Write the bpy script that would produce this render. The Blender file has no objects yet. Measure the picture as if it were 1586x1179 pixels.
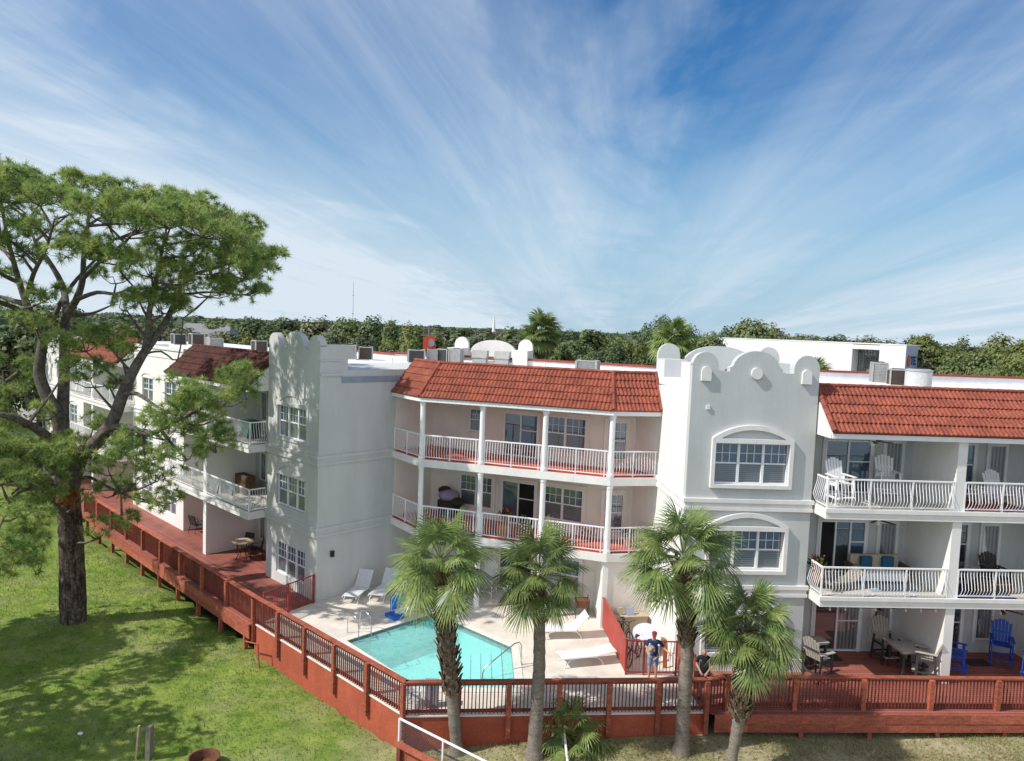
import bpy, bmesh, math, random
import numpy as np
from mathutils import Vector, Matrix
rad = math.radians
scene = bpy.context.scene
COL = scene.collection
PI = math.pi

# ------------------------------------------------------------------ helpers
WL = {}            # world location of every Empty while its parts are being made


class MB:
    """collects shapes; build() links them as ONE mesh object"""
    def __init__(self):
        self.v = []; self.f = []

    def add(self, vs, fs):
        o = len(self.v)
        self.v.extend([tuple(p) for p in vs])
        self.f.extend([tuple(i + o for i in q) for q in fs])
        return self

    def hexa(self, p):     # p: 4 bottom + 4 top corners
        return self.add(p, [(0, 1, 2, 3), (4, 5, 6, 7), (0, 1, 5, 4), (1, 2, 6, 5), (2, 3, 7, 6), (3, 0, 4, 7)])

    def box(self, F, s0, s1, t0, t1, z0, z1):
        return self.hexa([F(s0, t0, z0), F(s1, t0, z0), F(s1, t1, z0), F(s0, t1, z0),
                          F(s0, t0, z1), F(s1, t0, z1), F(s1, t1, z1), F(s0, t1, z1)])

    def prism(self, F, poly, t0, t1):      # poly in (s, z), pushed along t
        n = len(poly)
        vs = [F(s, t0, z) for s, z in poly] + [F(s, t1, z) for s, z in poly]
        fs = [tuple(range(n)), tuple(range(n, 2 * n))] + [(i, (i + 1) % n, n + (i + 1) % n, n + i) for i in range(n)]
        return self.add(vs, fs)

    def plate(self, poly, z0, z1, F=None):  # poly in plan
        F = F or W_
        n = len(poly)
        vs = [F(s, t, z0) for s, t in poly] + [F(s, t, z1) for s, t in poly]
        fs = [tuple(range(n)), tuple(range(n, 2 * n))] + [(i, (i + 1) % n, n + (i + 1) % n, n + i) for i in range(n)]
        return self.add(vs, fs)

    def bar(self, a, b, w, h=None, up=(0, 0, 1)):    # rectangular bar from a to b
        h = h or w
        a = Vector(a); b = Vector(b); d = (b - a).normalized(); up = Vector(up)
        if abs(d.dot(up)) > .95: up = Vector((1, 0, 0)) if abs(d.x) < .9 else Vector((0, 1, 0))
        x = d.cross(up).normalized() * w / 2; y = x.cross(d).normalized() * h / 2
        c = [-x - y, x - y, x + y, -x + y]
        return self.hexa([a + q for q in c] + [b + q for q in c])

    def tube(self, pts, r, n=6, caps=True):
        pts = [Vector(p) for p in pts]
        rs = r if isinstance(r, (list, tuple)) else [r] * len(pts)
        vs = []; ref = None
        for i, p in enumerate(pts):
            d = (pts[min(i + 1, len(pts) - 1)] - pts[max(i - 1, 0)]).normalized()
            if ref is None:
                ref = d.cross(Vector((0, 0, 1)) if abs(d.z) < .9 else Vector((1, 0, 0))).normalized()
            x = (ref - d * ref.dot(d)).normalized(); ref = x; y = d.cross(x)
            for k in range(n):
                a = 2 * PI * k / n
                vs.append(p + (x * math.cos(a) + y * math.sin(a)) * rs[i])
        fs = []
        for i in range(len(pts) - 1):
            for k in range(n):
                k2 = (k + 1) % n
                fs.append((i * n + k, i * n + k2, (i + 1) * n + k2, (i + 1) * n + k))
        if caps:
            fs.append(tuple(range(n))); m = (len(pts) - 1) * n
            fs.append(tuple(range(m, m + n)))
        return self.add(vs, fs)

    def lathe(self, c, prof, n=16):     # prof: (r, z)
        c = Vector(c); vs = []
        for r, z in prof:
            for k in range(n):
                a = 2 * PI * k / n
                vs.append(c + Vector((r * math.cos(a), r * math.sin(a), z)))
        fs = []
        for i in range(len(prof) - 1):
            for k in range(n):
                k2 = (k + 1) % n
                fs.append((i * n + k, i * n + k2, (i + 1) * n + k2, (i + 1) * n + k))
        fs.append(tuple(range(n))); m = (len(prof) - 1) * n
        fs.append(tuple(range(m, m + n)))
        return self.add(vs, fs)

    def blob(self, c, rx, ry, rz, n=10, m=7):
        c = Vector(c); prof = []
        vs = []
        for i in range(m + 1):
            p = PI * i / m
            for k in range(n):
                a = 2 * PI * k / n
                vs.append(c + Vector((rx * math.sin(p) * math.cos(a), ry * math.sin(p) * math.sin(a), rz * math.cos(p))))
        fs = [(i * n + k, i * n + (k + 1) % n, (i + 1) * n + (k + 1) % n, (i + 1) * n + k) for i in range(m) for k in range(n)]
        return self.add(vs, fs)

    def build(self, name, m, parent=None, label=None, smooth=False, fix=True, bevel=0):
        vs = np.array(self.v, dtype=float)
        if parent is not None:
            org = np.array(WL[parent.name])
        else:
            lo, hi = vs.min(0), vs.max(0)
            org = np.array([(lo[0] + hi[0]) / 2, (lo[1] + hi[1]) / 2, lo[2]])
        me = bpy.data.meshes.new(name)
        me.from_pydata([tuple(p) for p in vs - org], [], self.f)
        if fix:
            bm = bmesh.new(); bm.from_mesh(me)
            bmesh.ops.recalc_face_normals(bm, faces=bm.faces)
            bm.to_mesh(me); bm.free()
        me.materials.append(m)
        if smooth:
            me.polygons.foreach_set('use_smooth', [True] * len(me.polygons))
            try: me.set_sharp_from_angle(angle=rad(50))
            except Exception: pass
        o = bpy.data.objects.new(name, me); COL.objects.link(o)
        if parent is not None:
            o.parent = parent; WL[o.name] = WL[parent.name]
        else:
            o.location = org; WL[o.name] = tuple(org)
        if bevel:
            b = o.modifiers.new('bevel', 'BEVEL'); b.width = bevel; b.segments = 2; b.limit_method = 'ANGLE'
        if label: o['label'] = label
        return o


def W_(x, y, z): return (x, y, z)


def tag(o, label=None, cat=None, group=None, kind=None):
    if label: o['label'] = label
    if cat: o['category'] = cat
    if group: o['group'] = group
    if kind: o['kind'] = kind
    return o


def empty(name, loc=(0, 0, 0), label=None, cat=None, group=None):
    o = bpy.data.objects.new(name, None); COL.objects.link(o)
    o.location = loc; o.empty_display_size = .2
    WL[o.name] = tuple(loc)
    return tag(o, label, cat, group)


def children(o): return [c for c in bpy.data.objects if c.parent == o]


def copy_tree(o, label=None, group=None):
    kids = {}
    for c in COL.objects:
        if c.parent: kids.setdefault(c.parent.name, []).append(c)

    def rec(q, par):
        c = q.copy(); COL.objects.link(c); c.parent = par
        for k in kids.get(q.name, []): rec(k, c)
        return c
    r = rec(o, None)
    if label: r['label'] = label
    if group: r['group'] = group
    return r


def place(o, x, y, z, rz=0, s=1):
    o.location = (x, y, z); o.rotation_euler = (0, 0, rad(rz)); o.scale = (s, s, s)
    return o


def frame(O, sdir, tdir):
    def F(s, t, z): return (O[0] + s * sdir[0] + t * tdir[0], O[1] + s * sdir[1] + t * tdir[1], z)
    return F


def hd(a): return (math.cos(rad(a)), math.sin(rad(a)))


# ------------------------------------------------------------------ materials
def nd(nt, typ, loc=(0, 0), **kw):
    n = nt.nodes.new(typ); n.location = loc
    for k, v in kw.items(): setattr(n, k, v)
    return n


def mat(name, c1, c2=None, scale=3.0, rough=.7, bump=0.0, bscale=60.0, spec=.3, metal=0.0, detail=5, stretch=None,
        fine=0.0, lo=.35, hi=.65, objrand=0.0, streaks=0.0):
    """base colour wanders between c1 and c2 with a noise; optional fine bump"""
    m = bpy.data.materials.new(name); m.use_nodes = True
    nt = m.node_tree; b = nt.nodes['Principled BSDF']
    b.inputs['Roughness'].default_value = rough
    b.inputs['Specular IOR Level'].default_value = spec
    b.inputs['Metallic'].default_value = metal
    c2 = c2 or tuple(x * .85 for x in c1)
    tc = nd(nt, 'ShaderNodeTexCoord')
    src = tc.outputs['Object']
    if stretch:
        mp = nd(nt, 'ShaderNodeMapping'); mp.inputs['Scale'].default_value = stretch
        nt.links.new(src, mp.inputs['Vector']); src = mp.outputs['Vector']
    n1 = nd(nt, 'ShaderNodeTexNoise'); n1.inputs['Scale'].default_value = scale; n1.inputs['Detail'].default_value = detail
    n1.inputs['Roughness'].default_value = .65
    nt.links.new(src, n1.inputs['Vector'])
    cr = nd(nt, 'ShaderNodeValToRGB')
    cr.color_ramp.elements[0].position = lo; cr.color_ramp.elements[1].position = hi
    cr.color_ramp.elements[0].color = (*c1, 1); cr.color_ramp.elements[1].color = (*c2, 1)
    nt.links.new(n1.outputs['Fac'], cr.inputs['Fac'])
    out = cr.outputs['Color']
    if fine:
        n3 = nd(nt, 'ShaderNodeTexNoise'); n3.inputs['Scale'].default_value = bscale; n3.inputs['Detail'].default_value = 3
        nt.links.new(tc.outputs['Object'], n3.inputs['Vector'])
        mr = nd(nt, 'ShaderNodeMapRange'); mr.inputs['From Min'].default_value = .3; mr.inputs['From Max'].default_value = .7
        mr.inputs['To Min'].default_value = 1 - fine; mr.inputs['To Max'].default_value = 1 + fine
        nt.links.new(n3.outputs['Fac'], mr.inputs['Value'])
        mx = nd(nt, 'ShaderNodeVectorMath', operation='SCALE')
        nt.links.new(out, mx.inputs[0]); nt.links.new(mr.outputs['Result'], mx.inputs['Scale'])
        out = mx.outputs['Vector']
    if streaks:
        mp2 = nd(nt, 'ShaderNodeMapping'); mp2.inputs['Scale'].default_value = (.75, .75, .13); nt.links.new(tc.outputs['Object'], mp2.inputs['Vector'])
        n4 = nd(nt, 'ShaderNodeTexNoise'); n4.inputs['Scale'].default_value = 1.6; n4.inputs['Detail'].default_value = 6; n4.inputs['Roughness'].default_value = .7
        nt.links.new(mp2.outputs['Vector'], n4.inputs['Vector'])
        mr = nd(nt, 'ShaderNodeMapRange'); mr.inputs['From Min'].default_value = .48; mr.inputs['From Max'].default_value = .74; mr.inputs['To Max'].default_value = streaks
        nt.links.new(n4.outputs['Fac'], mr.inputs['Value'])
        mx = nd(nt, 'ShaderNodeMix', data_type='RGBA'); nt.links.new(mr.outputs['Result'], mx.inputs['Factor'])
        nt.links.new(out, mx.inputs['A']); mx.inputs['B'].default_value = (c1[0] * .55, c1[1] * .54, c1[2] * .50, 1); out = mx.outputs['Result']
    if objrand:
        oi = nd(nt, 'ShaderNodeObjectInfo')
        mr = nd(nt, 'ShaderNodeMapRange'); mr.inputs['To Min'].default_value = 1 - objrand; mr.inputs['To Max'].default_value = 1 + objrand
        nt.links.new(oi.outputs['Random'], mr.inputs['Value'])
        mx = nd(nt, 'ShaderNodeVectorMath', operation='SCALE')
        nt.links.new(out, mx.inputs[0]); nt.links.new(mr.outputs['Result'], mx.inputs['Scale'])
        out = mx.outputs['Vector']
    nt.links.new(out, b.inputs['Base Color'])
    if bump:
        n2 = nd(nt, 'ShaderNodeTexNoise'); n2.inputs['Scale'].default_value = bscale; n2.inputs['Detail'].default_value = 4
        nt.links.new(src if stretch else tc.outputs['Object'], n2.inputs['Vector'])
        bp = nd(nt, 'ShaderNodeBump'); bp.inputs['Strength'].default_value = bump; bp.inputs['Distance'].default_value = .02
        nt.links.new(n2.outputs['Fac'], bp.inputs['Height']); nt.links.new(bp.outputs['Normal'], b.inputs['Normal'])
    return m


def leafmat(name, cols, scale=1.2, trans=.25, rough=.55, haze=0.0):
    """foliage: light and dark clumps, some light passing through the leaves"""
    m = mat(name, cols[0], cols[1], scale=scale, rough=rough, spec=.25, lo=.38, hi=.62, detail=6, objrand=.22, fine=.35, bscale=9)
    nt = m.node_tree; b = nt.nodes['Principled BSDF']
    tr = nd(nt, 'ShaderNodeBsdfTranslucent'); mx = nd(nt, 'ShaderNodeMixShader'); mx.inputs[0].default_value = trans
    src = b.inputs['Base Color'].links[0].from_socket
    nt.links.new(src, tr.inputs['Color'])
    out = nt.nodes['Material Output']
    nt.links.new(b.outputs[0], mx.inputs[1]); nt.links.new(tr.outputs[0], mx.inputs[2]); nt.links.new(mx.outputs[0], out.inputs['Surface'])
    return m


def glassmat(name, base, refl=.3, blinds=None, rough=.03, curtain=None):
    m = bpy.data.materials.new(name); m.use_nodes = True
    nt = m.node_tree; b = nt.nodes['Principled BSDF']
    b.inputs['Base Color'].default_value = (*base, 1); b.inputs['Roughness'].default_value = .6
    tc = nd(nt, 'ShaderNodeTexCoord')
    nz = nd(nt, 'ShaderNodeTexNoise'); nz.inputs['Scale'].default_value = 1.7; nz.inputs['Detail'].default_value = 4
    nt.links.new(tc.outputs['Object'], nz.inputs['Vector'])
    cr = nd(nt, 'ShaderNodeValToRGB'); cr.color_ramp.elements[0].position = .35; cr.color_ramp.elements[1].position = .68
    cr.color_ramp.elements[0].color = (*[x * .45 for x in base], 1); cr.color_ramp.elements[1].color = (*base, 1)
    nt.links.new(nz.outputs['Fac'], cr.inputs['Fac']); src = cr.outputs['Color']
    if blinds:
        wv = nd(nt, 'ShaderNodeTexWave', wave_type='BANDS', bands_direction='Z' if curtain is None else 'X')
        wv.inputs['Scale'].default_value = 4.5 if curtain is None else 2.2; wv.inputs['Distortion'].default_value = .3
        nt.links.new(tc.outputs['Object'], wv.inputs['Vector'])
        mx = nd(nt, 'ShaderNodeMix', data_type='RGBA')
        nt.links.new(wv.outputs['Fac'], mx.inputs['Factor']); nt.links.new(src, mx.inputs['A']); mx.inputs['B'].default_value = (*blinds, 1)
        src = mx.outputs['Result']
    nt.links.new(src, b.inputs['Base Color'])
    g = nd(nt, 'ShaderNodeBsdfGlossy'); g.inputs['Roughness'].default_value = rough; g.inputs['Color'].default_value = (.85, .93, 1, 1)
    # old panes are never quite flat
    bz = nd(nt, 'ShaderNodeTexNoise'); bz.inputs['Scale'].default_value = .8
    nt.links.new(tc.outputs['Object'], bz.inputs['Vector'])
    bp = nd(nt, 'ShaderNodeBump'); bp.inputs['Strength'].default_value = .25; bp.inputs['Distance'].default_value = .03
    nt.links.new(bz.outputs['Fac'], bp.inputs['Height']); nt.links.new(bp.outputs['Normal'], g.inputs['Normal'])
    lw = nd(nt, 'ShaderNodeFresnel'); lw.inputs['IOR'].default_value = 1.5
    ad = nd(nt, 'ShaderNodeMath', operation='ADD'); ad.inputs[1].default_value = refl; ad.use_clamp = True
    nt.links.new(lw.outputs[0], ad.inputs[0])
    mx = nd(nt, 'ShaderNodeMixShader'); out = nt.nodes['Material Output']
    nt.links.new(ad.outputs[0], mx.inputs[0]); nt.links.new(b.outputs[0], mx.inputs[1]); nt.links.new(g.outputs[0], mx.inputs[2])
    nt.links.new(mx.outputs[0], out.inputs['Surface'])
    return m


def plankmat(name, c1, c2, width=.14, ang=0.0, gap=.16):
    """boards: dark gaps every `width`, tone changing from board to board"""
    m = bpy.data.materials.new(name); m.use_nodes = True
    nt = m.node_tree; b = nt.nodes['Principled BSDF']; b.inputs['Roughness'].default_value = .7
    tc = nd(nt, 'ShaderNodeTexCoord'); mp = nd(nt, 'ShaderNodeMapping'); mp.inputs['Rotation'].default_value = (0, 0, rad(ang))
    nt.links.new(tc.outputs['Object'], mp.inputs['Vector'])
    sx = nd(nt, 'ShaderNodeSeparateXYZ'); nt.links.new(mp.outputs['Vector'], sx.inputs[0])
    dv = nd(nt, 'ShaderNodeMath', operation='DIVIDE'); dv.inputs[1].default_value = width; nt.links.new(sx.outputs['Y'], dv.inputs[0])
    fl = nd(nt, 'ShaderNodeMath', operation='FLOOR'); nt.links.new(dv.outputs[0], fl.inputs[0])
    fr = nd(nt, 'ShaderNodeMath', operation='FRACT'); nt.links.new(dv.outputs[0], fr.inputs[0])
    wn = nd(nt, 'ShaderNodeTexWhiteNoise', noise_dimensions='1D'); nt.links.new(fl.outputs[0], wn.inputs['W'])
    nz = nd(nt, 'ShaderNodeTexNoise'); nz.inputs['Scale'].default_value = 1.4; nz.inputs['Detail'].default_value = 8
    nt.links.new(mp.outputs['Vector'], nz.inputs['Vector'])
    av = nd(nt, 'ShaderNodeMath', operation='MULTIPLY_ADD'); av.inputs[1].default_value = .35
    nt.links.new(wn.outputs['Value'], av.inputs[0]); nt.links.new(nz.outputs['Fac'], av.inputs[2])
    cr = nd(nt, 'ShaderNodeValToRGB'); cr.color_ramp.elements[0].position = .35; cr.color_ramp.elements[1].position = .95
    cr.color_ramp.elements[0].color = (*c1, 1); cr.color_ramp.elements[1].color = (*c2, 1)
    nt.links.new(av.outputs[0], cr.inputs['Fac'])
    lt = nd(nt, 'ShaderNodeMath', operation='LESS_THAN'); lt.inputs[1].default_value = gap; nt.links.new(fr.outputs[0], lt.inputs[0])
    mx = nd(nt, 'ShaderNodeMix', data_type='RGBA'); mx.inputs['B'].default_value = (c1[0] * .25, c1[1] * .25, c1[2] * .25, 1)
    nt.links.new(lt.outputs[0], mx.inputs['Factor']); nt.links.new(cr.outputs['Color'], mx.inputs['A'])
    nt.links.new(mx.outputs['Result'], b.inputs['Base Color'])
    return m


M = {}
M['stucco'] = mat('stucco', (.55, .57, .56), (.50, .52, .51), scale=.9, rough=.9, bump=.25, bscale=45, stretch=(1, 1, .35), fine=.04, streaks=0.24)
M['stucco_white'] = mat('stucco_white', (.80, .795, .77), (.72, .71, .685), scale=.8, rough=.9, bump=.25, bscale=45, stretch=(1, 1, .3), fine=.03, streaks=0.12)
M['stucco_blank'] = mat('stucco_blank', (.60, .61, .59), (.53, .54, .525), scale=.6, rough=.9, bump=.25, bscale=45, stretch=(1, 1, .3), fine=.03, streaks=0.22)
M['stucco_beige'] = mat('stucco_beige', (.80, .75, .685), (.73, .685, .625), scale=1.2, rough=.9, bump=.2, bscale=45, fine=.03, streaks=0.12)
M['trim'] = mat('trim_paint', (.78, .77, .75), (.71, .70, .68), scale=2, rough=.7, fine=.03, streaks=0.22)
M['white'] = mat('white_paint', (.82, .82, .82), (.75, .76, .77), scale=4, rough=.5)
M['rail'] = mat('rail_paint', (.84, .84, .85), (.78, .78, .80), scale=4, rough=.4)
M['roof_white'] = mat('roof_membrane', (.80, .80, .81), (.66, .66, .67), scale=.35, rough=.8, fine=.05, bscale=5)
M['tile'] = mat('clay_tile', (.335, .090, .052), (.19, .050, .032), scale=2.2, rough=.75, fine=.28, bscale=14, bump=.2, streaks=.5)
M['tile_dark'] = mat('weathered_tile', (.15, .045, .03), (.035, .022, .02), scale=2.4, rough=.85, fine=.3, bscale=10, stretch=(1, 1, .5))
M['coping'] = mat('red_coping', (.33, .075, .045), (.24, .06, .04), scale=2, rough=.8)
M['deck'] = plankmat('deck_boards', (.21, .066, .050), (.39, .125, .09), width=.14, ang=-3.6)
M['deck_left'] = plankmat('deck_boards_left', (.21, .066, .050), (.39, .125, .09), width=.14, ang=-136)
M['balcony_floor'] = mat('balcony_floor', (.52, .115, .075), (.42, .09, .06), scale=2, rough=.8)
M['balcony_pale'] = mat('balcony_pale', (.55, .52, .47), (.47, .44, .40), scale=2, rough=.8)
M['redwood'] = mat('red_stained_wood', (.41, .118, .068), (.25, .066, .042), scale=3, rough=.7, stretch=(1, 1, 4), fine=.25, bscale=18, bump=.2, objrand=.2)
M['redwood_dk'] = mat('red_baluster_wood', (.22, .055, .036), (.13, .032, .022), scale=4, rough=.75, fine=.2)
M['redwall'] = mat('red_retaining_wall', (.42, .10, .052), (.32, .074, .042), scale=.8, rough=.85, fine=.1, bscale=12, bump=.3, streaks=0.5)
M['redpanel'] = mat('red_panel_paint', (.42, .075, .055), (.35, .06, .045), scale=1.4, rough=.6)
M['redmetal'] = mat('red_metal_paint', (.33, .05, .045), (.26, .04, .036), scale=4, rough=.45)
M['concrete'] = mat('pool_concrete', (.72, .665, .585), (.56, .51, .44), scale=1.0, rough=.9, fine=.07, bscale=30)
M['coping_stone'] = mat('coping_stone', (.74, .70, .64), (.64, .60, .54), scale=3, rough=.85, fine=.06)
M['pooltile'] = mat('pool_tile', (.05, .12, .13), (.16, .24, .24), scale=16, rough=.3)
M['basin'] = mat('pool_plaster', (.62, .92, .88), (.56, .88, .84), scale=.8, rough=.8)
M['black'] = mat('black_metal', (.018, .018, .02), (.03, .03, .032), scale=8, rough=.4)
M['dark'] = mat('dark_wicker', (.05, .042, .038), (.03, .026, .024), scale=9, rough=.7)
M['steel'] = mat('stainless_steel', (.62, .62, .62), (.5, .5, .5), scale=6, rough=.22, metal=1.0)
M['galv'] = mat('galvanized_pipe', (.75, .76, .77), (.62, .63, .64), scale=6, rough=.4)
M['greywood'] = mat('grey_poly_lumber', (.43, .40, .36), (.35, .32, .285), scale=5, rough=.6)
M['greydark'] = mat('dark_poly_lumber', (.05, .052, .05), (.035, .037, .036), scale=5, rough=.6)
M['blue'] = mat('blue_poly_lumber', (.02, .085, .44), (.015, .06, .33), scale=5, rough=.5)
M['whitewood'] = mat('white_poly_lumber', (.80, .80, .80), (.72, .72, .73), scale=5, rough=.5)
M['strap_grey'] = mat('strap_vinyl', (.72, .73, .73), (.62, .63, .64), scale=6, rough=.6)
M['hoopblue'] = mat('blue_plastic', (.02, .20, .66), (.015, .15, .55), scale=5, rough=.35)
M['bark_pine'] = mat('pine_bark', (.135, .108, .085), (.04, .032, .027), scale=5.5, rough=.95, bump=1.0, bscale=9, stretch=(1.4, 1.4, .35), fine=.5, lo=.42, hi=.58)
M['bark_limb'] = mat('pine_limb_bark', (.17, .145, .12), (.07, .058, .05), scale=5, rough=.95, bump=.7, bscale=14, fine=.3)
M['bark_palm'] = mat('palm_trunk_bark', (.27, .235, .195), (.16, .135, .11), scale=6, rough=.95, bump=.7, bscale=20, stretch=(.6, .6, 3.5), fine=.2)
M['boots'] = mat('palm_boots', (.215, .15, .095), (.09, .062, .042), scale=6, rough=.9, fine=.4, bscale=20)
M['palm_leaf'] = leafmat('palm_leaf', ((.285, .345, .115), (.115, .185, .055)), scale=2.2, trans=.35, rough=.32)
M['palm_dead'] = leafmat('dead_palm_leaf', ((.28, .20, .11), (.16, .11, .06)), scale=3, trans=.15, rough=.8)
M['needle'] = leafmat('pine_needles', ((.47, .54, .17), (.19, .31, .085)), scale=1.3, trans=.42, rough=.5)
M['oak'] = leafmat('oak_leaf', ((.19, .225, .085), (.085, .125, .05)), scale=.45, trans=.2)
M['oak_dark'] = leafmat('dark_oak_leaf', ((.125, .17, .068), (.06, .095, .042)), scale=.45, trans=.2)
M['oak_yellow'] = leafmat('yellow_green_leaf', ((.24, .26, .08), (.12, .16, .05)), scale=.45, trans=.3)
M['oak_grey'] = leafmat('grey_green_leaf', ((.22, .225, .125), (.10, .115, .06)), scale=.5, trans=.2)
M['wood_grey'] = mat('weathered_wood', (.24, .21, .18), (.15, .13, .11), scale=6, rough=.9, stretch=(3, 3, .6), fine=.2)
M['ac'] = mat('ac_metal', (.42, .42, .40), (.34, .34, .33), scale=4, rough=.5)
M['ac_coil'] = mat('ac_coil', (.10, .10, .10), (.06, .06, .06), scale=30, rough=.6)
M['ac_brown'] = mat('ac_rusty_coil', (.13, .10, .08), (.07, .055, .05), scale=14, rough=.7)
M['skin_t'] = mat('skin_tone', (.52, .27, .19), (.46, .23, .16), scale=10, rough=.6)
M['navy'] = mat('navy_cloth', (.016, .05, .15), (.012, .035, .11), scale=8, rough=.85)
M['blackcloth'] = mat('black_cloth', (.016, .018, .022), (.01, .011, .014), scale=8, rough=.85)
M['denim'] = mat('denim', (.23, .30, .42), (.16, .22, .33), scale=12, rough=.85)
M['redcap'] = mat('red_cap_cloth', (.30, .03, .04), (.22, .02, .03), scale=10, rough=.8)
M['straw'] = mat('straw_weave', (.48, .40, .30), (.36, .29, .21), scale=20, rough=.85)
M['rust'] = mat('rusty_steel', (.20, .075, .035), (.10, .045, .03), scale=9, rough=.85)
M['chain'] = mat('chain_link_wire', (.22, .22, .23), (.15, .15, .155), scale=6, rough=.5)
M['asphalt'] = mat('asphalt', (.06, .06, .062), (.04, .04, .042), scale=3, rough=.9)
M['glass_upper'] = glassmat('glass_upper', (.02, .07, .14), refl=.11)
M['glass_blind'] = glassmat('glass_blind', (.07, .085, .10), refl=.09, blinds=(.15, .165, .18))
M['glass_drape'] = glassmat('glass_drape', (.10, .12, .12), refl=.16, blinds=(.24, .25, .25), curtain=1)
M['glass_dark'] = glassmat('glass_dark', (.018, .024, .028), refl=.15)
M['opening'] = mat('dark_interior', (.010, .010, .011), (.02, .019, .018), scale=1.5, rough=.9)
M['purple'] = mat('lilac_cover', (.36, .31, .42), (.26, .22, .31), scale=4, rough=.7)
M['teal'] = mat('teal_cushion', (.02, .11, .19), (.015, .08, .14), scale=6, rough=.9)
M['wicker'] = mat('brown_wicker', (.13, .085, .05), (.08, .05, .03), scale=14, rough=.8)
M['orange'] = mat('orange_paint', (.62, .085, .03), (.5, .07, .03), scale=5, rough=.6)
M['orangewood'] = mat('orange_wood', (.48, .18, .06), (.38, .14, .05), scale=6, rough=.6)
M['signblue'] = mat('blue_sign_paint', (.01, .03, .20), (.012, .04, .24), scale=5, rough=.5)
M['signred'] = mat('coral_sign_paint', (.55, .13, .085), (.45, .10, .07), scale=5, rough=.5)
M['greenplastic'] = mat('green_plastic', (.02, .09, .05), (.015, .065, .035), scale=6, rough=.5)
M['green_leaf'] = leafmat('pot_plant_leaf', ((.06, .15, .03), (.03, .08, .02)), scale=6)
M['flower'] = mat('red_flower', (.6, .03, .02), (.5, .02, .03), scale=8, rough=.7)
M['clay'] = mat('terracotta', (.40, .16, .08), (.33, .13, .07), scale=6, rough=.85)
M['greyshingle'] = mat('grey_shingle', (.25, .25, .25), (.18, .18, .185), scale=4, rough=.9, fine=.15)
M['bg_white'] = mat('far_white_wall', (.80, .80, .79), (.76, .76, .75), scale=.3, rough=.85)
M['bg_shade'] = mat('far_shade_tinted_wall', (.42, .48, .58), (.38, .44, .54), scale=.3, rough=.85)  # blue grey tint puts the white building's end wall shade into its colour
M['grass_blade'] = leafmat('grass_blades', ((.29, .38, .07), (.105, .185, .032)), scale=.6, trans=.35, rough=.6)
M['dry_blade'] = leafmat('dry_grass_blades', ((.42, .36, .19), (.24, .24, .10)), scale=.8, trans=.25, rough=.8)
M['carpaint'] = mat('car_paint', (.22, .24, .24), (.2, .22, .22), scale=2, rough=.25, spec=.6)
M['rubber'] = mat('rubber', (.015, .015, .016), (.022, .022, .022), scale=20, rough=.8)
M['bluegrey'] = mat('blue_grey_plastic', (.30, .34, .42), (.25, .29, .37), scale=3, rough=.6)

# ------------------------------------------------------------------ camera
H_CAM = 12.0
PIT, ROL = rad(4.1), rad(2.2)
cp, sp, cr_, sr = math.cos(PIT), math.sin(PIT), math.cos(ROL), math.sin(ROL)
right = Vector((cr_, sr * sp, sr * cp)); down = Vector((sr, -cr_ * sp, -cr_ * cp)); fwd = Vector((0, cp, -sp))
cam = bpy.data.cameras.new('camera'); cam_o = bpy.data.objects.new('camera', cam); COL.objects.link(cam_o)
cam.sensor_width = 36; cam.lens = 36 * 1140 / 1586; cam.clip_start = .1; cam.clip_end = 12000
mw = Matrix.Identity(4)
for i in range(3):
    mw[i][0] = right[i]; mw[i][1] = -down[i]; mw[i][2] = -fwd[i]
mw[2][3] = H_CAM
cam_o.matrix_world = mw
scene.camera = cam_o

# ------------------------------------------------------------------ light and sky
SUN_AZ, SUN_EL = 198.0, 46.0       # direction towards the sun, degrees from +X / above the horizon
sd = Vector((math.cos(rad(SUN_AZ)) * math.cos(rad(SUN_EL)), math.sin(rad(SUN_AZ)) * math.cos(rad(SUN_EL)), math.sin(rad(SUN_EL))))
sun = bpy.data.lights.new('sun', 'SUN'); sun.energy = 4.9; sun.angle = rad(.5); sun.color = (1, .955, .89)
sun_o = bpy.data.objects.new('sun', sun); COL.objects.link(sun_o)
sun_o.rotation_euler = sd.to_track_quat('Z', 'Y').to_euler(); sun_o.location = (0, 0, 60)

world = bpy.data.worlds.new('World'); scene.world = world; world.use_nodes = True
nt = world.node_tree; nt.nodes.clear()
sky = nd(nt, 'ShaderNodeTexSky'); sky.sky_type = 'NISHITA'; sky.sun_disc = False
sky.sun_elevation = rad(SUN_EL); sky.sun_rotation = rad(90 - SUN_AZ); sky.air_density = 1.15; sky.dust_density = .05; sky.ozone_density = 2.2
tc = nd(nt, 'ShaderNodeTexCoord')
sx = nd(nt, 'ShaderNodeSeparateXYZ'); nt.links.new(tc.outputs['Generated'], sx.inputs[0])


def math_n(op, a, b=None, c=None, clamp=False):
    n = nd(nt, 'ShaderNodeMath', operation=op); n.use_clamp = clamp
    for i, q in enumerate((a, b, c)):
        if q is None: continue
        if isinstance(q, (int, float)): n.inputs[i].default_value = q
        else: nt.links.new(q, n.inputs[i])
    return n.outputs[0]


zc = math_n('ADD', math_n('MAXIMUM', sx.outputs['Z'], 0.0), .055)
px = math_n('DIVIDE', sx.outputs['X'], zc); py = math_n('DIVIDE', sx.outputs['Y'], zc)
CLOUD_HEAD = 83.0; SKY_V = .78
ca, sa = math.cos(rad(CLOUD_HEAD)), math.sin(rad(CLOUD_HEAD))
along = math_n('ADD', math_n('MULTIPLY', px, ca), math_n('MULTIPLY', py, sa))
across = math_n('SUBTRACT', math_n('MULTIPLY', py, ca), math_n('MULTIPLY', px, sa))


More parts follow.
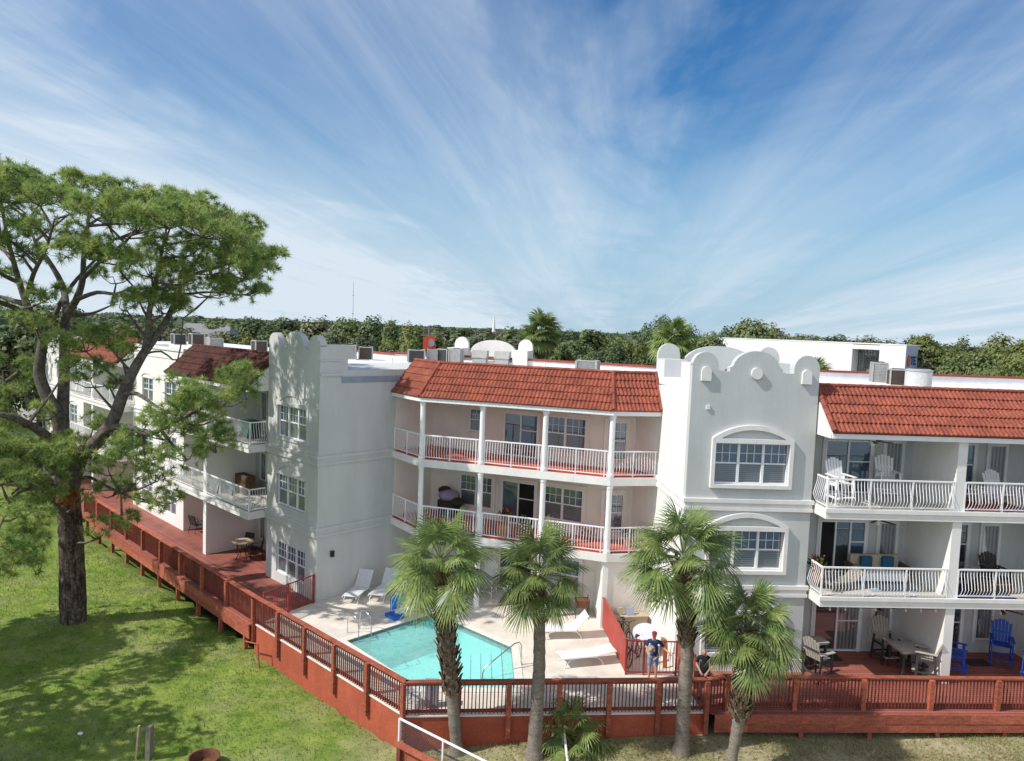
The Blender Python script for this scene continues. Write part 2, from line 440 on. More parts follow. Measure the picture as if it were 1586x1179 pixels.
def streak(fa, fx, det, rough, dist, seed, lo, hi):
    cb = nd(nt, 'ShaderNodeCombineXYZ')
    nt.links.new(math_n('MULTIPLY', along, fa), cb.inputs[0]); nt.links.new(math_n('MULTIPLY', across, fx), cb.inputs[1]); cb.inputs[2].default_value = seed
    n = nd(nt, 'ShaderNodeTexNoise'); n.inputs['Scale'].default_value = 1; n.inputs['Detail'].default_value = det
    n.inputs['Roughness'].default_value = rough; n.inputs['Distortion'].default_value = dist
    nt.links.new(cb.outputs[0], n.inputs['Vector'])
    mr = nd(nt, 'ShaderNodeMapRange', interpolation_type='SMOOTHSTEP')
    mr.inputs['From Min'].default_value = lo; mr.inputs['From Max'].default_value = hi
    nt.links.new(n.outputs['Fac'], mr.inputs['Value'])
    return mr.outputs['Result']


soft = streak(.10, .9, 4, .55, .5, 3.7, .30, .70)
fine_s = streak(.22, 2.6, 8, .62, .9, 9.1, .32, .72)
wisp = streak(.8, 5.5, 8, .68, 1.8, 21.3, .42, .78)
patch = streak(.55, .9, 5, .6, .8, 5.3, .34, .68)
# how much cirrus lies along each lane of the wind, from right (-) to left (+)
mr = nd(nt, 'ShaderNodeMapRange'); mr.inputs['From Min'].default_value = -5; mr.inputs['From Max'].default_value = 5
wob = math_n('MULTIPLY', math_n('SUBTRACT', patch, .5), .5)
nt.links.new(math_n('ADD', across, wob), mr.inputs['Value'])
lane = nd(nt, 'ShaderNodeValToRGB'); el = lane.color_ramp.elements
stops = [(-4.6, .62), (-3.2, .55), (-2.5, .26), (-1.7, .15), (-1.0, .34), (-.62, .15), (-.30, .0), (.05, .20), (.5, .42), (.95, .30), (1.4, .26), (1.85, .52), (2.4, .86), (3.4, 1.05), (4.8, 1.05)]
el[0].position = (stops[0][0] + 5) / 10; el[0].color = (stops[0][1],) * 3 + (1,)
el[1].position = (stops[-1][0] + 5) / 10; el[1].color = (stops[-1][1],) * 3 + (1,)
for x_, v_ in stops[1:-1]:
    e_ = el.new((x_ + 5) / 10); e_.color = (v_, v_, v_, 1)
nt.links.new(mr.outputs['Result'], lane.inputs['Fac'])
tex = math_n('ADD', math_n('ADD', math_n('MULTIPLY', soft, .55), math_n('MULTIPLY', fine_s, .55)), math_n('ADD', math_n('MULTIPLY', math_n('MULTIPLY', wisp, patch), .35), .28))
tex = math_n('ADD', math_n('MULTIPLY', tex, math_n('SUBTRACT', 1.0, math_n('MULTIPLY', lane.outputs['Color'], .45))), math_n('MULTIPLY', lane.outputs['Color'], .42))
cl = math_n('MULTIPLY', lane.outputs['Color'], tex)
lowc = nd(nt, 'ShaderNodeMapRange', interpolation_type='SMOOTHSTEP'); lowc.inputs['From Min'].default_value = .30; lowc.inputs['From Max'].default_value = .06; lowc.inputs['To Max'].default_value = .24
nt.links.new(sx.outputs['Z'], lowc.inputs['Value'])
cl = math_n('ADD', cl, math_n('MULTIPLY', lowc.outputs['Result'], math_n('ADD', math_n('MULTIPLY', soft, .7), .3)))
cl = math_n('ADD', cl, math_n('MULTIPLY', math_n('MULTIPLY', fine_s, patch), .10), clamp=True)
cl = math_n('MULTIPLY', cl, .92)
hs = nd(nt, 'ShaderNodeHueSaturation'); hs.inputs['Saturation'].default_value = 1.35; hs.inputs['Value'].default_value = SKY_V
nt.links.new(sky.outputs['Color'], hs.inputs['Color'])
tint = nd(nt, 'ShaderNodeMix', data_type='RGBA', blend_type='MULTIPLY'); tint.inputs['Factor'].default_value = 1; nt.links.new(hs.outputs['Color'], tint.inputs['A']); tint.inputs['B'].default_value = (.63, .92, 1.10, 1)
low = nd(nt, 'ShaderNodeMapRange', interpolation_type='SMOOTHSTEP'); low.inputs['From Min'].default_value = .33; low.inputs['From Max'].default_value = .01
low.inputs['To Max'].default_value = .88
nt.links.new(sx.outputs['Z'], low.inputs['Value'])
m0 = nd(nt, 'ShaderNodeMix', data_type='RGBA'); nt.links.new(low.outputs['Result'], m0.inputs['Factor'])
nt.links.new(tint.outputs['Result'], m0.inputs['A']); m0.inputs['B'].default_value = (2.75, 4.3, 5.75, 1)
mx = nd(nt, 'ShaderNodeMix', data_type='RGBA'); nt.links.new(cl, mx.inputs['Factor'])
nt.links.new(m0.outputs['Result'], mx.inputs['A']); mx.inputs['B'].default_value = (5.7, 6.45, 7.2, 1)
# unseen bright veil added behind the viewer to fill the front walls
back_fill = nd(nt, 'ShaderNodeMapRange', interpolation_type='SMOOTHSTEP'); back_fill.inputs['From Min'].default_value = .05; back_fill.inputs['From Max'].default_value = -.55
back_fill.inputs['To Max'].default_value = .55
nt.links.new(sx.outputs['Y'], back_fill.inputs['Value'])
m3 = nd(nt, 'ShaderNodeMix', data_type='RGBA'); nt.links.new(back_fill.outputs['Result'], m3.inputs['Factor'])
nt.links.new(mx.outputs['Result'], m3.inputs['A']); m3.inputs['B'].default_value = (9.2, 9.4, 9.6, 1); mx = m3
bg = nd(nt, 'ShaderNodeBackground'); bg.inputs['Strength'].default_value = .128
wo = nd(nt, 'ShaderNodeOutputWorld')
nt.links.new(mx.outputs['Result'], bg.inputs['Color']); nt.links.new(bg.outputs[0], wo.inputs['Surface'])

scene.view_settings.view_transform = 'Standard'; scene.view_settings.look = 'None'
scene.view_settings.exposure = 0; scene.view_settings.gamma = 1
scene.cycles.use_denoising = True
scene.cycles.max_bounces = 8; scene.cycles.transparent_max_bounces = 12; scene.cycles.sample_clamp_indirect = 6
# ------------------------------------------------------------------ ground
def smooth(a, b, x):
    k = min(1, max(0, (x - a) / (b - a))); return k * k * (3 - 2 * k)


def gz(x, y):
    """lie of the land: higher by the right deck, lower under the left deck, dropping gently towards the water"""
    z = -1.28 + .46 * smooth(-4.2, 1.5, x)
    if y < 22: z -= .07 * (22 - max(y, 6))
    z += .06 * math.sin(x * .6 + 1) * math.sin(y * .5) * smooth(60, 40, y)
    z -= .25 * smooth(60, 90, y)
    # dug out below the pool court
    din = ((y - 28.28) * 6.87 + (x + 9.75) * 6.43) / 9.41
    if x < 6 and din > .5 and y > 22.6 + .1 * x: z -= 1.1 * smooth(.5, 1.3, din) * smooth(22.6, 23.4, y - .1 * x)
    # the shore drops into the bay behind the viewer
    return z - 2.2 * smooth(9, 3, y)


def ground_mat():
    m = bpy.data.materials.new('lawn'); m.use_nodes = True
    nt = m.node_tree; b = nt.nodes['Principled BSDF']; b.inputs['Roughness'].default_value = .95; b.inputs['Specular IOR Level'].default_value = .1
    tc = nd(nt, 'ShaderNodeTexCoord'); g = tc.outputs['Object']

    def noise(s, d, r=.6):
        n = nd(nt, 'ShaderNodeTexNoise'); n.inputs['Scale'].default_value = s; n.inputs['Detail'].default_value = d; n.inputs['Roughness'].default_value = r
        nt.links.new(g, n.inputs['Vector']); return n.outputs['Fac']

    def ramp(f, p0, c0, p1, c1):
        c = nd(nt, 'ShaderNodeValToRGB'); c.color_ramp.elements[0].position = p0; c.color_ramp.elements[1].position = p1
        c.color_ramp.elements[0].color = (*c0, 1); c.color_ramp.elements[1].color = (*c1, 1)
        nt.links.new(f, c.inputs['Fac']); return c.outputs['Color']
    green = ramp(noise(1.3, 8, .75), .36, (.105, .18, .03), .66, (.29, .36, .08))
    tan = ramp(noise(2.4, 9, .75), .35, (.26, .235, .12), .66, (.52, .44, .30))
    sx = nd(nt, 'ShaderNodeSeparateXYZ'); nt.links.new(g, sx.inputs[0])
    mr = nd(nt, 'ShaderNodeMapRange', interpolation_type='SMOOTHSTEP')
    mr.inputs['From Min'].default_value = -7.5; mr.inputs['From Max'].default_value = -.5
    nt.links.new(sx.outputs['X'], mr.inputs['Value'])
    ad = nd(nt, 'ShaderNodeMath', operation='MULTIPLY_ADD'); ad.inputs[1].default_value = .80
    nt.links.new(mr.outputs['Result'], ad.inputs[0])
    ns = nd(nt, 'ShaderNodeMath', operation='MULTIPLY_ADD'); ns.inputs[1].default_value = 1.9; ns.inputs[2].default_value = -.88
    nt.links.new(noise(.55, 7, .7), ns.inputs[0]); nt.links.new(ns.outputs[0], ad.inputs[2]); ad.use_clamp = True
    mx = nd(nt, 'ShaderNodeMix', data_type='RGBA'); nt.links.new(ad.outputs[0], mx.inputs['Factor'])
    nt.links.new(green, mx.inputs['A']); nt.links.new(tan, mx.inputs['B'])
    # far ground below the woods is plain dark green
    far = nd(nt, 'ShaderNodeMapRange'); far.inputs['From Min'].default_value = 55; far.inputs['From Max'].default_value = 75
    nt.links.new(sx.outputs['Y'], far.inputs['Value'])
    m2 = nd(nt, 'ShaderNodeMix', data_type='RGBA'); nt.links.new(far.outputs['Result'], m2.inputs['Factor'])
    nt.links.new(mx.outputs['Result'], m2.inputs['A']); m2.inputs['B'].default_value = (.05, .075, .025, 1)
    nt.links.new(m2.outputs['Result'], b.inputs['Base Color'])
    bp = nd(nt, 'ShaderNodeBump'); bp.inputs['Strength'].default_value = .8; bp.inputs['Distance'].default_value = .05
    nt.links.new(noise(22, 6, .8), bp.inputs['Height']); nt.links.new(bp.outputs['Normal'], b.inputs['Normal'])
    return m


xs = [-5000, -1500, -500, -200, -90] + [x * .8 for x in range(-75, 46)] + [60, 120, 300, 1000, 5000]
ys = [-300, -50, -10] + [x * .8 for x in range(4, 76)] + [75, 100, 200, 500, 1500, 6000]
g = MB(); nx = len(xs)
for y in ys:
    for x in xs: g.v.append((x, y, gz(x, y)))
for j in range(len(ys) - 1):
    for i in range(nx - 1):
        a = j * nx + i; g.f.append((a, a + 1, a + nx + 1, a + nx))
# keep the material in world coordinates: the sheet's origin stays at 0,0,0
me = bpy.data.meshes.new('ground'); me.from_pydata(g.v, [], g.f); me.materials.append(ground_mat())
me.polygons.foreach_set('use_smooth', [True] * len(me.polygons))
go = bpy.data.objects.new('ground', me); COL.objects.link(go); tag(go, 'grassy ground, green lawn at left fading to dry tan by the red wall', kind='structure')

bm_ = MB(); bm_.add([(-3000, -4000, -2.6), (3000, -4000, -2.6), (3000, 12, -2.6), (-3000, 12, -2.6)], [(0, 1, 2, 3)])
wm = mat('bay_water', (.02, .07, .085), (.03, .10, .12), scale=.05, rough=.12, spec=.5, bump=.6, bscale=1.2)
tag(bm_.build('water', wm), 'open blue green bay water in front of the lawn', kind='structure')

# ------------------------------------------------------------------ plan of the building
r_, n_ = hd(3.6), hd(93.6)
u_, w_ = hd(136), hd(46)
FR = frame((10.8, 25.85), r_, (-n_[0], -n_[1]))                    # right wing: s to the right, t towards the viewer
C1 = (-8.03, 30.7)
OL = (C1[0] + 4.4 * u_[0], C1[1] + 4.4 * u_[1])
FL = frame(OL, u_, (-w_[0], -w_[1]))                               # left wing: s away to the left, t towards the lawn
FB = frame(C1, w_, hd(-44))                                        # blank wall: s from the corner inwards, t towards the pool
Z2, Z3, ZR = 3.10, 6.20, 9.55
I_ = (-3.74, 35.14); K_ = (4.0, 31.03); Q_ = (5.35, 31.15)
A_ = (-5.27, 33.56); B_ = (5.99, 29.46); c1, c4 = (-3.79, 31.61), (4.07, 29.09)
TL = FR(-4.55, 0, 0)[:2]                                           # near left corner of the right tower

bld = empty('apartment_building', (0, 40, 0), 'three storey white stucco apartment building with red tile eaves around a pool court', 'building')


def part(mb, name, m, parent=None, label=None, smooth=False): return mb.build(M[m] if False else name, M[m], parent or bld, label, smooth)


def window(F, s0, s1, z0, z1, t, n=2, grid=(3, 2), glass=('glass_upper', 'glass_blind'), label=None, double=True, flip=1):
    """sash windows side by side; the panes are sub-parts"""
    d = .05; f = MB(); p1 = MB(); p2 = MB()
    f.box(F, s0, s1, t - d, t + .04, z0, z0 + .05); f.box(F, s0, s1, t - d, t + .04, z1 - .05, z1)
    wd = (s1 - s0) / n; zm = (z0 + z1) / 2
    for k in range(n + 1):
        s = s0 + k * wd; h = .045 if 0 < k < n else .025
        f.box(F, max(s0, s - h), min(s1, s + h), t - d + .002, t + .043, z0 + .05, z1 - .05)
    for k in range(n):
        a, b = s0 + k * wd + .05, s0 + (k + 1) * wd - .05
        if double:
            f.box(F, a, b, t - d, t + .015, zm - .025, zm + .025)
            zs = zm + .025; p2.box(F, a - .02, b + .02, t - .045, t - .025, z0 + .03, zm)
        else: zs = z0 + .05
        p1.box(F, a - .02, b + .02, t - .04, t - .02, zs - .02, z1 - .03)
        for i in range(1, grid[0]):
            x = a + (b - a) * i / grid[0]; f.box(F, x - .009, x + .009, t - .03, t + .004, zs, z1 - .05)
        for j in range(1, grid[1]):
            z = zs + (z1 - .05 - zs) * j / grid[1]; f.box(F, a, b, t - .03, t + .002, z - .009, z + .009)
    o = part(f, 'window', 'white', label=label)
    part(p1, 'pane', glass[0], o)
    if double: part(p2, 'pane', glass[1], o)
    return o


def slider(F, s0, s1, z0, z1, t, n=2, glass=('glass_dark', 'glass_upper'), bars=True, label=None):
    f = MB(); sm = [s0 + (s1 - s0) * k / n for k in range(n + 1)]
    f.box(F, s0, s1, t - .06, t + .03, z1 - .06, z1); f.box(F, s0, s1, t - .06, t + .03, z0, z0 + .06)
    for k, s in enumerate(sm): f.box(F, s - .03, s + .03, t - .058, t + .033, z0 + .06, z1 - .06)
    if bars: f.box(F, sm[-2] + .03, s1 - .03, t - .03, t + .01, z0 + 1.18, z0 + 1.22)
    o = part(f, 'sliding_door', 'white', label=label)
    for k in range(n):
        p = MB(); p.box(F, sm[k] + .02, sm[k + 1] - .02, t - .04, t - .02, z0 + .04, z1 - .04)
        part(p, 'pane', glass[k % len(glass)], o)
    return o


def surround(F, s0, s1, z0, z1, t, d=.07, w=.12, m='trim', name='door_trim'):
    f = MB(); f.box(F, s0 - w, s0, t, t + d, z0, z1); f.box(F, s1, s1 + w, t, t + d, z0, z1); f.box(F, s0 - w, s1 + w, t, t + d + .003, z1, z1 + w)
    return part(f, name, m)


def railing(P0, P1, z, name='railing', m='rail', h=1.03, step=.115, bow=.13, out=None, posts=2, parent=None, label=None):
    """white metal balcony railing whose pickets belly outwards"""
    a = Vector((P0[0], P0[1], 0)); b = Vector((P1[0], P1[1], 0)); d = (b - a); L = d.length; d.normalize()
    o = Vector((out[0], out[1], 0)) if out else Vector((d.y, -d.x, 0))
    mb = MB()
    mb.bar(a + Vector((0, 0, z + h)), b + Vector((0, 0, z + h)), .06, .05)
    mb.bar(a + Vector((0, 0, z + .09)), b + Vector((0, 0, z + .09)), .04, .035)
    n = max(2, int(L / step))
    for i in range(n + 1):
        p = a + d * (L * i / n)
        if posts and i % max(1, n // posts) == 0:
            mb.bar(p + Vector((0, 0, z)), p + Vector((0, 0, z + h)), .055); continue
        pts = [p + o * (bow * q) + Vector((0, 0, z + zz)) for q, zz in ((0, h - .02), (.1, h * .8), (.75, h * .48), (1, h * .33), (.55, .2), (0, .09))]
        mb.tube(pts, .0125, 4, caps=False)
    return part(mb, name, m, parent, label)


# ---- tile roofs: every row is a strip of barrel waves lapping over the row below
def tile_roof(E0, E1, R0, R1, m, rows=5, pitch=.165, lift=.052, amp=.022, label=None):
    E0, E1, R0, R1 = map(Vector, (E0, E1, R0, R1))
    d = (E1 - E0); L = d.length; d.normalize()
    upv = (R0 - E0); upv = upv - d * upv.dot(d); V = upv.length; upv.normalize()
    nn = d.cross(upv).normalized()
    if nn.z < 0: nn = -nn
    r0, r1 = (R0 - E0).dot(d), (R1 - E0).dot(d)
    rnd = random.Random(5)
    lo = lambda v: r0 * v; hi = lambda v: L + (r1 - L) * v
    mb = MB(); K = 6
    smin, smax = min(0, r0), max(L, r1)
    N = int((smax - smin) / (pitch / K)) + 2
    for k in range(rows):
        v0, v1 = k / rows, (k + 1) / rows + .03 * (k < rows - 1)
        vs = []
        jit = rnd.uniform(0, pitch)
        for i in range(N + 1):
            s = smin + i * pitch / K
            wv = amp * (1 + math.cos(2 * PI * (s + jit) / pitch)) ** 1.0
            if i % K == 0: tl = rnd.uniform(-.004, .006)
            for v, l in ((v0, 0), (v0, lift + tl), (v1, .006)):
                ss = min(max(s, lo(v)), hi(v))
                vs.append(E0 + d * ss + upv * (V * v) + nn * ((l + wv) if l else -.015))
        fs = []
        for i in range(N):
            a, b = 3 * i, 3 * i + 3
            fs += [(a, b, b + 1, a + 1), (a + 1, b + 1, b + 2, a + 2)]
        mb.add(vs, fs)
    mb.add([E0 - nn * .05, E1 - nn * .05, R1 - nn * .05, R0 - nn * .05], [(0, 1, 2, 3)])
    o = mb.build('tile_roof', M[m], bld, label, fix=False)
    return o


def ridge_tiles(a, b, m, r=.085, step=.36):
    a, b = Vector(a), Vector(b); L = (b - a).length; d = (b - a).normalized(); mb = MB()
    n = max(1, int(L / step))
    for i in range(n):
        p, q = a + d * (L * i / n), a + d * (L * (i + 1.06) / n)
        mb.tube([p, q], [r * 1.08, r * .92], 8)
    return part(mb, 'ridge_tiles', m)


# ---- towers -------------------------------------------------------------
def arc(cx, cz, rx, rz, a0, a1, n=12):
    return [(cx + rx * math.cos(rad(a0 + (a1 - a0) * i / n)), cz + rz * math.sin(rad(a0 + (a1 - a0) * i / n))) for i in range(n + 1)]


def parapet_profile(W, z0, zt):
    """crown with two round shoulders and a wide middle arch, s from 0 back to -W"""
    h = zt - 11.37
    p = [(0, z0), (0, 10.95 + h)] + arc(-.46, 10.9 + h, .46, .47, 0, 180)
    p += [(-.92, 10.72 + h), (-1.33, 10.72 + h), (-1.33, 10.86 + h)] + arc(-W / 2, 10.84 + h, .84, .62, 8, 172, 14)
    p += [(-W + 1.33, 10.86 + h), (-W + 1.33, 10.72 + h), (-W + .92, 10.72 + h)] + arc(-W + .46, 10.9 + h, .46, .47, 0, 180) + [(-W, 10.95 + h), (-W, z0)]
    return p


def tower(F, W, body, side, depth, zt, hole_t=-.16, big=True):
    # front skin is a set of panels around the window openings, so the windows sit in real recesses
    wins = [(-3.60, -.93, .70, 2.10), (-3.60, -.93, 3.72, 5.15), (-3.60, -.93, 6.80, 8.27)] if big else \
           [(-3.45, -.95, .45, 1.90), (-3.45, -.95, 3.62, 5.02), (-3.45, -.95, 6.72, 8.15)]
    mb = MB()
    z = -1.5
    for (a, b, c, d) in wins:
        mb.box(F, -W, 0, -.3, 0, z, c); mb.box(F, -W, a, -.3, 0, c, d); mb.box(F, b, 0, -.3, 0, c, d); z = d
    mb.prism(F, parapet_profile(W, z, zt), -.3, 0)
    part(mb, 'tower_front_wall', body)
    core = MB(); core.box(F, -W + .01, -.01, -depth, -.28, -1.5, 9.9); part(core, 'tower_side_wall', side)
    for s0 in (-W + .0, -.3):
        ret = MB(); ret.box(F, s0, s0 + .3, -1.35, -.3, 9.9, 11.0); part(ret, 'parapet_return', side)
    for zt_ in (Z2, Z3):
        tr = MB()
        tr.box(F, -W - .08, .08, -depth, .10, zt_ - .06, zt_ + .08)
        tr.box(F, -W - .03, .03, -depth, .05, zt_ - .22, zt_ - .06)
        tr.box(F, -W - .06, .06, -depth, .08, zt_ - .34, zt_ - .22)
        part(tr, 'cornice_band', 'trim' if big else side)
    for k, (a, b, c, d) in enumerate(wins):
        window(F, a, b, c, d, -.10, 3, (3, 2))
        fr = MB(); e = .13; dd = .13 if big else .05
        if k == 0 and not big: continue
        fr.box(F, a - e, a, -.02, dd, c, d); fr.box(F, b, b + e, -.02, dd, c, d); fr.box(F, a - e, b + e, -.02, dd, c - e, c)
        zs = d + .17; cx = (a + b) / 2; hw = (b - a) / 2 + e; rise = .48
        fr.box(F, a, b, -.02, dd, d, d + .16)
        # arched head
        R = (hw * hw + rise * rise) / (2 * rise); th = math.degrees(math.asin(hw / R))
        ou = [(cx + R * math.sin(rad(-th + 2 * th * i / 16)), zs + rise - R + R * math.cos(rad(-th + 2 * th * i / 16))) for i in range(17)]
        R2 = R - .17; th2 = math.degrees(math.acos(max(-1, min(1, (d + .16 - (zs + rise - R)) / R2))))
        inn = [(cx + R2 * math.sin(rad(-th2 + 2 * th2 * i / 16)), zs + rise - R + R2 * math.cos(rad(-th2 + 2 * th2 * i / 16))) for i in range(17)]
        for i in range(16):
            fr.prism(F, [ou[i], ou[i + 1], inn[i + 1], inn[i]], -.02, dd)
        fr.prism(F, [(a - e, d), (a, d), (a, d + .16), inn[0], ou[0]], -.02, dd)
        fr.prism(F, [(b, d), (b + e, d), ou[16], inn[16], (b, d + .16)], -.02, dd)
        part(fr, 'window_surround', 'trim' if big else body)
    if big:
        for cx in (-W + .48, -.48):
            md = MB(); md.prism(F, [(cx - .17, 10.42), (cx + .17, 10.42)] + arc(cx, 10.75, .17, .17, 0, 180, 10), -.02, .10); part(md, 'medallion', 'trim')
        md = MB(); md.prism(F, arc(-W / 2, 10.73, .2, .2, 0, 342, 19), -.02, .10); part(md, 'medallion', 'trim')
        vt = MB(); vt.box(F, -W + .55, -W + .68, 0, .05, 9.42, 9.56); part(vt, 'wall_vent', 'trim')
        sk = MB(); sk.box(F, -W - .04, .04, -depth, .05, 0, .45); part(sk, 'base_course', 'trim')


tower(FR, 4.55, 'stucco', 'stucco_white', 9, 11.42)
tower(FL, 4.4, 'stucco_blank', 'stucco_blank', 9, 11.37, big=False)

# ---- blank wall facing the pool, and its roof edge
mb = MB(); mb.box(FB, .28, 7.2, -.3, .002, -1.5, 9.60); part(mb, 'blank_wall', 'stucco_blank')
mb = MB(); mb.box(FB, 1.05, 4.6, -.34, .03, 9.36, 9.62); part(mb, 'roof_fascia', 'bluegrey')
for (a, b, z, q, d) in ((0, 3.97, Z2, .05, .06), (0, 3.97, Z3, .05, .06), (0, 3.97, Z2 - .3, .03, .04), (0, 3.97, Z3 - .3, .03, .04), (.02, 1.05, 9.72, .06, .05), (.02, 1.05, 10.33, .03, .045)):
    mb = MB(); mb.box(FB, a, b, 0, d, z - q, z + q); part(mb, 'cornice_band', 'stucco_blank')
lamp = MB(); lamp.box(FB, .66, .78, .0, .04, 1.86, 2.08); lamp.box(FB, .65, .79, .04, .14, 1.84, 2.04); lamp.box(FB, .64, .8, .02, .16, 2.04, 2.09)
tag(part(lamp, 'wall_lamp', 'black'))

# ---- balcony wings --------------------------------------------------------
def wing(F, s0, s1, walls, floorm, roofm, glassy=True, s_roof=None):
    """recessed balconies from s0 to s1 on three floors; walls = s of the dividing walls"""
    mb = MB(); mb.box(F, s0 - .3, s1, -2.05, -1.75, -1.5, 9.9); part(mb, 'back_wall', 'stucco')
    for z in (Z2, Z3):
        sl = MB(); sl.box(F, s0, s1, -1.75, .90, z - .35, z - .012); sl.box(F, s0 - .03, s1, .86, .945, z - .12, z + .015)
        b = part(sl, 'balcony', 'trim')
        fl = MB(); fl.box(F, s0 + .02, s1, -1.74, .86, z - .012, z); part(fl, 'balcony_floor', floorm, b)
    for s in walls:
        w = MB(); w.box(F, s, s + .34, -1.75, .84, -1.4, Z2 - .35); w.box(F, s, s + .34, -1.75, .84, Z2, Z3 - .35); w.box(F, s, s + .34, -1.75, .84, Z3, 8.72)
        part(w, 'dividing_wall', 'stucco_white')
    sf = MB(); sf.box(F, s0, s1, -1.75, .93, 8.66, 8.72); sf.box(F, s0, s1, .93, 1.0, 8.66, 8.90); part(sf, 'eave', 'white')
    e = 1.06; zr = 10.33
    tile_roof(F(s0 - .02, e, 8.87), F(s1, e, 8.87), F(s0 - .02, -.5, zr), F(s1, -.5, zr), roofm)
    ridge_tiles(F(s0 + .02, e + .03, 8.93), F(s0 + .02, -.5, zr + .06), roofm, .09, .33)
    ridge_tiles(F(s0, -.5, zr + .05), F(s1, -.5, zr + .05), roofm, .07, .4)
    P = [(-.5, zr - .06), (-.5, 8.66), (.96, 8.66), (.96, 8.80)]
    for s in (s0 - .06, s1 - .08):
        gb = MB(); gb.hexa([F(s, P[0][0], P[0][1]), F(s, P[1][0], P[1][1]), F(s, P[2][0], P[2][1]), F(s, P[3][0], P[3][1]),
                 F(s + .08, P[0][0], P[0][1]), F(s + .08, P[1][0], P[1][1]), F(s + .08, P[2][0], P[2][1]), F(s + .08, P[3][0], P[3][1])])
        part(gb, 'gable_wall', 'stucco_white')
    bk = MB(); bk.box(F, s0, s1, -.75, -.52, 8.72, zr - .02); part(bk, 'ridge_wall', 'roof_white')


wing(FR, .12, 15, (4.72, 9.5), 'balcony_pale', 'tile')
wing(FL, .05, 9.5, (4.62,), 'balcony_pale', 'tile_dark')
wing(FL, 17.3, 27.2, (22.2,), 'balcony_pale', 'tile')


def rails(F, s0, s1, walls, ends=(True, False)):
    for z in (Z2, Z3):
        e = [s0 + .05] + [q for w in walls for q in (w - .02, w + .36)] + [s1 - .05]
        for i in range(0, len(e), 2):
            a, b = F(e[i], .82, 0), F(e[i + 1], .82, 0); q, o = F(0, 0, 0), F(0, 1, 0)
            railing(a, b, z, out=(o[0] - q[0], o[1] - q[1]), posts=3)
        if ends[0]:
            a, b = F(s0 + .05, .04, 0), F(s0 + .05, .78, 0); q, o = F(0, 0, 0), F(-1, 0, 0)
            railing(a, b, z, out=(o[0] - q[0], o[1] - q[1]), posts=0)
        if ends[1]:
            a, b = F(s1 - .05, .04, 0), F(s1 - .05, .78, 0); q, o = F(0, 0, 0), F(1, 0, 0)
            railing(a, b, z, out=(o[0] - q[0], o[1] - q[1]), posts=0)


rails(FR, .12, 15, (4.72, 9.5))
rails(FL, .05, 9.5, (4.62,), (True, True))
rails(FL, 17.3, 27.2, (22.2,), (True, True))

# doors of the right wing
for z, g1 in ((0, ('glass_dark', 'glass_drape')), (Z2, ('opening', 'glass_dark', 'glass_upper')), (Z3, ('glass_dark', 'glass_upper'))):
    n = len(g1)
    slider(FR, 1.28, 3.05, z + .03, z + 2.05, -1.69, n, g1); surround(FR, 1.28, 3.05, z, z + 2.05, -1.75)
    window(FR, 3.62, 4.28, z + .55, z + 2.03, -1.69, 1, (1, 1), ('glass_drape', 'glass_drape'), double=False); surround(FR, 3.62, 4.28, z + .4, z + 2.03, -1.75, w=.1)
    window(FR, .2, .75, z + .3, z + 2.03, -1.69, 1, (2, 2), ('glass_dark', 'glass_blind')); surround(FR, .2, .75, z + .2, z + 2.03, -1.75, w=.1)
    slider(FR, 5.5, 7.15, z + .03, z + 2.05, -1.69, 2, ('glass_upper', 'glass_dark') if z != Z3 else ('glass_upper', 'glass_upper')); surround(FR, 5.5, 7.15, z, z + 2.05, -1.75)
    window(FR, 7.75, 8.4, z + .55, z + 2.03, -1.69, 1, (1, 1), ('glass_drape', 'glass_drape'), double=False); surround(FR, 7.75, 8.4, z + .4, z + 2.03, -1.75, w=.1)
# doors of the left wing
for z in (0, Z2, Z3):
    for a in (1.1, 6.0, 18.5, 23.6):
        slider(FL, a, a + 1.8, z + .03, z + 2.05, -1.69, 2, ('glass_dark', 'glass_dark')); surround(FL, a, a + 1.8, z, z + 2.05, -1.75)
        window(FL, a + 2.2, a + 2.85, z + .55, z + 2.03, -1.69, 1, (1, 1), ('glass_drape', 'glass_drape'), double=False)
    window(FL, .12, .62, z + .3, z + 2.03, -1.69, 1, (1, 1), ('glass_dark', 'glass_dark'))


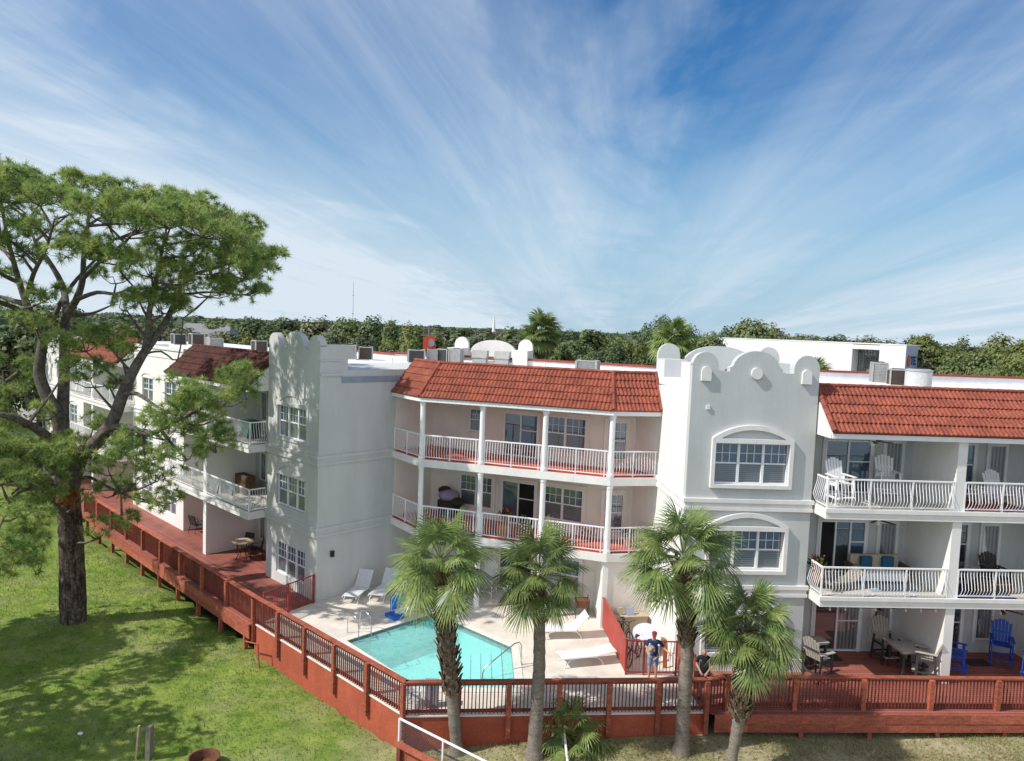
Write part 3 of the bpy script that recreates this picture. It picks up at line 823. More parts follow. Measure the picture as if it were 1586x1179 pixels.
# plain wall of the left wing between two banks of balconies
def plain(F, s0, s1, cols, n=2, hw=.85):
    mb = MB(); zz = [-1.5]
    rows = [(.55, 1.95), (3.65, 5.05), (6.75, 8.15)]
    z = -1.5
    for (a, b) in rows:
        mb.box(F, s0, s1, -.3, 0, z, a); e = [s0] + [q for c in cols for q in (c - hw, c + hw)] + [s1]
        for i in range(0, len(e), 2): mb.box(F, e[i], e[i + 1], -.3, 0, a, b)
        z = b
    mb.box(F, s0, s1, -.3, 0, z, 10.1)
    mb.box(F, s0, s0 + .3, -2.05, -.3, -1.5, 10.1); mb.box(F, s1 - .3, s1, -2.05, -.3, -1.5, 10.1)
    part(mb, 'plain_wall', 'stucco_white')
    for (q, a, b, d) in ((Z2, .06, .08, .08), (Z3, .06, .08, .08), (Z2 - .28, .04, .04, .05), (Z3 - .28, .04, .04, .05), (10.06, .08, .08, .07), (9.53, .03, .03, .04)):
        tr = MB(); tr.box(F, s0 - .04, s1 + .04, -.3, d, q - a, q + b); part(tr, 'cornice_band', 'trim')
    for c in cols:
        for (a, b) in rows:
            pts = [(c + (hw + .12) * math.cos(rad(180 - 180 * i / 12)), b + .05 + .32 * math.sin(rad(180 * i / 12))) for i in range(13)]
            pin = [(c + (hw + .02) * math.cos(rad(180 - 180 * i / 12)), b + .03 + .24 * math.sin(rad(180 * i / 12))) for i in range(13)]
            tr = MB()
            for i in range(12): tr.prism(F, [pts[i], pts[i + 1], pin[i + 1], pin[i]], -.01, .05)
            part(tr, 'window_arch', 'trim')
    for c in cols:
        for (a, b) in rows: window(F, c - hw, c + hw, a, b, -.1, n, (2, 2))


plain(FL, 9.5, 17.3, (11.4, 14.9))
plain(FL, 27.2, 38, (29.6, 33.0))

# ---- court pavilion with round columns --------------------------------------
def off(p, q, d):        # line pq pushed out by d to its right
    x, y = q[0] - p[0], q[1] - p[1]; L = math.hypot(x, y); return (p[0] + y / L * d, p[1] - x / L * d), (q[0] + y / L * d, q[1] - x / L * d)


def cross(a, b, c, d):
    x1, y1, x2, y2 = b[0] - a[0], b[1] - a[1], d[0] - c[0], d[1] - c[1]
    t = ((c[0] - a[0]) * y2 - (c[1] - a[1]) * x2) / (x1 * y2 - y1 * x2); return (a[0] + x1 * t, a[1] + y1 * t)


WALLB = (FB(0, .0, 0)[:2], FB(6, .0, 0)[:2]); WALLT = (TL, (TL[0] + 6 * n_[0], TL[1] + 6 * n_[1]))


def court_line(d):       # offset of the column line by d (outwards > 0)
    l1, l2, l3 = off(A_, c1, d), off(c1, c4, d), off(c4, B_, d)
    return [cross(*WALLB, *l1), cross(*l1, *l2), cross(*l2, *l3), cross(*l3, *WALLT)]


fb_len = math.hypot(K_[0] - I_[0], K_[1] - I_[1]); fdir = ((K_[0] - I_[0]) / fb_len, (K_[1] - I_[1]) / fb_len)
FP = frame(I_, fdir, (fdir[1], -fdir[0]))                        # back facade of the court
f2 = math.hypot(Q_[0] - K_[0], Q_[1] - K_[1]); d2 = ((Q_[0] - K_[0]) / f2, (Q_[1] - K_[1]) / f2)
FK = frame(K_, d2, (d2[1], -d2[0]))
mb = MB(); mb.box(FP, -.3, fb_len, -.3, 0, -1, 9.9); part(mb, 'court_wall', 'stucco_beige')
mb = MB(); mb.box(FK, 0, f2 + .1, -.3, 0, -1, 9.9); part(mb, 'court_wall', 'stucco_beige')
q3 = math.hypot(B_[0] - Q_[0], B_[1] - Q_[1]); d3 = ((B_[0] - Q_[0]) / q3, (B_[1] - Q_[1]) / q3)
FQ = frame(Q_, d3, (d3[1], -d3[0]))
mb = MB(); mb.box(FQ, .0, q3 + .02, -.2, 0, -1, 9.2); part(mb, 'court_end_wall', 'stucco_beige')
# inner face of the blank wall behind the balconies is beige
mb = MB(); mb.box(FB, 3.98, 6.2, 0, .012, Z2, 8.66); part(mb, 'court_end_wall', 'stucco_beige')
cl = court_line(.16)
for z in (Z2, Z3):
    sl = MB(); sl.plate(cl + [Q_, K_, I_], z - .33, z - .012); b = part(sl, 'balcony', 'trim')
    fl = MB(); fl.plate(court_line(.10) + [Q_, K_, I_], z - .012, z); part(fl, 'balcony_floor', 'balcony_floor', b)
cols = [c1] + [(c1[0] + (c4[0] - c1[0]) * k / 3, c1[1] + (c4[1] - c1[1]) * k / 3) for k in (1, 2)] + [c4]
for i, (x, y) in enumerate(cols):
    for z0, z1 in ((0, Z2 - .33), (Z2, Z3 - .33), (Z3, 8.68)):
        if i == 3 and z0 == 0: continue
        c = MB(); c.lathe((x, y, 0), [(.15, z0), (.15, z0 + .12), (.118, z0 + .13), (.112, z1 - .14), (.14, z1 - .13), (.14, z1)], 16)
        part(c, 'column', 'white', smooth=True)
rl = court_line(.02)
for z in (Z2, Z3):
    railing(rl[0], rl[1], z, posts=2, bow=.07)
    pts = [rl[1]] + cols[1:3] + [rl[2]]
    for i in range(3):
        a, b = pts[i], pts[i + 1]; L = math.hypot(b[0] - a[0], b[1] - a[1]); k = .14 / L
        railing((a[0] + (b[0] - a[0]) * k, a[1] + (b[1] - a[1]) * k), (b[0] - (b[0] - a[0]) * k, b[1] - (b[1] - a[1]) * k), z, posts=2, bow=.07)
    railing(rl[2], rl[3], z, posts=2, bow=.07)
# ground floor: closed room under the right splay
mb = MB()
FC = frame(c4, hd(math.degrees(math.atan2(B_[1] - c4[1], B_[0] - c4[0]))), hd(math.degrees(math.atan2(B_[1] - c4[1], B_[0] - c4[0])) - 90))
mb.box(FC, -.12, 1.96, -.25, 0, -1, Z2 - .33); part(mb, 'court_wall', 'stucco_beige')
mb = MB(); sA = math.hypot(K_[0] - c4[0], K_[1] - c4[1]); FS = frame(c4, ((K_[0] - c4[0]) / sA, (K_[1] - c4[1]) / sA), (-(K_[1] - c4[1]) / sA, (K_[0] - c4[0]) / sA))
mb.box(FS, -.02, sA, -.1, .12, -1, Z2 - .33); part(mb, 'court_end_wall', 'stucco_white')
# roof of the pavilion
e, rg = court_line(.27), court_line(-1.0)
tile_lab = ['tile', 'tile', 'tile']
for i in range(3):
    tile_roof((*e[i], 8.87), (*e[i + 1], 8.87), (*rg[i], 10.3), (*rg[i + 1], 10.3), 'tile')
    ridge_tiles((*rg[i], 10.35), (*rg[i + 1], 10.35), 'tile', .07, .4)
for i in (1, 2): ridge_tiles((*e[i], 8.94), (*rg[i], 10.37), 'tile', .075, .36)
ridge_tiles((*e[3], 8.94), (*rg[3], 10.37), 'tile', .075, .36)
sf = MB(); sf.plate(court_line(.18) + [Q_, K_, I_], 8.68, 8.74); part(sf, 'soffit', 'trim')
ev = MB(); eo, ei = court_line(.24), court_line(.17)
for i in range(3):
    ev.plate([eo[i], eo[i + 1], ei[i + 1], ei[i]], 8.70, 8.90)
part(ev, 'eave', 'white')
ro, ri = court_line(-1.0), court_line(-1.2)
rw = MB()
for i in range(3): rw.plate([ro[i], ro[i + 1], ri[i + 1], ri[i]], 8.75, 10.28)
part(rw, 'ridge_wall', 'roof_white')
# windows and doors of the court; s along the facade from the inner left corner
for z in (0, Z2, Z3):
    slider(FP, 3.98, 5.65, z + .03, z + 1.98, .06, 2, ('glass_dark', 'glass_upper') if z == Z3 else ('glass_upper', 'opening')); surround(FP, 3.98, 5.65, z, z + 1.98, 0, m='stucco_beige')
    window(FP, 6.05, 7.95, z + .55, z + 2.02, .06, 2, (3, 2)); surround(FP, 6.05, 7.95, z + .4, z + 2.02, 0, m='stucco_beige', w=.16)
    if z == Z3: window(FP, 2.15, 2.75, z + .95, z + 2.0, .06, 1, (2, 2)); surround(FP, 2.15, 2.75, z + .85, z + 2.0, 0, m='stucco_beige', w=.16)
    if z == Z2: window(FP, 1.75, 3.45, z + .5, z + 1.98, .06, 2, (3, 2)); surround(FP, 1.75, 3.45, z + .4, z + 1.98, 0, m='stucco_beige', w=.16)
    if z: window(FK, .15, .95, z + .35, z + 2.0, .06, 1, (3, 2)); surround(FK, .15, .95, z + .2, z + 2.0, 0, m='stucco_beige', w=.16)

# ---- flat roofs ---------------------------------------------------------------
rgl = court_line(-1.05)
poly = [FL(38, -.25, 0)[:2], FL(-4.1, -.25, 0)[:2], FB(.4, -.2, 0)[:2], rgl[0], rgl[1], rgl[2], rgl[3], FR(-4.3, -.28, 0)[:2], FR(0, -.28, 0)[:2], FR(.12, -.6, 0)[:2],
        FR(15, -.6, 0)[:2], (38, 34), (38, 47.9), (18.0, 46.8), (9.0, 44.2), (-2.0, 48.8), FL(9, -14, 0)[:2], FL(38, -14, 0)[:2]]
mb = MB(); mb.plate(poly, 9.25, 9.55); part(mb, 'flat_roof', 'roof_white')


def low_wall(p, q, h, name='roof_parapet', cop=True, th=.25, z0=9.5):
    F = frame(p, ((q[0] - p[0]) / math.dist(p, q), (q[1] - p[1]) / math.dist(p, q)), ((q[1] - p[1]) / math.dist(p, q), -(q[0] - p[0]) / math.dist(p, q)))
    L = math.dist(p, q); mb = MB(); mb.box(F, 0, L, -th, 0, z0, z0 + h); o = part(mb, name, 'roof_white')
    if cop:
        c = MB(); c.box(F, -.02, L + .02, -th - .05, .06, z0 + h, z0 + h + .13); part(c, 'coping', 'coping', o)
    return F


low_wall((-2.0, 48.6), (9.0, 44.0), .42); low_wall((9.0, 44.0), (14.5, 43.2), .42)
low_wall((18.0, 46.5), (33.5, 47.6), .45)
low_wall(FL(16, -13.6, 0)[:2], FL(9, -13.8, 0)[:2], .35); low_wall(FL(9, -13.8, 0)[:2], (-2, 48.6), .42)
low_wall(FL(38, -.4, 0)[:2], FL(27.2, -.4, 0)[:2], .5, cop=False)


def mission_crest(cx, cy, head, W, name='roof_crest', m='stucco_white'):
    """scalloped parapet of the far side, seen from behind"""
    d = hd(head); F = frame((cx, cy), d, (d[1], -d[0]))
    hw = W / 2; lw = W * .09; p = [(-hw, 9.3), (-hw, 10.75)] + arc(-hw + lw, 10.75, lw, lw * 1.05, 180, 0, 10) + [(-hw + 2 * lw, 10.35)]
    p += arc(0, 10.3, W * .29, W * .135 + .1, 175, 5, 16) + [(hw - 2 * lw, 10.35)] + arc(hw - lw, 10.75, lw, lw * 1.05, 180, 0, 10) + [(hw, 9.3)]
    mb = MB(); mb.prism(F, p, -.28, 0); mb.box(F, -hw, -hw + 2 * lw, 0, 1.5, 9.3, 10.55); mb.box(F, hw - 2 * lw, hw, 0, 1.5, 9.3, 10.55)
    mb.box(F, -hw + 2 * lw, hw - 2 * lw, 0, 1.4, 9.3, 9.75)
    return part(mb, name, m)


mission_crest(-1.35, 49.2, -14, 5.4); mission_crest(12.15, 43.4, 3.6, 7.3, m='stucco')
# ------------------------------------------------------------------ decks, pool court and fences
Fc, Fl, Fr, Jg = (-2.88, 21.85), (-9.75, 28.28), (6.58, 22.79), (7.25, 23.06)
FeR, FeL = (21.0, 23.93), (-25.3, 43.6)
P_L, P_B, P_R, P_FR, P_FL = (-5.84, 26.93), (-2.88, 29.93), (.36, 26.92), (.50, 23.79), (-2.66, 23.55)
POOL = [P_L, P_B, P_R, P_FR, P_FL]


def scale_poly(poly, d):
    n = len(poly); out = []
    a2 = sum(poly[i][0] * poly[(i + 1) % n][1] - poly[(i + 1) % n][0] * poly[i][1] for i in range(n))
    sg = 1 if a2 > 0 else -1
    for i in range(n):
        a, b, c = poly[i - 1], poly[i], poly[(i + 1) % n]
        out.append(cross(*off(a, b, d * sg), *off(b, c, d * sg)))
    return out


def ring_sheet(name, outer, inner, z, m, kind=None, label=None, drop=.3, parent=None):
    bm = bmesh.new()
    lo = [bm.verts.new((x, y, z)) for x, y in outer]; li = [bm.verts.new((x, y, z)) for x, y in inner]
    ed = [bm.edges.new((lp[i], lp[(i + 1) % len(lp)])) for lp in (lo, li) for i in range(len(lp))]
    r = bmesh.ops.triangle_fill(bm, edges=ed, use_beauty=True)
    fc = [f for f in bm.faces]
    for lp in (lo, li):
        lw = [bm.verts.new((v.co.x, v.co.y, z - drop)) for v in lp]
        for i in range(len(lp)):
            j = (i + 1) % len(lp); bm.faces.new((lp[i], lp[j], lw[j], lw[i]))
    bmesh.ops.recalc_face_normals(bm, faces=bm.faces)
    me = bpy.data.meshes.new(name); bm.to_mesh(me); bm.free(); me.materials.append(m)
    for p in me.polygons:
        pass
    o = bpy.data.objects.new(name, me); COL.objects.link(o)
    if kind: o['kind'] = kind
    if label: o['label'] = label
    if parent:
        o.parent = parent; o.location = tuple(-q for q in WL[parent.name]); WL[o.name] = WL[parent.name]
    return o


inward = lambda p, q, d: off(p, q, -d)
court = [(-2.86, 21.93), (6.5, 22.83), (6.24, 25.6), (5.97, 29.6), Q_, K_, I_, FB(6.2, .02, 0)[:2], FB(.02, .02, 0)[:2], (-8.05, 30.65), (-9.62, 28.28)]
ring_sheet('pool_deck', court, scale_poly(POOL, .16), 0.0, M['concrete'], 'structure', 'pale concrete pool deck inside the court')

pool = empty('swimming_pool', (-2.3, 26.2, 0), 'small turquoise swimming pool with pale coping set in the court deck', 'swimming pool')
ring_sheet('coping', scale_poly(POOL, .30), POOL, .022, M['coping_stone'], parent=pool, drop=.1)
mb = MB(); n = len(POOL); ins = scale_poly(POOL, -.004)
for i in range(n):
    a, b = ins[i], ins[(i + 1) % n]
    mb.add([(*a, .0), (*b, .0), (*b, -.24), (*a, -.24)], [(0, 1, 2, 3)])
mb.build('tile_band', M['pooltile'], pool, fix=False)
mb = MB()
for i in range(n):
    a, b = POOL[i], POOL[(i + 1) % n]
    mb.add([(*a, -.2), (*b, -.2), (*b, -1.35), (*a, -1.35)], [(0, 1, 2, 3)])
mb.add([(*p, -1.35) for p in POOL], [tuple(range(n))])
mb.build('basin', M['basin'], pool, fix=False)
# steps along the right side, dark nosing tiles on each
ax = ((P_FR[0] - P_R[0]), (P_FR[1] - P_R[1]))
for k in range(4):
    d0 = .38 * (k + 1); z1 = -.26 - .26 * k
    a, b = off(P_R, P_FR, d0); fr = [P_R, P_FR]
    if True:
        A1, B1 = off(P_R, P_FR, d0)
        A1 = cross(A1, B1, P_B, P_R); B1 = cross(*off(P_R, P_FR, d0), P_FR, P_FL)
        st = MB(); st.plate([P_R, P_FR, B1, A1], -1.34, z1); stp = st.build('step', M['basin'], pool)
        ns = MB(); A2, B2 = off(P_R, P_FR, d0 - .035); A2 = cross(A2, B2, P_B, P_R); B2 = cross(A2, B2, P_FR, P_FL)
        ns.plate([A1, B1, B2, A2], z1, z1 + .006); ns.build('nosing', M['pooltile'], stp)


def water_mat():
    m = bpy.data.materials.new('pool_water'); m.use_nodes = True; nt = m.node_tree; nt.nodes.remove(nt.nodes['Principled BSDF'])
    out = nt.nodes['Material Output']
    tr = nd(nt, 'ShaderNodeBsdfTransparent'); tr.inputs['Color'].default_value = (.62, .96, .94, 1)
    gl = nd(nt, 'ShaderNodeBsdfGlossy'); gl.inputs['Roughness'].default_value = .03
    tc = nd(nt, 'ShaderNodeTexCoord'); nz = nd(nt, 'ShaderNodeTexNoise'); nz.inputs['Scale'].default_value = 7; nz.inputs['Detail'].default_value = 4
    nt.links.new(tc.outputs['Object'], nz.inputs['Vector'])
    bp = nd(nt, 'ShaderNodeBump'); bp.inputs['Strength'].default_value = .35; bp.inputs['Distance'].default_value = .03
    nt.links.new(nz.outputs['Fac'], bp.inputs['Height']); nt.links.new(bp.outputs['Normal'], gl.inputs['Normal'])
    fr = nd(nt, 'ShaderNodeFresnel'); fr.inputs['IOR'].default_value = 1.33; nt.links.new(bp.outputs['Normal'], fr.inputs['Normal'])
    # pale diffuse brightens the water; its cell pattern imitates caustic light
    df = nd(nt, 'ShaderNodeBsdfDiffuse'); df.inputs['Color'].default_value = (.52, .90, .88, 1)
    v = nd(nt, 'ShaderNodeTexVoronoi', feature='SMOOTH_F1'); v.inputs['Scale'].default_value = 3.2
    wz = nd(nt, 'ShaderNodeTexNoise'); wz.inputs['Scale'].default_value = 2; nt.links.new(tc.outputs['Object'], wz.inputs['Vector'])
    va = nd(nt, 'ShaderNodeVectorMath', operation='ADD'); nt.links.new(tc.outputs['Object'], va.inputs[0]); nt.links.new(wz.outputs['Color'], va.inputs[1])
    nt.links.new(va.outputs[0], v.inputs['Vector'])
    mr = nd(nt, 'ShaderNodeMapRange'); mr.inputs['To Min'].default_value = .26; mr.inputs['To Max'].default_value = .42
    nt.links.new(v.outputs['Distance'], mr.inputs['Value'])
    m1 = nd(nt, 'ShaderNodeMixShader'); nt.links.new(mr.outputs['Result'], m1.inputs[0])
    nt.links.new(tr.outputs[0], m1.inputs[1]); nt.links.new(df.outputs[0], m1.inputs[2])
    m2 = nd(nt, 'ShaderNodeMixShader'); nt.links.new(fr.outputs[0], m2.inputs[0]); nt.links.new(m1.outputs[0], m2.inputs[1]); nt.links.new(gl.outputs[0], m2.inputs[2])
    nt.links.new(m2.outputs[0], out.inputs['Surface'])
    return m


mb = MB(); mb.add([(*p, -.10) for p in POOL[::-1]], [tuple(range(n))]); mb.build('water', water_mat(), pool, fix=False)

# wooden decks
dr = [Jg, FeR, (22, 26.2), FR(9.5, -1.75, 0)[:2], FR(.1, -1.75, 0)[:2], FR(.1, 0, 0)[:2], FR(-4.6, 0, 0)[:2], (6.52, 22.9)]
out_r = [(6.85, 22.62), (21.0, 23.58)]
ov = MB(); ov.plate([out_r[0], out_r[1], (22, 23.6), (22, 26.4), FR(11, -1.75, 0)[:2], FR(.1, -1.75, 0)[:2], FR(.1, 0, 0)[:2], (6.26, 25.56), (6.54, 22.8)], -.05, -.006)
tag(ov.build('deck', M['deck']), 'red stained board deck along the right wing', kind='structure')
lo0, lo1 = off(Fl, FeL, -.24)
dl = MB(); dl.plate([lo0, lo1, FL(40, 0, 0)[:2], FL(38, 0, 0)[:2], FL(27.2, 0, 0)[:2], FL(27.2, -1.75, 0)[:2], FL(17.3, -1.75, 0)[:2], FL(17.3, 0, 0)[:2], FL(9.5, 0, 0)[:2], FL(9.5, -1.75, 0)[:2],
                     FL(0, -1.75, 0)[:2], FL(0, 0, 0)[:2], (-8.05, 30.66), (-9.6, 28.25)], -.05, -.006)
tag(dl.build('deck', M['deck_left']), 'red stained board deck along the left wing', kind='structure')


def deck_rim(p, q, name, label, posts, side=1, h=.55):
    """fascia boards and short posts carrying the deck's outer edge"""
    a, b = off(p, q, .0); L = math.dist(p, q); F = frame(p, ((q[0] - p[0]) / L, (q[1] - p[1]) / L), ((q[1] - p[1]) / L * side, -(q[0] - p[0]) / L * side))
    mid = F(L / 2, 0, 0); root = empty(name, (mid[0], mid[1], gz(mid[0], mid[1])), label, 'deck edge')
    nb = int(L / 3.4) + 1
    for k in range(nb):
        mb = MB(); mb.box(F, L * k / nb + .004, L * (k + 1) / nb - .004, .0, .045, -.30, -.004); mb.build('fascia_board', M['redwood'], root)
        mb = MB(); mb.box(F, max(0, L * (k + .4) / nb - L / nb) + .004, L * (k + .4) / nb - .004, -.01, .03, -.60, -.304); mb.build('fascia_board', M['redwood'], root)
    s = .6
    while s < L:
        x, y, _ = F(s, -.12, 0); z = gz(x, y) - .3
        mb = MB(); mb.box(F, s - .07, s + .07, -.2, -.05, z, -.06); mb.build('post', M['redwood'], root); s += posts
    return root


deck_rim(out_r[0], out_r[1], 'deck_edge', 'red fascia boards and stub posts under the right deck', 2.3)
deck_rim(lo0, lo1, 'deck_edge', 'red fascia boards on tall posts under the left deck', 2.3, side=-1)

# red retaining wall round the pool
rw = empty('retaining_wall', (Fc[0], Fc[1], -1.3), 'red painted retaining wall below the pool fence', 'retaining wall')


def ret_wall(p, q):
    L = math.dist(p, q); F = frame(p, ((q[0] - p[0]) / L, (q[1] - p[1]) / L), ((q[1] - p[1]) / L, -(q[0] - p[0]) / L))
    n = 8; mb = MB()
    for k in range(n):
        s0, s1 = L * k / n, L * (k + 1) / n; z0 = gz(*F(s0, 0, 0)[:2]) - .3; z1 = gz(*F(s1, 0, 0)[:2]) - .3
        mb.add([F(s0, .04, z0), F(s1, .04, z1), F(s1, .04, -.052), F(s0, .04, -.052), F(s0, -.2, z0), F(s1, -.2, z1), F(s1, -.2, -.052), F(s0, -.2, -.052)],
               [(0, 1, 2, 3), (4, 5, 6, 7), (3, 2, 6, 7)])
    mb.build('wall_face', M['redwall'], rw, fix=False)
    mb = MB(); mb.box(F, 0, L, -.1, .07, -.05, -.002); mb.build('concrete_edge', M['coping_stone'], rw)


ret_wall(Fl, Fc); ret_wall(Fc, Fr)


def wood_fence(name, label, pts, spacing, lower=-.02, post_out=0.0, h=1.07, ends=(True, True), post_drop=.9, baluster=.115):
    """timber railing: flat cap, thin pickets, heavy posts"""
    root = empty(name, (pts[0][0], pts[0][1], 0), label, 'fence')
    for i in range(len(pts) - 1):
        p, q = pts[i], pts[i + 1]; L = math.dist(p, q); F = frame(p, ((q[0] - p[0]) / L, (q[1] - p[1]) / L), ((q[1] - p[1]) / L, -(q[0] - p[0]) / L))
        mb = MB(); nseg = max(1, int(L / 3.6))
        for k in range(nseg): mb.box(F, L * k / nseg - .02 * (k == 0), L * (k + 1) / nseg + (.02 if k == nseg - 1 else -.006), -.10, .09, h - .045, h)
        mb.build('cap_rail', M['redwood'], root)
        mb = MB(); mb.box(F, 0, L, -.03, .02, h - .15, h - .046); mb.build('upper_rail', M['redwood'], root)
        mb = MB(); mb.box(F, 0, L, -.03, .02, .06, .15); mb.build('lower_rail', M['redwood_dk'], root)
        mb = MB(); nb = int(L / baluster)
        for k in range(nb):
            s = L * (k + .5) / nb; mb.box(F, s - .017, s + .017, .022, .052, .03, h - .05)
        mb.build('pickets', M['redwood_dk'], root)
        npst = max(1, round(L / spacing))
        for k in range(npst + 1):
            if k == 0 and (i > 0 or not ends[0]): continue
            if k == npst and i == len(pts) - 2 and not ends[1]: continue
            s = L * k / npst; mb = MB(); w = .075
            mb.box(F, s - w, s + w, .055, .055 + .12, -post_drop if post_drop else .0, h - .05); mb.build('post', M['redwood'], root)
    return root


wood_fence('pool_fence', 'red timber railing along the angled left side of the pool', [Fl, Fc], 1.72, post_drop=.72)
wood_fence('pool_fence', 'red timber railing along the front of the pool court', [Fc, Fr, Jg], 1.72, post_drop=.72, ends=(False, True))
wood_fence('deck_fence', 'red timber railing along the front of the right deck', [Jg, FeR], 2.3, post_drop=.02, ends=(False, True))
wood_fence('deck_fence', 'long red timber railing along the shaded left deck', [FeL, Fl], 2.3, post_drop=.02)


def metal_fence(name, label, p, q, posts, h=1.25, cat='gate'):
    root = empty(name, (p[0], p[1], 0), label, cat); L = math.dist(p, q)
    F = frame(p, ((q[0] - p[0]) / L, (q[1] - p[1]) / L), ((q[1] - p[1]) / L, -(q[0] - p[0]) / L))
    mb = MB(); mb.box(F, 0, L, -.02, .02, h - .04, h); mb.build('top_rail', M['redmetal'], root)
    mb = MB(); mb.box(F, 0, L, -.02, .02, .08, .12); mb.build('bottom_rail', M['redmetal'], root)
    mb = MB(); n = int(L / .115)
    for k in range(1, n): s = L * k / n; mb.box(F, s - .009, s + .009, -.009, .009, .12, h - .04)
    mb.build('bars', M['redmetal'], root)
    for s in posts: mb = MB(); mb.box(F, s - .03, s + .03, -.03, .031, 0, h + .02); mb.build('post', M['redmetal'], root)
    return root


metal_fence('metal_gate', 'red metal bar gate beside the man in the blue shirt', (4.37, 25.08), (6.18, 25.14), (.02, .65, 1.78))
metal_fence('metal_gate', 'red metal bar gate at the corner of the shaded left tower', (-9.45, 28.2), (-8.06, 30.55), (.05, 1.3, 2.7))
# solid red panels
pr = empty('privacy_fence', (4.2, 27.1, 0), 'tall solid red board fence hiding the bicycles beside the pool', 'fence')
p, q = (4.04, 29.05), (4.35, 25.08); L = math.dist(p, q); F = frame(p, ((q[0] - p[0]) / L, (q[1] - p[1]) / L), ((q[1] - p[1]) / L, -(q[0] - p[0]) / L))
mb = MB()
for k in range(28): mb.box(F, L * k / 28 + .002, L * (k + 1) / 28 - .002, -.012, .012 + .002 * (k % 2), .12, 1.24)
mb.build('boards', M['redpanel'], pr); mb = MB(); mb.box(F, 0, L, -.03, .04, 1.24, 1.29); mb.build('top_rail', M['redpanel'], pr)
for s in (.03, L / 3, 2 * L / 3, L - .03): mb = MB(); mb.box(F, s - .03, s + .03, -.06, -.014, 0, 1.27); mb.build('post', M['redpanel'], pr)
pr = empty('privacy_fence', (6.45, 24.7, 0), 'short solid red panel jutting from the grey tower corner', 'fence')
p, q = (6.30, 25.5), (6.56, 24.2); L = math.dist(p, q); F = frame(p, ((q[0] - p[0]) / L, (q[1] - p[1]) / L), ((q[1] - p[1]) / L, -(q[0] - p[0]) / L))
mb = MB()
for k in range(9): mb.box(F, L * k / 9 + .002, L * (k + 1) / 9 - .002, -.012, .012 + .002 * (k % 2), .06, 1.16)
mb.build('boards', M['redpanel'], pr); mb = MB(); mb.box(F, 0, L, -.03, .04, 1.16, 1.21); mb.build('top_rail', M['redpanel'], pr)

# pool ladder and step handrail
ld = empty('pool_ladder', (-5.6, 27.1, 0), 'two looped stainless ladder rails at the left corner of the pool', 'ladder')
dn = Vector((.7, -.71, 0)); dt = Vector((.71, .7, 0)); base = Vector((-5.35, 27.42, 0))
pre = []
for k in (-.28, .28):
    b = base + dt * k
    pts = [b - dn * .62, b - dn * .62 + Vector((0, 0, .55)), b - dn * .52 + Vector((0, 0, .8)), b - dn * .3 + Vector((0, 0, .86)), b + dn * .08 + Vector((0, 0, .72)), b + dn * .16 + Vector((0, 0, .45)), b + dn * .16 + Vector((0, 0, -1.0))]
    mb = MB(); mb.tube(pts, .022, 8); mb.build('rail', M['steel'], ld, smooth=True)
for z in (-.3, -.6, -.9):
    mb = MB(); mb.bar(base - dt * .28 + dn * .16 + Vector((0, 0, z)), base + dt * .28 + dn * .16 + Vector((0, 0, z)), .07, .025); mb.build('tread', M['steel'], ld)
hr = empty('pool_handrail', (.7, 25.6, 0), 'single bent stainless handrail over the pool steps', 'handrail')
mb = MB(); mb.tube([(.72, 25.55, 0), (.70, 25.52, .72), (.62, 25.45, .86), (.45, 25.32, .86), (-.55, 24.62, .28), (-.62, 24.56, .1), (-.63, 24.55, -.7)], .024, 8)
mb.build('rail', M['steel'], hr, smooth=True)
mb = MB(); mb.lathe((.72, 25.55, 0), [(.06, 0), (.06, .02)], 10); mb.build('flange', M['steel'], hr)

# basketball hoop
bh = empty('basketball_hoop', (-4.3, 29.4, 0), 'blue poolside basketball hoop with rounded backboard on a blue base', 'basketball hoop')
bb = Vector((-4.35, 29.35, 0)); hx = Vector((.72, -.69, 0)); hy = Vector((.69, .72, 0))
Fh = lambda s, t, z: tuple(bb + hx * s + hy * t + Vector((0, 0, z)))
mb = MB(); mb.box(Fh, -.42, .28, -.30, .30, 0, .14); mb.box(Fh, -.32, .2, -.22, .22, .14, .19); mb.build('base', M['hoopblue'], bh, bevel=.04)
mb = MB(); mb.tube([Fh(0, 0, .15), Fh(.0, 0, .5), Fh(-.02, 0, .75)], [.085, .07, .06], 10); mb.build('pole', M['white'], bh, smooth=True)
mb = MB(); pl = [(-.36, .38), (.36, .38), (.38, .8)] + [(.38 * math.cos(rad(a)), .82 + .26 * math.sin(rad(a))) for a in range(15, 180, 15)] + [(-.38, .8)]
Fg = lambda s, t, z: Fh(t, s, z)
mb.prism(Fg, pl, .03, .09); bk = mb.build('backboard', M['hoopblue'], bh)
mb = MB()
sq = [(-.36, .4), (.36, .4), (.36, .8)] + [(.36 * math.cos(rad(a)), .82 + .24 * math.sin(rad(a))) for a in range(15, 180, 15)] + [(-.36, .8), (-.36, .4)]
mb.tube([Fg(s, .095, z) for s, z in sq], .012, 5, caps=False); mb.build('border', M['white'], bk)
mb = MB(); rim = [Fg(.17 * math.cos(rad(a)), .28 + .17 * math.sin(rad(a)), .52) for a in range(0, 361, 20)]
mb.tube(rim, .013, 5, caps=False); rimo = mb.build('rim', M['white'], bh)
mb = MB()
for a in range(0, 360, 30):
    p0 = Fg(.17 * math.cos(rad(a)), .28 + .17 * math.sin(rad(a)), .52); p1 = Fg(.09 * math.cos(rad(a + 25)), .28 + .09 * math.sin(rad(a + 25)), .27); mb.tube([p0, p1], .006, 4)
    p1 = Fg(.09 * math.cos(rad(a - 25)), .28 + .09 * math.sin(rad(a - 25)), .27); mb.tube([p0, p1], .006, 4)
mb.build('net', M['white'], rimo)


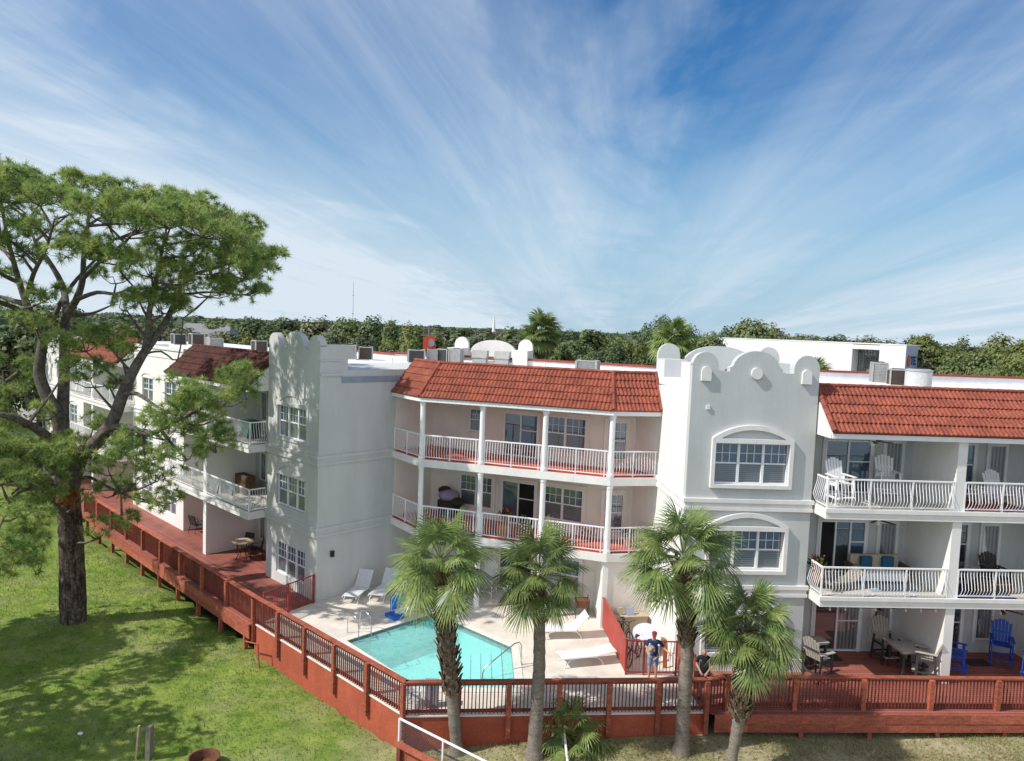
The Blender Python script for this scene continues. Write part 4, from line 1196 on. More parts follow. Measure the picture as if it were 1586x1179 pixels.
# ------------------------------------------------------------------ furniture
def make_chaise(label, mfab, back=42, group='strap chaise lounges on the pool deck'):
    """foot end towards -y, head end towards +y"""
    root = empty('chaise_lounge', (0, 0, 0), label, 'lounge chair', group)
    hz = .34; by = .35; bl = .78; ca_, sa_ = math.cos(rad(back)), math.sin(rad(back))
    top = (by + bl * ca_, hz + bl * sa_)
    for x in (-.32, .32):
        fr = MB(); fr.tube([(x, -1.0, hz - .06), (x, -.9, hz), (x, by, hz)], .02, 6); fr.build('side_rail', M['white'], root, smooth=True)
        fr = MB(); fr.tube([(x, by, hz), (x, top[0], top[1])], .02, 6); fr.build('back_rail', M['white'], root, smooth=True)
        # bowed legs
        for y0, d in ((-.62, -1), (.38, 1)):
            lg = MB(); lg.tube([(x, y0 - d * .30, hz), (x, y0 + d * .02, hz - .05), (x, y0 + d * .17, .16), (x, y0 + d * .24, 0)], .018, 6); lg.build('leg', M['white'], root, smooth=True)
    st = MB(); n = 22
    for k in range(n):
        y = -.97 + (by + .97) * (k + .5) / n; st.box(W_, -.33, .33, y - .024, y + .024, hz + .012, hz + .026)
    st.build('seat_straps', mfab, root)
    bk = MB(); n = 13
    for k in range(n):
        q = bl * (k + .5) / n; y, z = by + q * ca_, hz + q * sa_
        dy, dz = ca_ * .024, sa_ * .024; ny, nz = -sa_ * .018, ca_ * .018
        bk.hexa([(-.33, y - dy + ny, z - dz + nz), (.33, y - dy + ny, z - dz + nz), (.33, y + dy + ny, z + dz + nz), (-.33, y + dy + ny, z + dz + nz),
                 (-.33, y - dy + ny * 1.6, z - dz + nz * 1.6), (.33, y - dy + ny * 1.6, z - dz + nz * 1.6), (.33, y + dy + ny * 1.6, z + dz + nz * 1.6), (-.33, y + dy + ny * 1.6, z + dz + nz * 1.6)])
    bk.build('backrest', mfab, root)
    return root


def aim(foot, head):   # rotation that turns local +y towards the head
    return math.degrees(math.atan2(head[1] - foot[1], head[0] - foot[0])) - 90


p = make_chaise('grey strap lounge chair, back raised, left of the pair against the shaded wall', M['strap_grey'], 55); place(p, -6.35, 31.45, 0, aim((-6.65, 30.2), (-6.17, 32.4)))
p = copy_tree(p, 'grey strap lounge chair, back raised, right of the pair against the shaded wall'); place(p, -5.25, 31.7, 0, aim((-5.6, 30.69), (-5.05, 32.7)))
p = make_chaise('white lounge chair with raised back by the rusty brazier', M['whitewood'], 48); place(p, 2.45, 28.15, 0, -82)
p = make_chaise('white lounge chair lying nearly flat near the tall red fence', M['whitewood'], 9); place(p, 3.0, 25.9, 0, -74)

# chair and blue grey cabinet behind the pool fence corner
ch = empty('strap_chair', (-2.72, 22.3, 0), 'white strap armchair tucked in the corner of the pool fence', 'chair')
Fx = lambda s, t, z: (-2.72 + s * .85, 22.32 + t * .8, z * .78)
mb = MB()
for k in range(8): mb.box(Fx, -.24, .24, -.22 + k * .055, -.18 + k * .055, .40, .415)
mb.build('seat_straps', M['whitewood'], ch)
mb = MB()
for k in range(9): mb.box(Fx, -.24, .24, .235 + k * .012, .25 + k * .012, .46 + k * .055, .5 + k * .055)
mb.build('back_straps', M['whitewood'], ch)
for x in (-.26, .26):
    mb = MB(); mb.tube([Fx(x, -.28, 0), Fx(x, -.27, .58), Fx(x, -.2, .62), Fx(x, .2, .62), Fx(x, .3, .60)], .018, 6); mb.build('front_leg', M['white'], ch)
    mb = MB(); mb.tube([Fx(x, .3, 0), Fx(x, .22, .4), Fx(x, .36, .98)], .018, 6); mb.build('rear_leg', M['white'], ch)
cb = MB(); cb.box(W_, -2.36, -1.96, 22.32, 22.56, .0, .80); cb.box(W_, -2.38, -1.94, 22.30, 22.58, .80, .84); cb.box(W_, -2.175, -2.15, 22.30, 22.32, .06, .76)
tag(cb.build('storage_cabinet', M['bluegrey'], bevel=.01), 'blue grey upright cabinet behind the front pool railing', 'cabinet')


def make_adirondack(name, label, m, mleg, tall=False, group=None):
    """faces -y; slatted fan back"""
    root = empty(name, (0, 0, 0), label, 'chair', group)
    hz = .78 if tall else .36; bh_ = .82
    st = MB()
    for k in range(6):
        y = -.26 + k * .09; z = hz - (0 if tall else .018 * k); st.box(W_, -.27, .27, y, y + .08, z, z + .025)
    st.build('seat', m, root)
    bk = MB(); lean = .30
    for k in range(6):
        x = -.25 + k * .1; hgt = bh_ - .05 * abs(k - 2.5) ** 1.6 * .55; fan = (k - 2.5) * .018
        y0, z0 = .27, hz - (.0 if tall else .1)
        bk.hexa([(x - .043, y0, z0), (x + .043, y0, z0), (x + .043, y0 + .022, z0), (x - .043, y0 + .022, z0),
                 (x - .047 + fan, y0 + lean * hgt, z0 + hgt), (x + .047 + fan, y0 + lean * hgt, z0 + hgt), (x + .047 + fan, y0 + lean * hgt + .022, z0 + hgt), (x - .047 + fan, y0 + lean * hgt + .022, z0 + hgt)])
    bk.build('backrest', m, root)
    bk = MB(); bk.box(W_, -.3, .3, .40, .43, hz + .33, hz + .40); bk.build('back_brace', mleg, root)
    for x in (-.33, .33):
        a = MB(); a.box(W_, x - .065, x + .065, -.36, .36, hz + .24, hz + .265); a.build('arm', m, root)
        l = MB(); l.bar((x, -.28, 0), (x, -.26, hz + .24), .09, .035); l.build('leg', mleg, root)
        l = MB(); l.bar((x, .38 if tall else .48, 0), (x, .26, hz + .24), .09, .035); l.build('leg', mleg, root)
        l = MB(); l.bar((x, -.30, hz - .03), (x, .34, hz - .06 if tall else hz - .2), .03, .09); l.build('side_rail', mleg, root)
    if tall:
        ft = MB(); ft.box(W_, -.30, .30, -.42, -.30, .30, .325); ft.build('footrest', m, root)
        for x in (-.33, .33):
            l = MB(); l.bar((x, -.42, .29), (x, .36, .29), .03, .07); l.build('side_rail', mleg, root)
        l = MB(); l.box(W_, -.32, .32, .34, .37, .26, .33); l.build('cross_rail', mleg, root)
    return root


c = make_adirondack('deck_chair', 'grey high slatted chair behind the square table on the right deck', M['greywood'], M['greydark'], True); place(c, 14.45, 26.95, 0, 8)
c = copy_tree(c, 'grey slatted chair in the sun by the white dividing wall, back to the railing'); place(c, 15.25, 25.75, 0, -118, .98)
c = copy_tree(c, 'grey high chair beside the tower corner, half hidden by palm fronds'); place(c, 11.25, 25.35, 0, 118, 1)
bc = make_adirondack('deck_chair', 'bright blue high slatted chair against the wall, nearest the dark window', M['blue'], M['blue'], True); place(bc, 18.85, 27.05, 0, -28)
bc = copy_tree(bc, 'bright blue high chair cut by the right edge, in front of another blue chair'); place(bc, 19.3, 25.75, 0, -62)
bc = copy_tree(bc, 'bright blue high chair beside the white dividing wall, partly hidden by it'); place(bc, 16.6, 26.2, 0, 60)
wc = make_adirondack('balcony_chair', 'white bar height slatted chair in the sunny corner of the top right balcony', M['whitewood'], M['whitewood'], True); place(wc, 11.75, 25.75, Z3, 12)
wc = copy_tree(wc, 'white bar height slatted chair in the shade of the top right balcony'); place(wc, 14.0, 26.9, Z3, -6)
wa = make_adirondack('balcony_chair', 'white fan back chair next to the pier on the top balcony at the right edge', M['whitewood'], M['whitewood']); place(wa, 16.75, 26.7, Z3, 14, 1.12)
wa = copy_tree(wa, 'white fan back chair in front of the reflecting door on the top balcony'); place(wa, 18.15, 26.75, Z3, 14, 1.12)


def make_table(name, label, m, mleg, w=.9, d=.9, h=.9, group=None):
    root = empty(name, (0, 0, 0), label, 'table', group); t = MB(); n = 7
    for k in range(n): t.box(W_, -w / 2, w / 2, -d / 2 + d * k / n + .004, -d / 2 + d * (k + 1) / n - .004, h - .03, h)
    t.box(W_, -w / 2 + .04, w / 2 - .04, -d / 2 + .05, d / 2 - .05, h - .10, h - .034); t.build('tabletop', m, root)
    for x in (-w / 2 + .1, w / 2 - .1):
        for y in (-d / 2 + .1, d / 2 - .1): l = MB(); l.bar((x, y, 0), (x, y, h - .1), .08); l.build('leg', mleg, root)
    l = MB(); l.box(W_, -w / 2 + .1, w / 2 - .1, -.03, .03, .22, .30); l.build('stretcher', mleg, root)
    return root


t = make_table('deck_table', 'grey square high table between two grey chairs on the right deck', M['greywood'], M['greydark'], 1.0, 1.0, .92); place(t, 14.85, 26.25, 0, 6)
t = make_table('deck_table', 'small grey table beside the tower corner behind the short palm', M['greywood'], M['greydark'], .7, .6, 1.0); place(t, 11.55, 26.35, 0, 12)
t = make_table('balcony_table', 'white slatted table between the chairs of the top right balcony', M['whitewood'], M['whitewood'], .6, .6, .5); place(t, 17.45, 26.9, Z3, 10)
for (x, y, rz, lab) in ((18.05, 27.15, 4, 'black door mat before the open door by the blue chairs'), (12.35, 27.1, 4, 'dark grey mat before the sliding door beside the tower')):
    mt = MB(); Fm = frame((x, y), hd(rz), hd(rz + 90)); mt.box(Fm, -.45, .45, -.28, .28, 0, .02); mt.box(Fm, -.40, .40, -.23, .23, .02, .026); tag(mt.build('door_mat', M['dark']), lab, 'mat')

for (x, y, z, rz, w, d, mm, lab) in ((17.0, 26.2, Z2, 4, 2.3, 1.5, 'navy', 'navy rug on the middle balcony at the right edge'), (17.4, 26.3, Z3, 4, 2.4, 1.5, 'redcap', 'dark red rug on the top balcony at the right edge'), (14.0, 26.3, Z2, 4, 1.8, 1.1, 'bluegrey', 'blue grey rug before the sofa with blue cushions')):
    mt = MB(); Fm = frame((x, y), hd(rz), hd(rz + 90)); mt.box(Fm, -w / 2, w / 2, -d / 2, d / 2, z, z + .012); mt.box(Fm, -w / 2 + .08, w / 2 - .08, -d / 2 + .08, d / 2 - .08, z + .012, z + .018); tag(mt.build('rug', M[mm]), lab, 'rug')
sl = empty('string_lights', FR(2.5, .75, Z2 - .4), 'string of small round bulbs under the slab above the grey table', 'string lights')
m_ = MB(); m_.tube([FR(.3 + k * .55, .74, Z2 - .40 - .05 * (k % 2)) for k in range(9)], .008, 4); m_.build('wire', M['black'], sl)
for k in range(8): m_ = MB(); c_ = FR(.58 + k * .55, .74, Z2 - .50); m_.blob(c_, .035, .035, .045, 8, 6); m_.tube([c_, (c_[0], c_[1], Z2 - .41)], .014, 5); m_.build('bulb', M['galv'], sl)

# ceiling fans under the balconies
def make_fan(label):
    root = empty('ceiling_fan', (0, 0, 0), label, 'ceiling fan', 'ceiling fans under the balcony slabs')
    m = MB(); m.tube([(0, 0, 0), (0, 0, -.18)], .02, 8); m.build('rod', M['white'], root)
    m = MB(); m.lathe((0, 0, 0), [(.03, -.16), (.11, -.18), (.12, -.26), (.05, -.30)], 14); m.build('motor', M['white'], root)
    m = MB(); m.lathe((0, 0, 0), [(.05, -.30), (.09, -.34), (.05, -.40)], 12); m.build('lamp', M['white'], root)
    for k in range(5):
        a = rad(72 * k + 10); F_ = lambda s, t, z, a=a: (s * math.cos(a) - t * math.sin(a), s * math.sin(a) + t * math.cos(a), z)
        b = MB(); b.hexa([F_(.1, -.05, -.22), F_(.66, -.075, -.23), F_(.66, .065, -.21), F_(.1, .045, -.2), F_(.1, -.05, -.212), F_(.66, -.075, -.222), F_(.66, .065, -.202), F_(.1, .045, -.192)])
        b.build('blade', M['wicker'], root)
    return root


fn = make_fan('pale ceiling fan over the sofa on the middle right balcony'); place(fn, 13.3, 26.0, Z3 - .35)
fn = copy_tree(fn, 'ceiling fan over the blue chairs on the right deck'); place(fn, 18.0, 26.0, Z2 - .35, 20)
fn = copy_tree(fn, 'ceiling fan over the grey table on the right deck'); place(fn, 13.4, 26.0, Z2 - .35, 40)
fn = copy_tree(fn, 'ceiling fan under the eave over the bar height white chairs'); place(fn, 13.0, 26.2, 8.66, 30)

# sofa, grill and odds and ends on the balconies
sf = empty('sofa', (13.9, 27.0, Z2), 'patterned outdoor sofa with blue cushions on the middle right balcony', 'sofa')
Fs_ = frame((13.9, 26.9), hd(3.6), hd(-86.4)); D = lambda s, t, z: Fs_(s, t, Z2 + z)
mb = MB(); mb.box(D, -.95, .95, -.4, .4, .12, .42); mb.build('seat', M['whitewood'], sf, bevel=.03)
mb = MB(); mb.box(D, -.95, .95, -.45, -.25, .42, .92); mb.build('backrest', M['straw'], sf, bevel=.05)
for a in (-.62, .22): mb = MB(); mb.box(D, a, a + .46, -.24, -.08, .46, .90); mb.build('cushion', M['teal'], sf, bevel=.06)
for a in (-1.1, .95): mb = MB(); mb.box(D, a, a + .15, -.42, .42, .1, .64); mb.build('arm', M['wicker'], sf, bevel=.02)
lg = make_adirondack('balcony_chair', 'dark wicker armchair at the right edge of the middle balcony', M['dark'], M['dark']); place(lg, 18.3, 26.9, Z2, 6, 1.05)
lg = copy_tree(lg, 'dark wicker armchair next to the pier on the middle balcony'); place(lg, 16.5, 26.6, Z2, 30, 1.0)
lm = MB(); FLm = frame((17.6, 26.1), hd(8), hd(98)); lm.box(FLm, -.75, .75, -.26, .26, Z2 + .30, Z2 + .38); lm.box(FLm, -.7, .7, -.22, .22, Z2, Z2 + .30)
tag(lm.build('ottoman', M['wicker'], bevel=.03), 'low brown wicker ottoman at the right edge of the middle balcony', 'ottoman')
lb = MB(); FLm = frame((12.0, 25.9), hd(20), hd(110)); lb.box(FLm, -.6, .5, -.3, .3, Z2 + .26, Z2 + .32); lb.hexa([FLm(.5, -.3, Z2 + .26), FLm(1.0, -.3, Z2 + .7), FLm(1.0, .3, Z2 + .7), FLm(.5, .3, Z2 + .26), FLm(.5, -.3, Z2 + .32), FLm(1.0, -.3, Z2 + .76), FLm(1.0, .3, Z2 + .76), FLm(.5, .3, Z2 + .32)])
for a in (-.5, .4):
    for b_ in (-.25, .25): lb.bar(FLm(a, b_, Z2), FLm(a, b_, Z2 + .27), .04)
tag(lb.build('lounge_chair', M['wood_grey']), 'low slatted recliner in the sunny corner of the middle right balcony', 'lounge chair')

gr = empty('barbecue_grill', (-2.75, 34.1, Z2), 'barbecue under dark and lilac covers on the middle court balcony', 'grill')
Fg2 = frame((-2.75, 34.0), hd(-28), hd(62)); D = lambda s, t, z: Fg2(s, t, Z2 + z)
mb = MB(); mb.box(D, -.45, .45, -.28, .28, .05, .75); mb.build('cart', M['dark'], gr, bevel=.02)
mb = MB(); mb.blob(D(0, 0, .95), .5, .36, .28); mb.build('cover', M['purple'], gr, smooth=True)
mb = MB(); mb.blob(D(-.3, .1, 1.15), .32, .3, .2); mb.blob(D(.55, -.05, .72), .34, .3, .22); mb.build('dark_cover', M['dark'], gr, smooth=True)


def make_pot(label, fl=True, s=1.0):
    root = empty('flower_pot', (0, 0, 0), label, 'potted plant')
    m = MB(); m.lathe((0, 0, 0), [(.10 * s, 0), (.15 * s, .28 * s), (.165 * s, .28 * s), (.165 * s, .32 * s), (.13 * s, .32 * s)], 14); m.build('pot', M['clay'], root)
    rn = random.Random(len(label)); m = MB(); k = MB()
    for i in range(90):
        a, e = rn.uniform(0, 2 * PI), rn.uniform(.15, 1.4); L = rn.uniform(.18, .36) * s
        p = Vector((.03 * math.cos(a), .03 * math.sin(a), .3 * s)); d = Vector((math.cos(a) * math.cos(e), math.sin(a) * math.cos(e), math.sin(e)))
        q = p + d * L; sd_ = d.cross(Vector((0, 0, 1))).normalized() * .035 * s
        m.add([p + d * L * .4, p + d * L * .75 + sd_, q, p + d * L * .75 - sd_], [(0, 1, 2, 3)])
        if i % 6 == 0: k.blob(q, .035, .035, .03, 6, 4)
    m.build('leaves', M['green_leaf'], root, fix=False)
    if fl: k.build('blossoms', M['flower'], root)
    return root


p = make_pot('red flowering pot plant by the middle railing of the court balcony'); place(p, -.05, 30.9, Z2 + .55)
sd_ = MB(); sd_.box(frame((-.05, 30.9), hd(-18), hd(72)), -.3, .3, -.2, .2, Z2, Z2 + .55); tag(sd_.build('plant_stand', M['orangewood']), 'low orange wooden stand carrying the red flowers', 'stand')
p = make_pot('leafy pot plant on the right end of the middle court balcony', False, 1.3); place(p, 5.1, 30.1, Z2)
p = make_pot('leafy pot plant at the tower corner of the middle right balcony', True, 1.5); place(p, 11.25, 25.9, Z2 + .25)
oc = make_adirondack('balcony_chair', 'orange wooden chair on the middle court balcony', M['orangewood'], M['orangewood']); place(oc, 3.5, 31.0, Z2, -20, .9)

# ground floor of the court
br = empty('fire_brazier', (3.3, 30.3, 0), 'rusty square brazier on thin legs near the back corner of the court', 'brazier')
mb = MB(); mb.box(W_, 3.05, 3.55, 29.95, 30.45, .45, .75); mb.build('bowl', M['rust'], br)
for x in (3.03, 3.57):
    for y in (29.93, 30.47): mb = MB(); mb.bar((x, y, 0), (x, y, .85), .03); mb.build('leg', M['black'], br)
bn = empty('rubbish_bin', (2.55, 31.25, 0), 'grey ribbed rubbish bin with black lid by the court window', 'bin')
mb = MB(); mb.lathe((2.55, 31.2, 0), [(.25, 0), (.29, .72)], 18); mb.build('body', M['bluegrey'], bn, smooth=True)
mb = MB(); mb.lathe((2.55, 31.2, 0), [(.31, .72), (.31, .80), (.18, .86)], 18); mb.build('lid', M['black'], bn)
gc = make_adirondack('court_chair', 'pale weathered chair behind the round white column', M['strap_grey'], M['strap_grey'], True); place(gc, -.75, 32.2, 0, -20, .95)
gc = copy_tree(gc, 'dark chair in the shade at the back of the court'); place(gc, -2.1, 32.8, 0, -30, .95)
for k in children(gc): k.data = k.data.copy(); k.data.materials[0] = M['dark']


def patio_chair(name, label, m, group=None):
    root = empty(name, (0, 0, 0), label, 'chair', group)
    s = MB(); s.box(W_, -.25, .25, -.25, .25, .42, .45); s.build('seat', m, root)
    s = MB(); s.hexa([(-.25, .24, .5), (.25, .24, .5), (.25, .27, .5), (-.25, .27, .5), (-.24, .36, 1.0), (.24, .36, 1.0), (.24, .39, 1.0), (-.24, .39, 1.0)]); s.build('backrest', m, root)
    for x in (-.27, .27):
        l = MB(); l.tube([(x, -.28, 0), (x, -.26, .62), (x, -.2, .66), (x, .26, .66)], .016, 6); l.build('front_leg', M['black'], root)
        l = MB(); l.tube([(x, .34, 0), (x, .22, .43), (x, .37, 1.0)], .016, 6); l.build('rear_leg', M['black'], root)
    return root


pc = patio_chair('patio_chair', 'black patio chair behind the round table on the left deck', M['dark']); place(pc, -13.25, 36.75, 0, -20)
pc = copy_tree(pc, 'black patio chair right of the round table on the left deck'); place(pc, -12.5, 36.2, 0, -70)
pc = copy_tree(pc, 'black patio chair in the far shaded bay of the left deck'); place(pc, -17.2, 40.2, 0, 150)
rt = empty('patio_table', (-13.05, 35.95, 0), 'round stone topped table on black scrolled legs on the left deck', 'table')
mb = MB(); mb.lathe((-13.05, 35.95, 0), [(.52, .86), (.55, .88), (.55, .91), (.5, .915)], 22); mb.build('tabletop', M['straw'], rt)
for k in range(4):
    a = rad(45 + 90 * k); c_, s_ = math.cos(a), math.sin(a)
    mb = MB(); mb.tube([(-13.05 + .42 * c_, 35.95 + .42 * s_, 0), (-13.05 + .18 * c_, 35.95 + .18 * s_, .4), (-13.05 + .38 * c_, 35.95 + .38 * s_, .86)], .018, 6); mb.build('leg', M['black'], rt)
cb = empty('cabinet', (-13.2, 37.0, Z2), 'brown wicker cabinet on the middle balcony of the left wing', 'cabinet')
Fcb = frame((-13.35, 36.9), hd(136), hd(226))
mb = MB(); mb.box(Fcb, -.6, .6, -.25, .25, Z2, Z2 + .95); mb.build('body', M['wicker'], cb)
for a in (-.56, .03): mb = MB(); mb.box(Fcb, a, a + .53, .25, .275, Z2 + .08, Z2 + .88); mb.build('door', M['wicker'], cb)
gp = MB(); Fcb = frame((-12.6, 35.4), hd(136), hd(226)); gp.box(Fcb, -.5, .5, -.3, .3, Z3, Z3 + .75); gp.box(Fcb, -.52, .52, -.32, .32, Z3 + .75, Z3 + .85)
tag(gp.build('storage_box', M['greenplastic'], bevel=.02), 'green plastic storage box on the top balcony of the left wing', 'box')
# ------------------------------------------------------------------ vegetation
def np_mesh(name, verts, faces_n, m, parent=None, label=None, loops=None):
    """big triangle / quad soups straight from arrays: verts (N*k,3), k verts a face"""
    me = bpy.data.meshes.new(name); k = faces_n; nv = len(verts); nf = nv // k
    org = np.array(WL[parent.name]) if parent is not None else np.array([(verts[:, 0].min() + verts[:, 0].max()) / 2, (verts[:, 1].min() + verts[:, 1].max()) / 2, verts[:, 2].min()])
    me.vertices.add(nv); me.vertices.foreach_set('co', (verts - org).astype(np.float32).ravel())
    me.loops.add(nv); me.loops.foreach_set('vertex_index', np.arange(nv, dtype=np.int32))
    me.polygons.add(nf); me.polygons.foreach_set('loop_start', np.arange(0, nv, k, dtype=np.int32))
    try: me.polygons.foreach_set('loop_total', np.full(nf, k, dtype=np.int32))
    except Exception: pass
    me.update(calc_edges=True); me.materials.append(m)
    o = bpy.data.objects.new(name, me); COL.objects.link(o)
    if parent is not None: o.parent = parent; WL[o.name] = WL[parent.name]
    else: o.location = tuple(org); WL[o.name] = tuple(org)
    if label: o['label'] = label
    return o


def unit(v): return v / np.maximum(np.linalg.norm(v, axis=-1, keepdims=True), 1e-9)


def rand_dirs(rs, n): return unit(rs.normal(size=(n, 3)))


def leaf_quads(rs, pos, nrm, size):
    """one pointed leaf-clump quad at each position, roughly facing nrm"""
    n = len(pos); t = unit(np.cross(nrm, rand_dirs(rs, n))); b = np.cross(nrm, t)
    s = size * rs.uniform(.6, 1.3, (n, 1)); q = np.empty((n, 4, 3))
    q[:, 0] = pos - t * s * .5; q[:, 1] = pos + b * s * .42 + t * s * .05; q[:, 2] = pos + t * s * .6; q[:, 3] = pos - b * s * .42 + nrm * s * .12
    return q.reshape(-1, 3)


# ---- lawn blades -------------------------------------------------------------------
rs = np.random.RandomState(3)
N = 190000
bx = rs.uniform(-34, 17, N); byy = rs.uniform(17.5, 50, N)
din = ((byy - 28.28) * 6.87 + (bx + 9.75) * 6.43) / 9.41
keep = (din < -.1) | ((bx > -2.8) & (byy < 21.8 + .098 * (bx + 2.88)) & (rs.rand(N) < .55))
keep &= ~((bx > -2.88) & (byy > 21.8 + .098 * (bx + 2.88)))
keep &= (byy > 40 - 0) | (rs.rand(N) < 1.0)
keep &= ~((bx > -7) & (rs.rand(N) < .35))
bx, byy = bx[keep], byy[keep]
bz = np.array([gz(a, b) for a, b in zip(bx, byy)])
n = len(bx); hgt = rs.uniform(.05, .14, n); ang = rs.uniform(0, 2 * PI, n); wd = rs.uniform(.008, .02, n)
lean = rs.normal(0, .05, (n, 2))
v = np.empty((n, 3, 3))
v[:, 0] = np.stack([bx - wd * np.cos(ang), byy - wd * np.sin(ang), bz - .01], 1)
v[:, 1] = np.stack([bx + wd * np.cos(ang), byy + wd * np.sin(ang), bz - .01], 1)
v[:, 2] = np.stack([bx + lean[:, 0], byy + lean[:, 1], bz + hgt], 1)
gr_o = np_mesh('grass', v.reshape(-1, 3), 3, M['grass_blade']); tag(gr_o, 'short green grass blades on the lawn', 'grass', kind='stuff')


# ---- dry tufts on the bare ground below the wall
N = 70000; bx = rs.uniform(-3.2, 17.5, N); byy = 21.75 + .098 * (bx + 2.88) - rs.uniform(.02, 5.2, N)
cl_ = np.sin(bx * 1.7 + 1.3 * np.sin(byy * 1.1)) + np.sin(byy * 2.3 + bx * .6); k_ = cl_ + rs.normal(0, .8, N) > -.2
bx, byy = bx[k_], byy[k_]; bz = np.array([gz(a, b) for a, b in zip(bx, byy)]); n = len(bx)
hgt = rs.uniform(.03, .12, n); ang = rs.uniform(0, 2 * PI, n); wd = rs.uniform(.006, .014, n); lean = rs.normal(0, .07, (n, 2)); v = np.empty((n, 3, 3))
v[:, 0] = np.stack([bx - wd * np.cos(ang), byy - wd * np.sin(ang), bz - .01], 1); v[:, 1] = np.stack([bx + wd * np.cos(ang), byy + wd * np.sin(ang), bz - .01], 1)
v[:, 2] = np.stack([bx + lean[:, 0], byy + lean[:, 1], bz + hgt], 1)
tag(np_mesh('dry_grass', v.reshape(-1, 3), 3, M['dry_blade']), 'thin dry grass on the sandy ground below the red wall', 'grass', kind='stuff')


# ---- cabbage palms -----------------------------------------------------------------
def palm_crown(rs, top, n_leaf=34, L=.95, pet=.75, e_hi=80, e_lo=-38, segs=36, droop=.30, ws=1.0):
    out = []
    top = np.array(top)
    for i in range(n_leaf):
        f = (i + .5) / n_leaf
        az = i * 2.39996 + rs.uniform(-.25, .25); el = rad(e_hi + (e_lo - e_hi) * f ** .85 + rs.uniform(-8, 8))
        a = np.array([math.cos(az) * math.cos(el), math.sin(az) * math.cos(el), math.sin(el)])
        p = pet * rs.uniform(.8, 1.15); l = L * rs.uniform(.85, 1.1)
        base = top + np.array([0, 0, .25 * (1 - f) - .1]) + a * .08
        tip = base + a * p + np.array([0, 0, -.10 * p])
        side = unit(np.cross(a, [0, 0, 1.0]) + 1e-6); up = np.cross(side, a)
        wv = .012
        # petiole as two slim quads
        out.append([base - side * wv * 1.6, base + side * wv * 1.6, tip + side * wv, tip - side * wv])
        out.append([base - up * wv * 1.6, base + up * wv * 1.6, tip + up * wv, tip - up * wv])
        ax = unit(a + np.array([0, 0, -.28]))
        up = unit(np.cross(side, ax)); side = np.cross(ax, up)
        roll = rs.uniform(-.5, .5); side, up = side * math.cos(roll) + up * math.sin(roll), up * math.cos(roll) - side * math.sin(roll)
        for k in range(segs):
            th = rad(-128 + 256 * (k + rs.uniform(.2, .8)) / segs)
            d = ax * math.cos(th) + side * math.sin(th) - up * (.16 + .22 * abs(math.sin(th)))
            d = unit(d); ll = l * (.72 + .28 * math.cos(th * .7)) * rs.uniform(.9, 1.06)
            st = tip + ax * (.10 * math.cos(th)) * l - ax * .02
            perp = unit(np.cross(d, up)); pl = up * (.012 if k % 2 else -.012)
            pts = []
            for q, w in ((.0, .008 * ws), (.35, .023 * ws), (.7, .019 * ws), (1.0, .003 * ws)):
                c = st + d * ll * q + pl * (1 - q) + np.array([0, 0, -droop * ll * .5 * q ** 2.6])
                pts.append((c - perp * w, c + perp * w))
            for j in range(3): out.append([pts[j][0], pts[j][1], pts[j + 1][1], pts[j + 1][0]])
    return np.array(out).reshape(-1, 3)


def dead_fronds(rs, top, n=7):
    return palm_crown(rs, top, n, .48, .32, -50, -84, 14, .8)


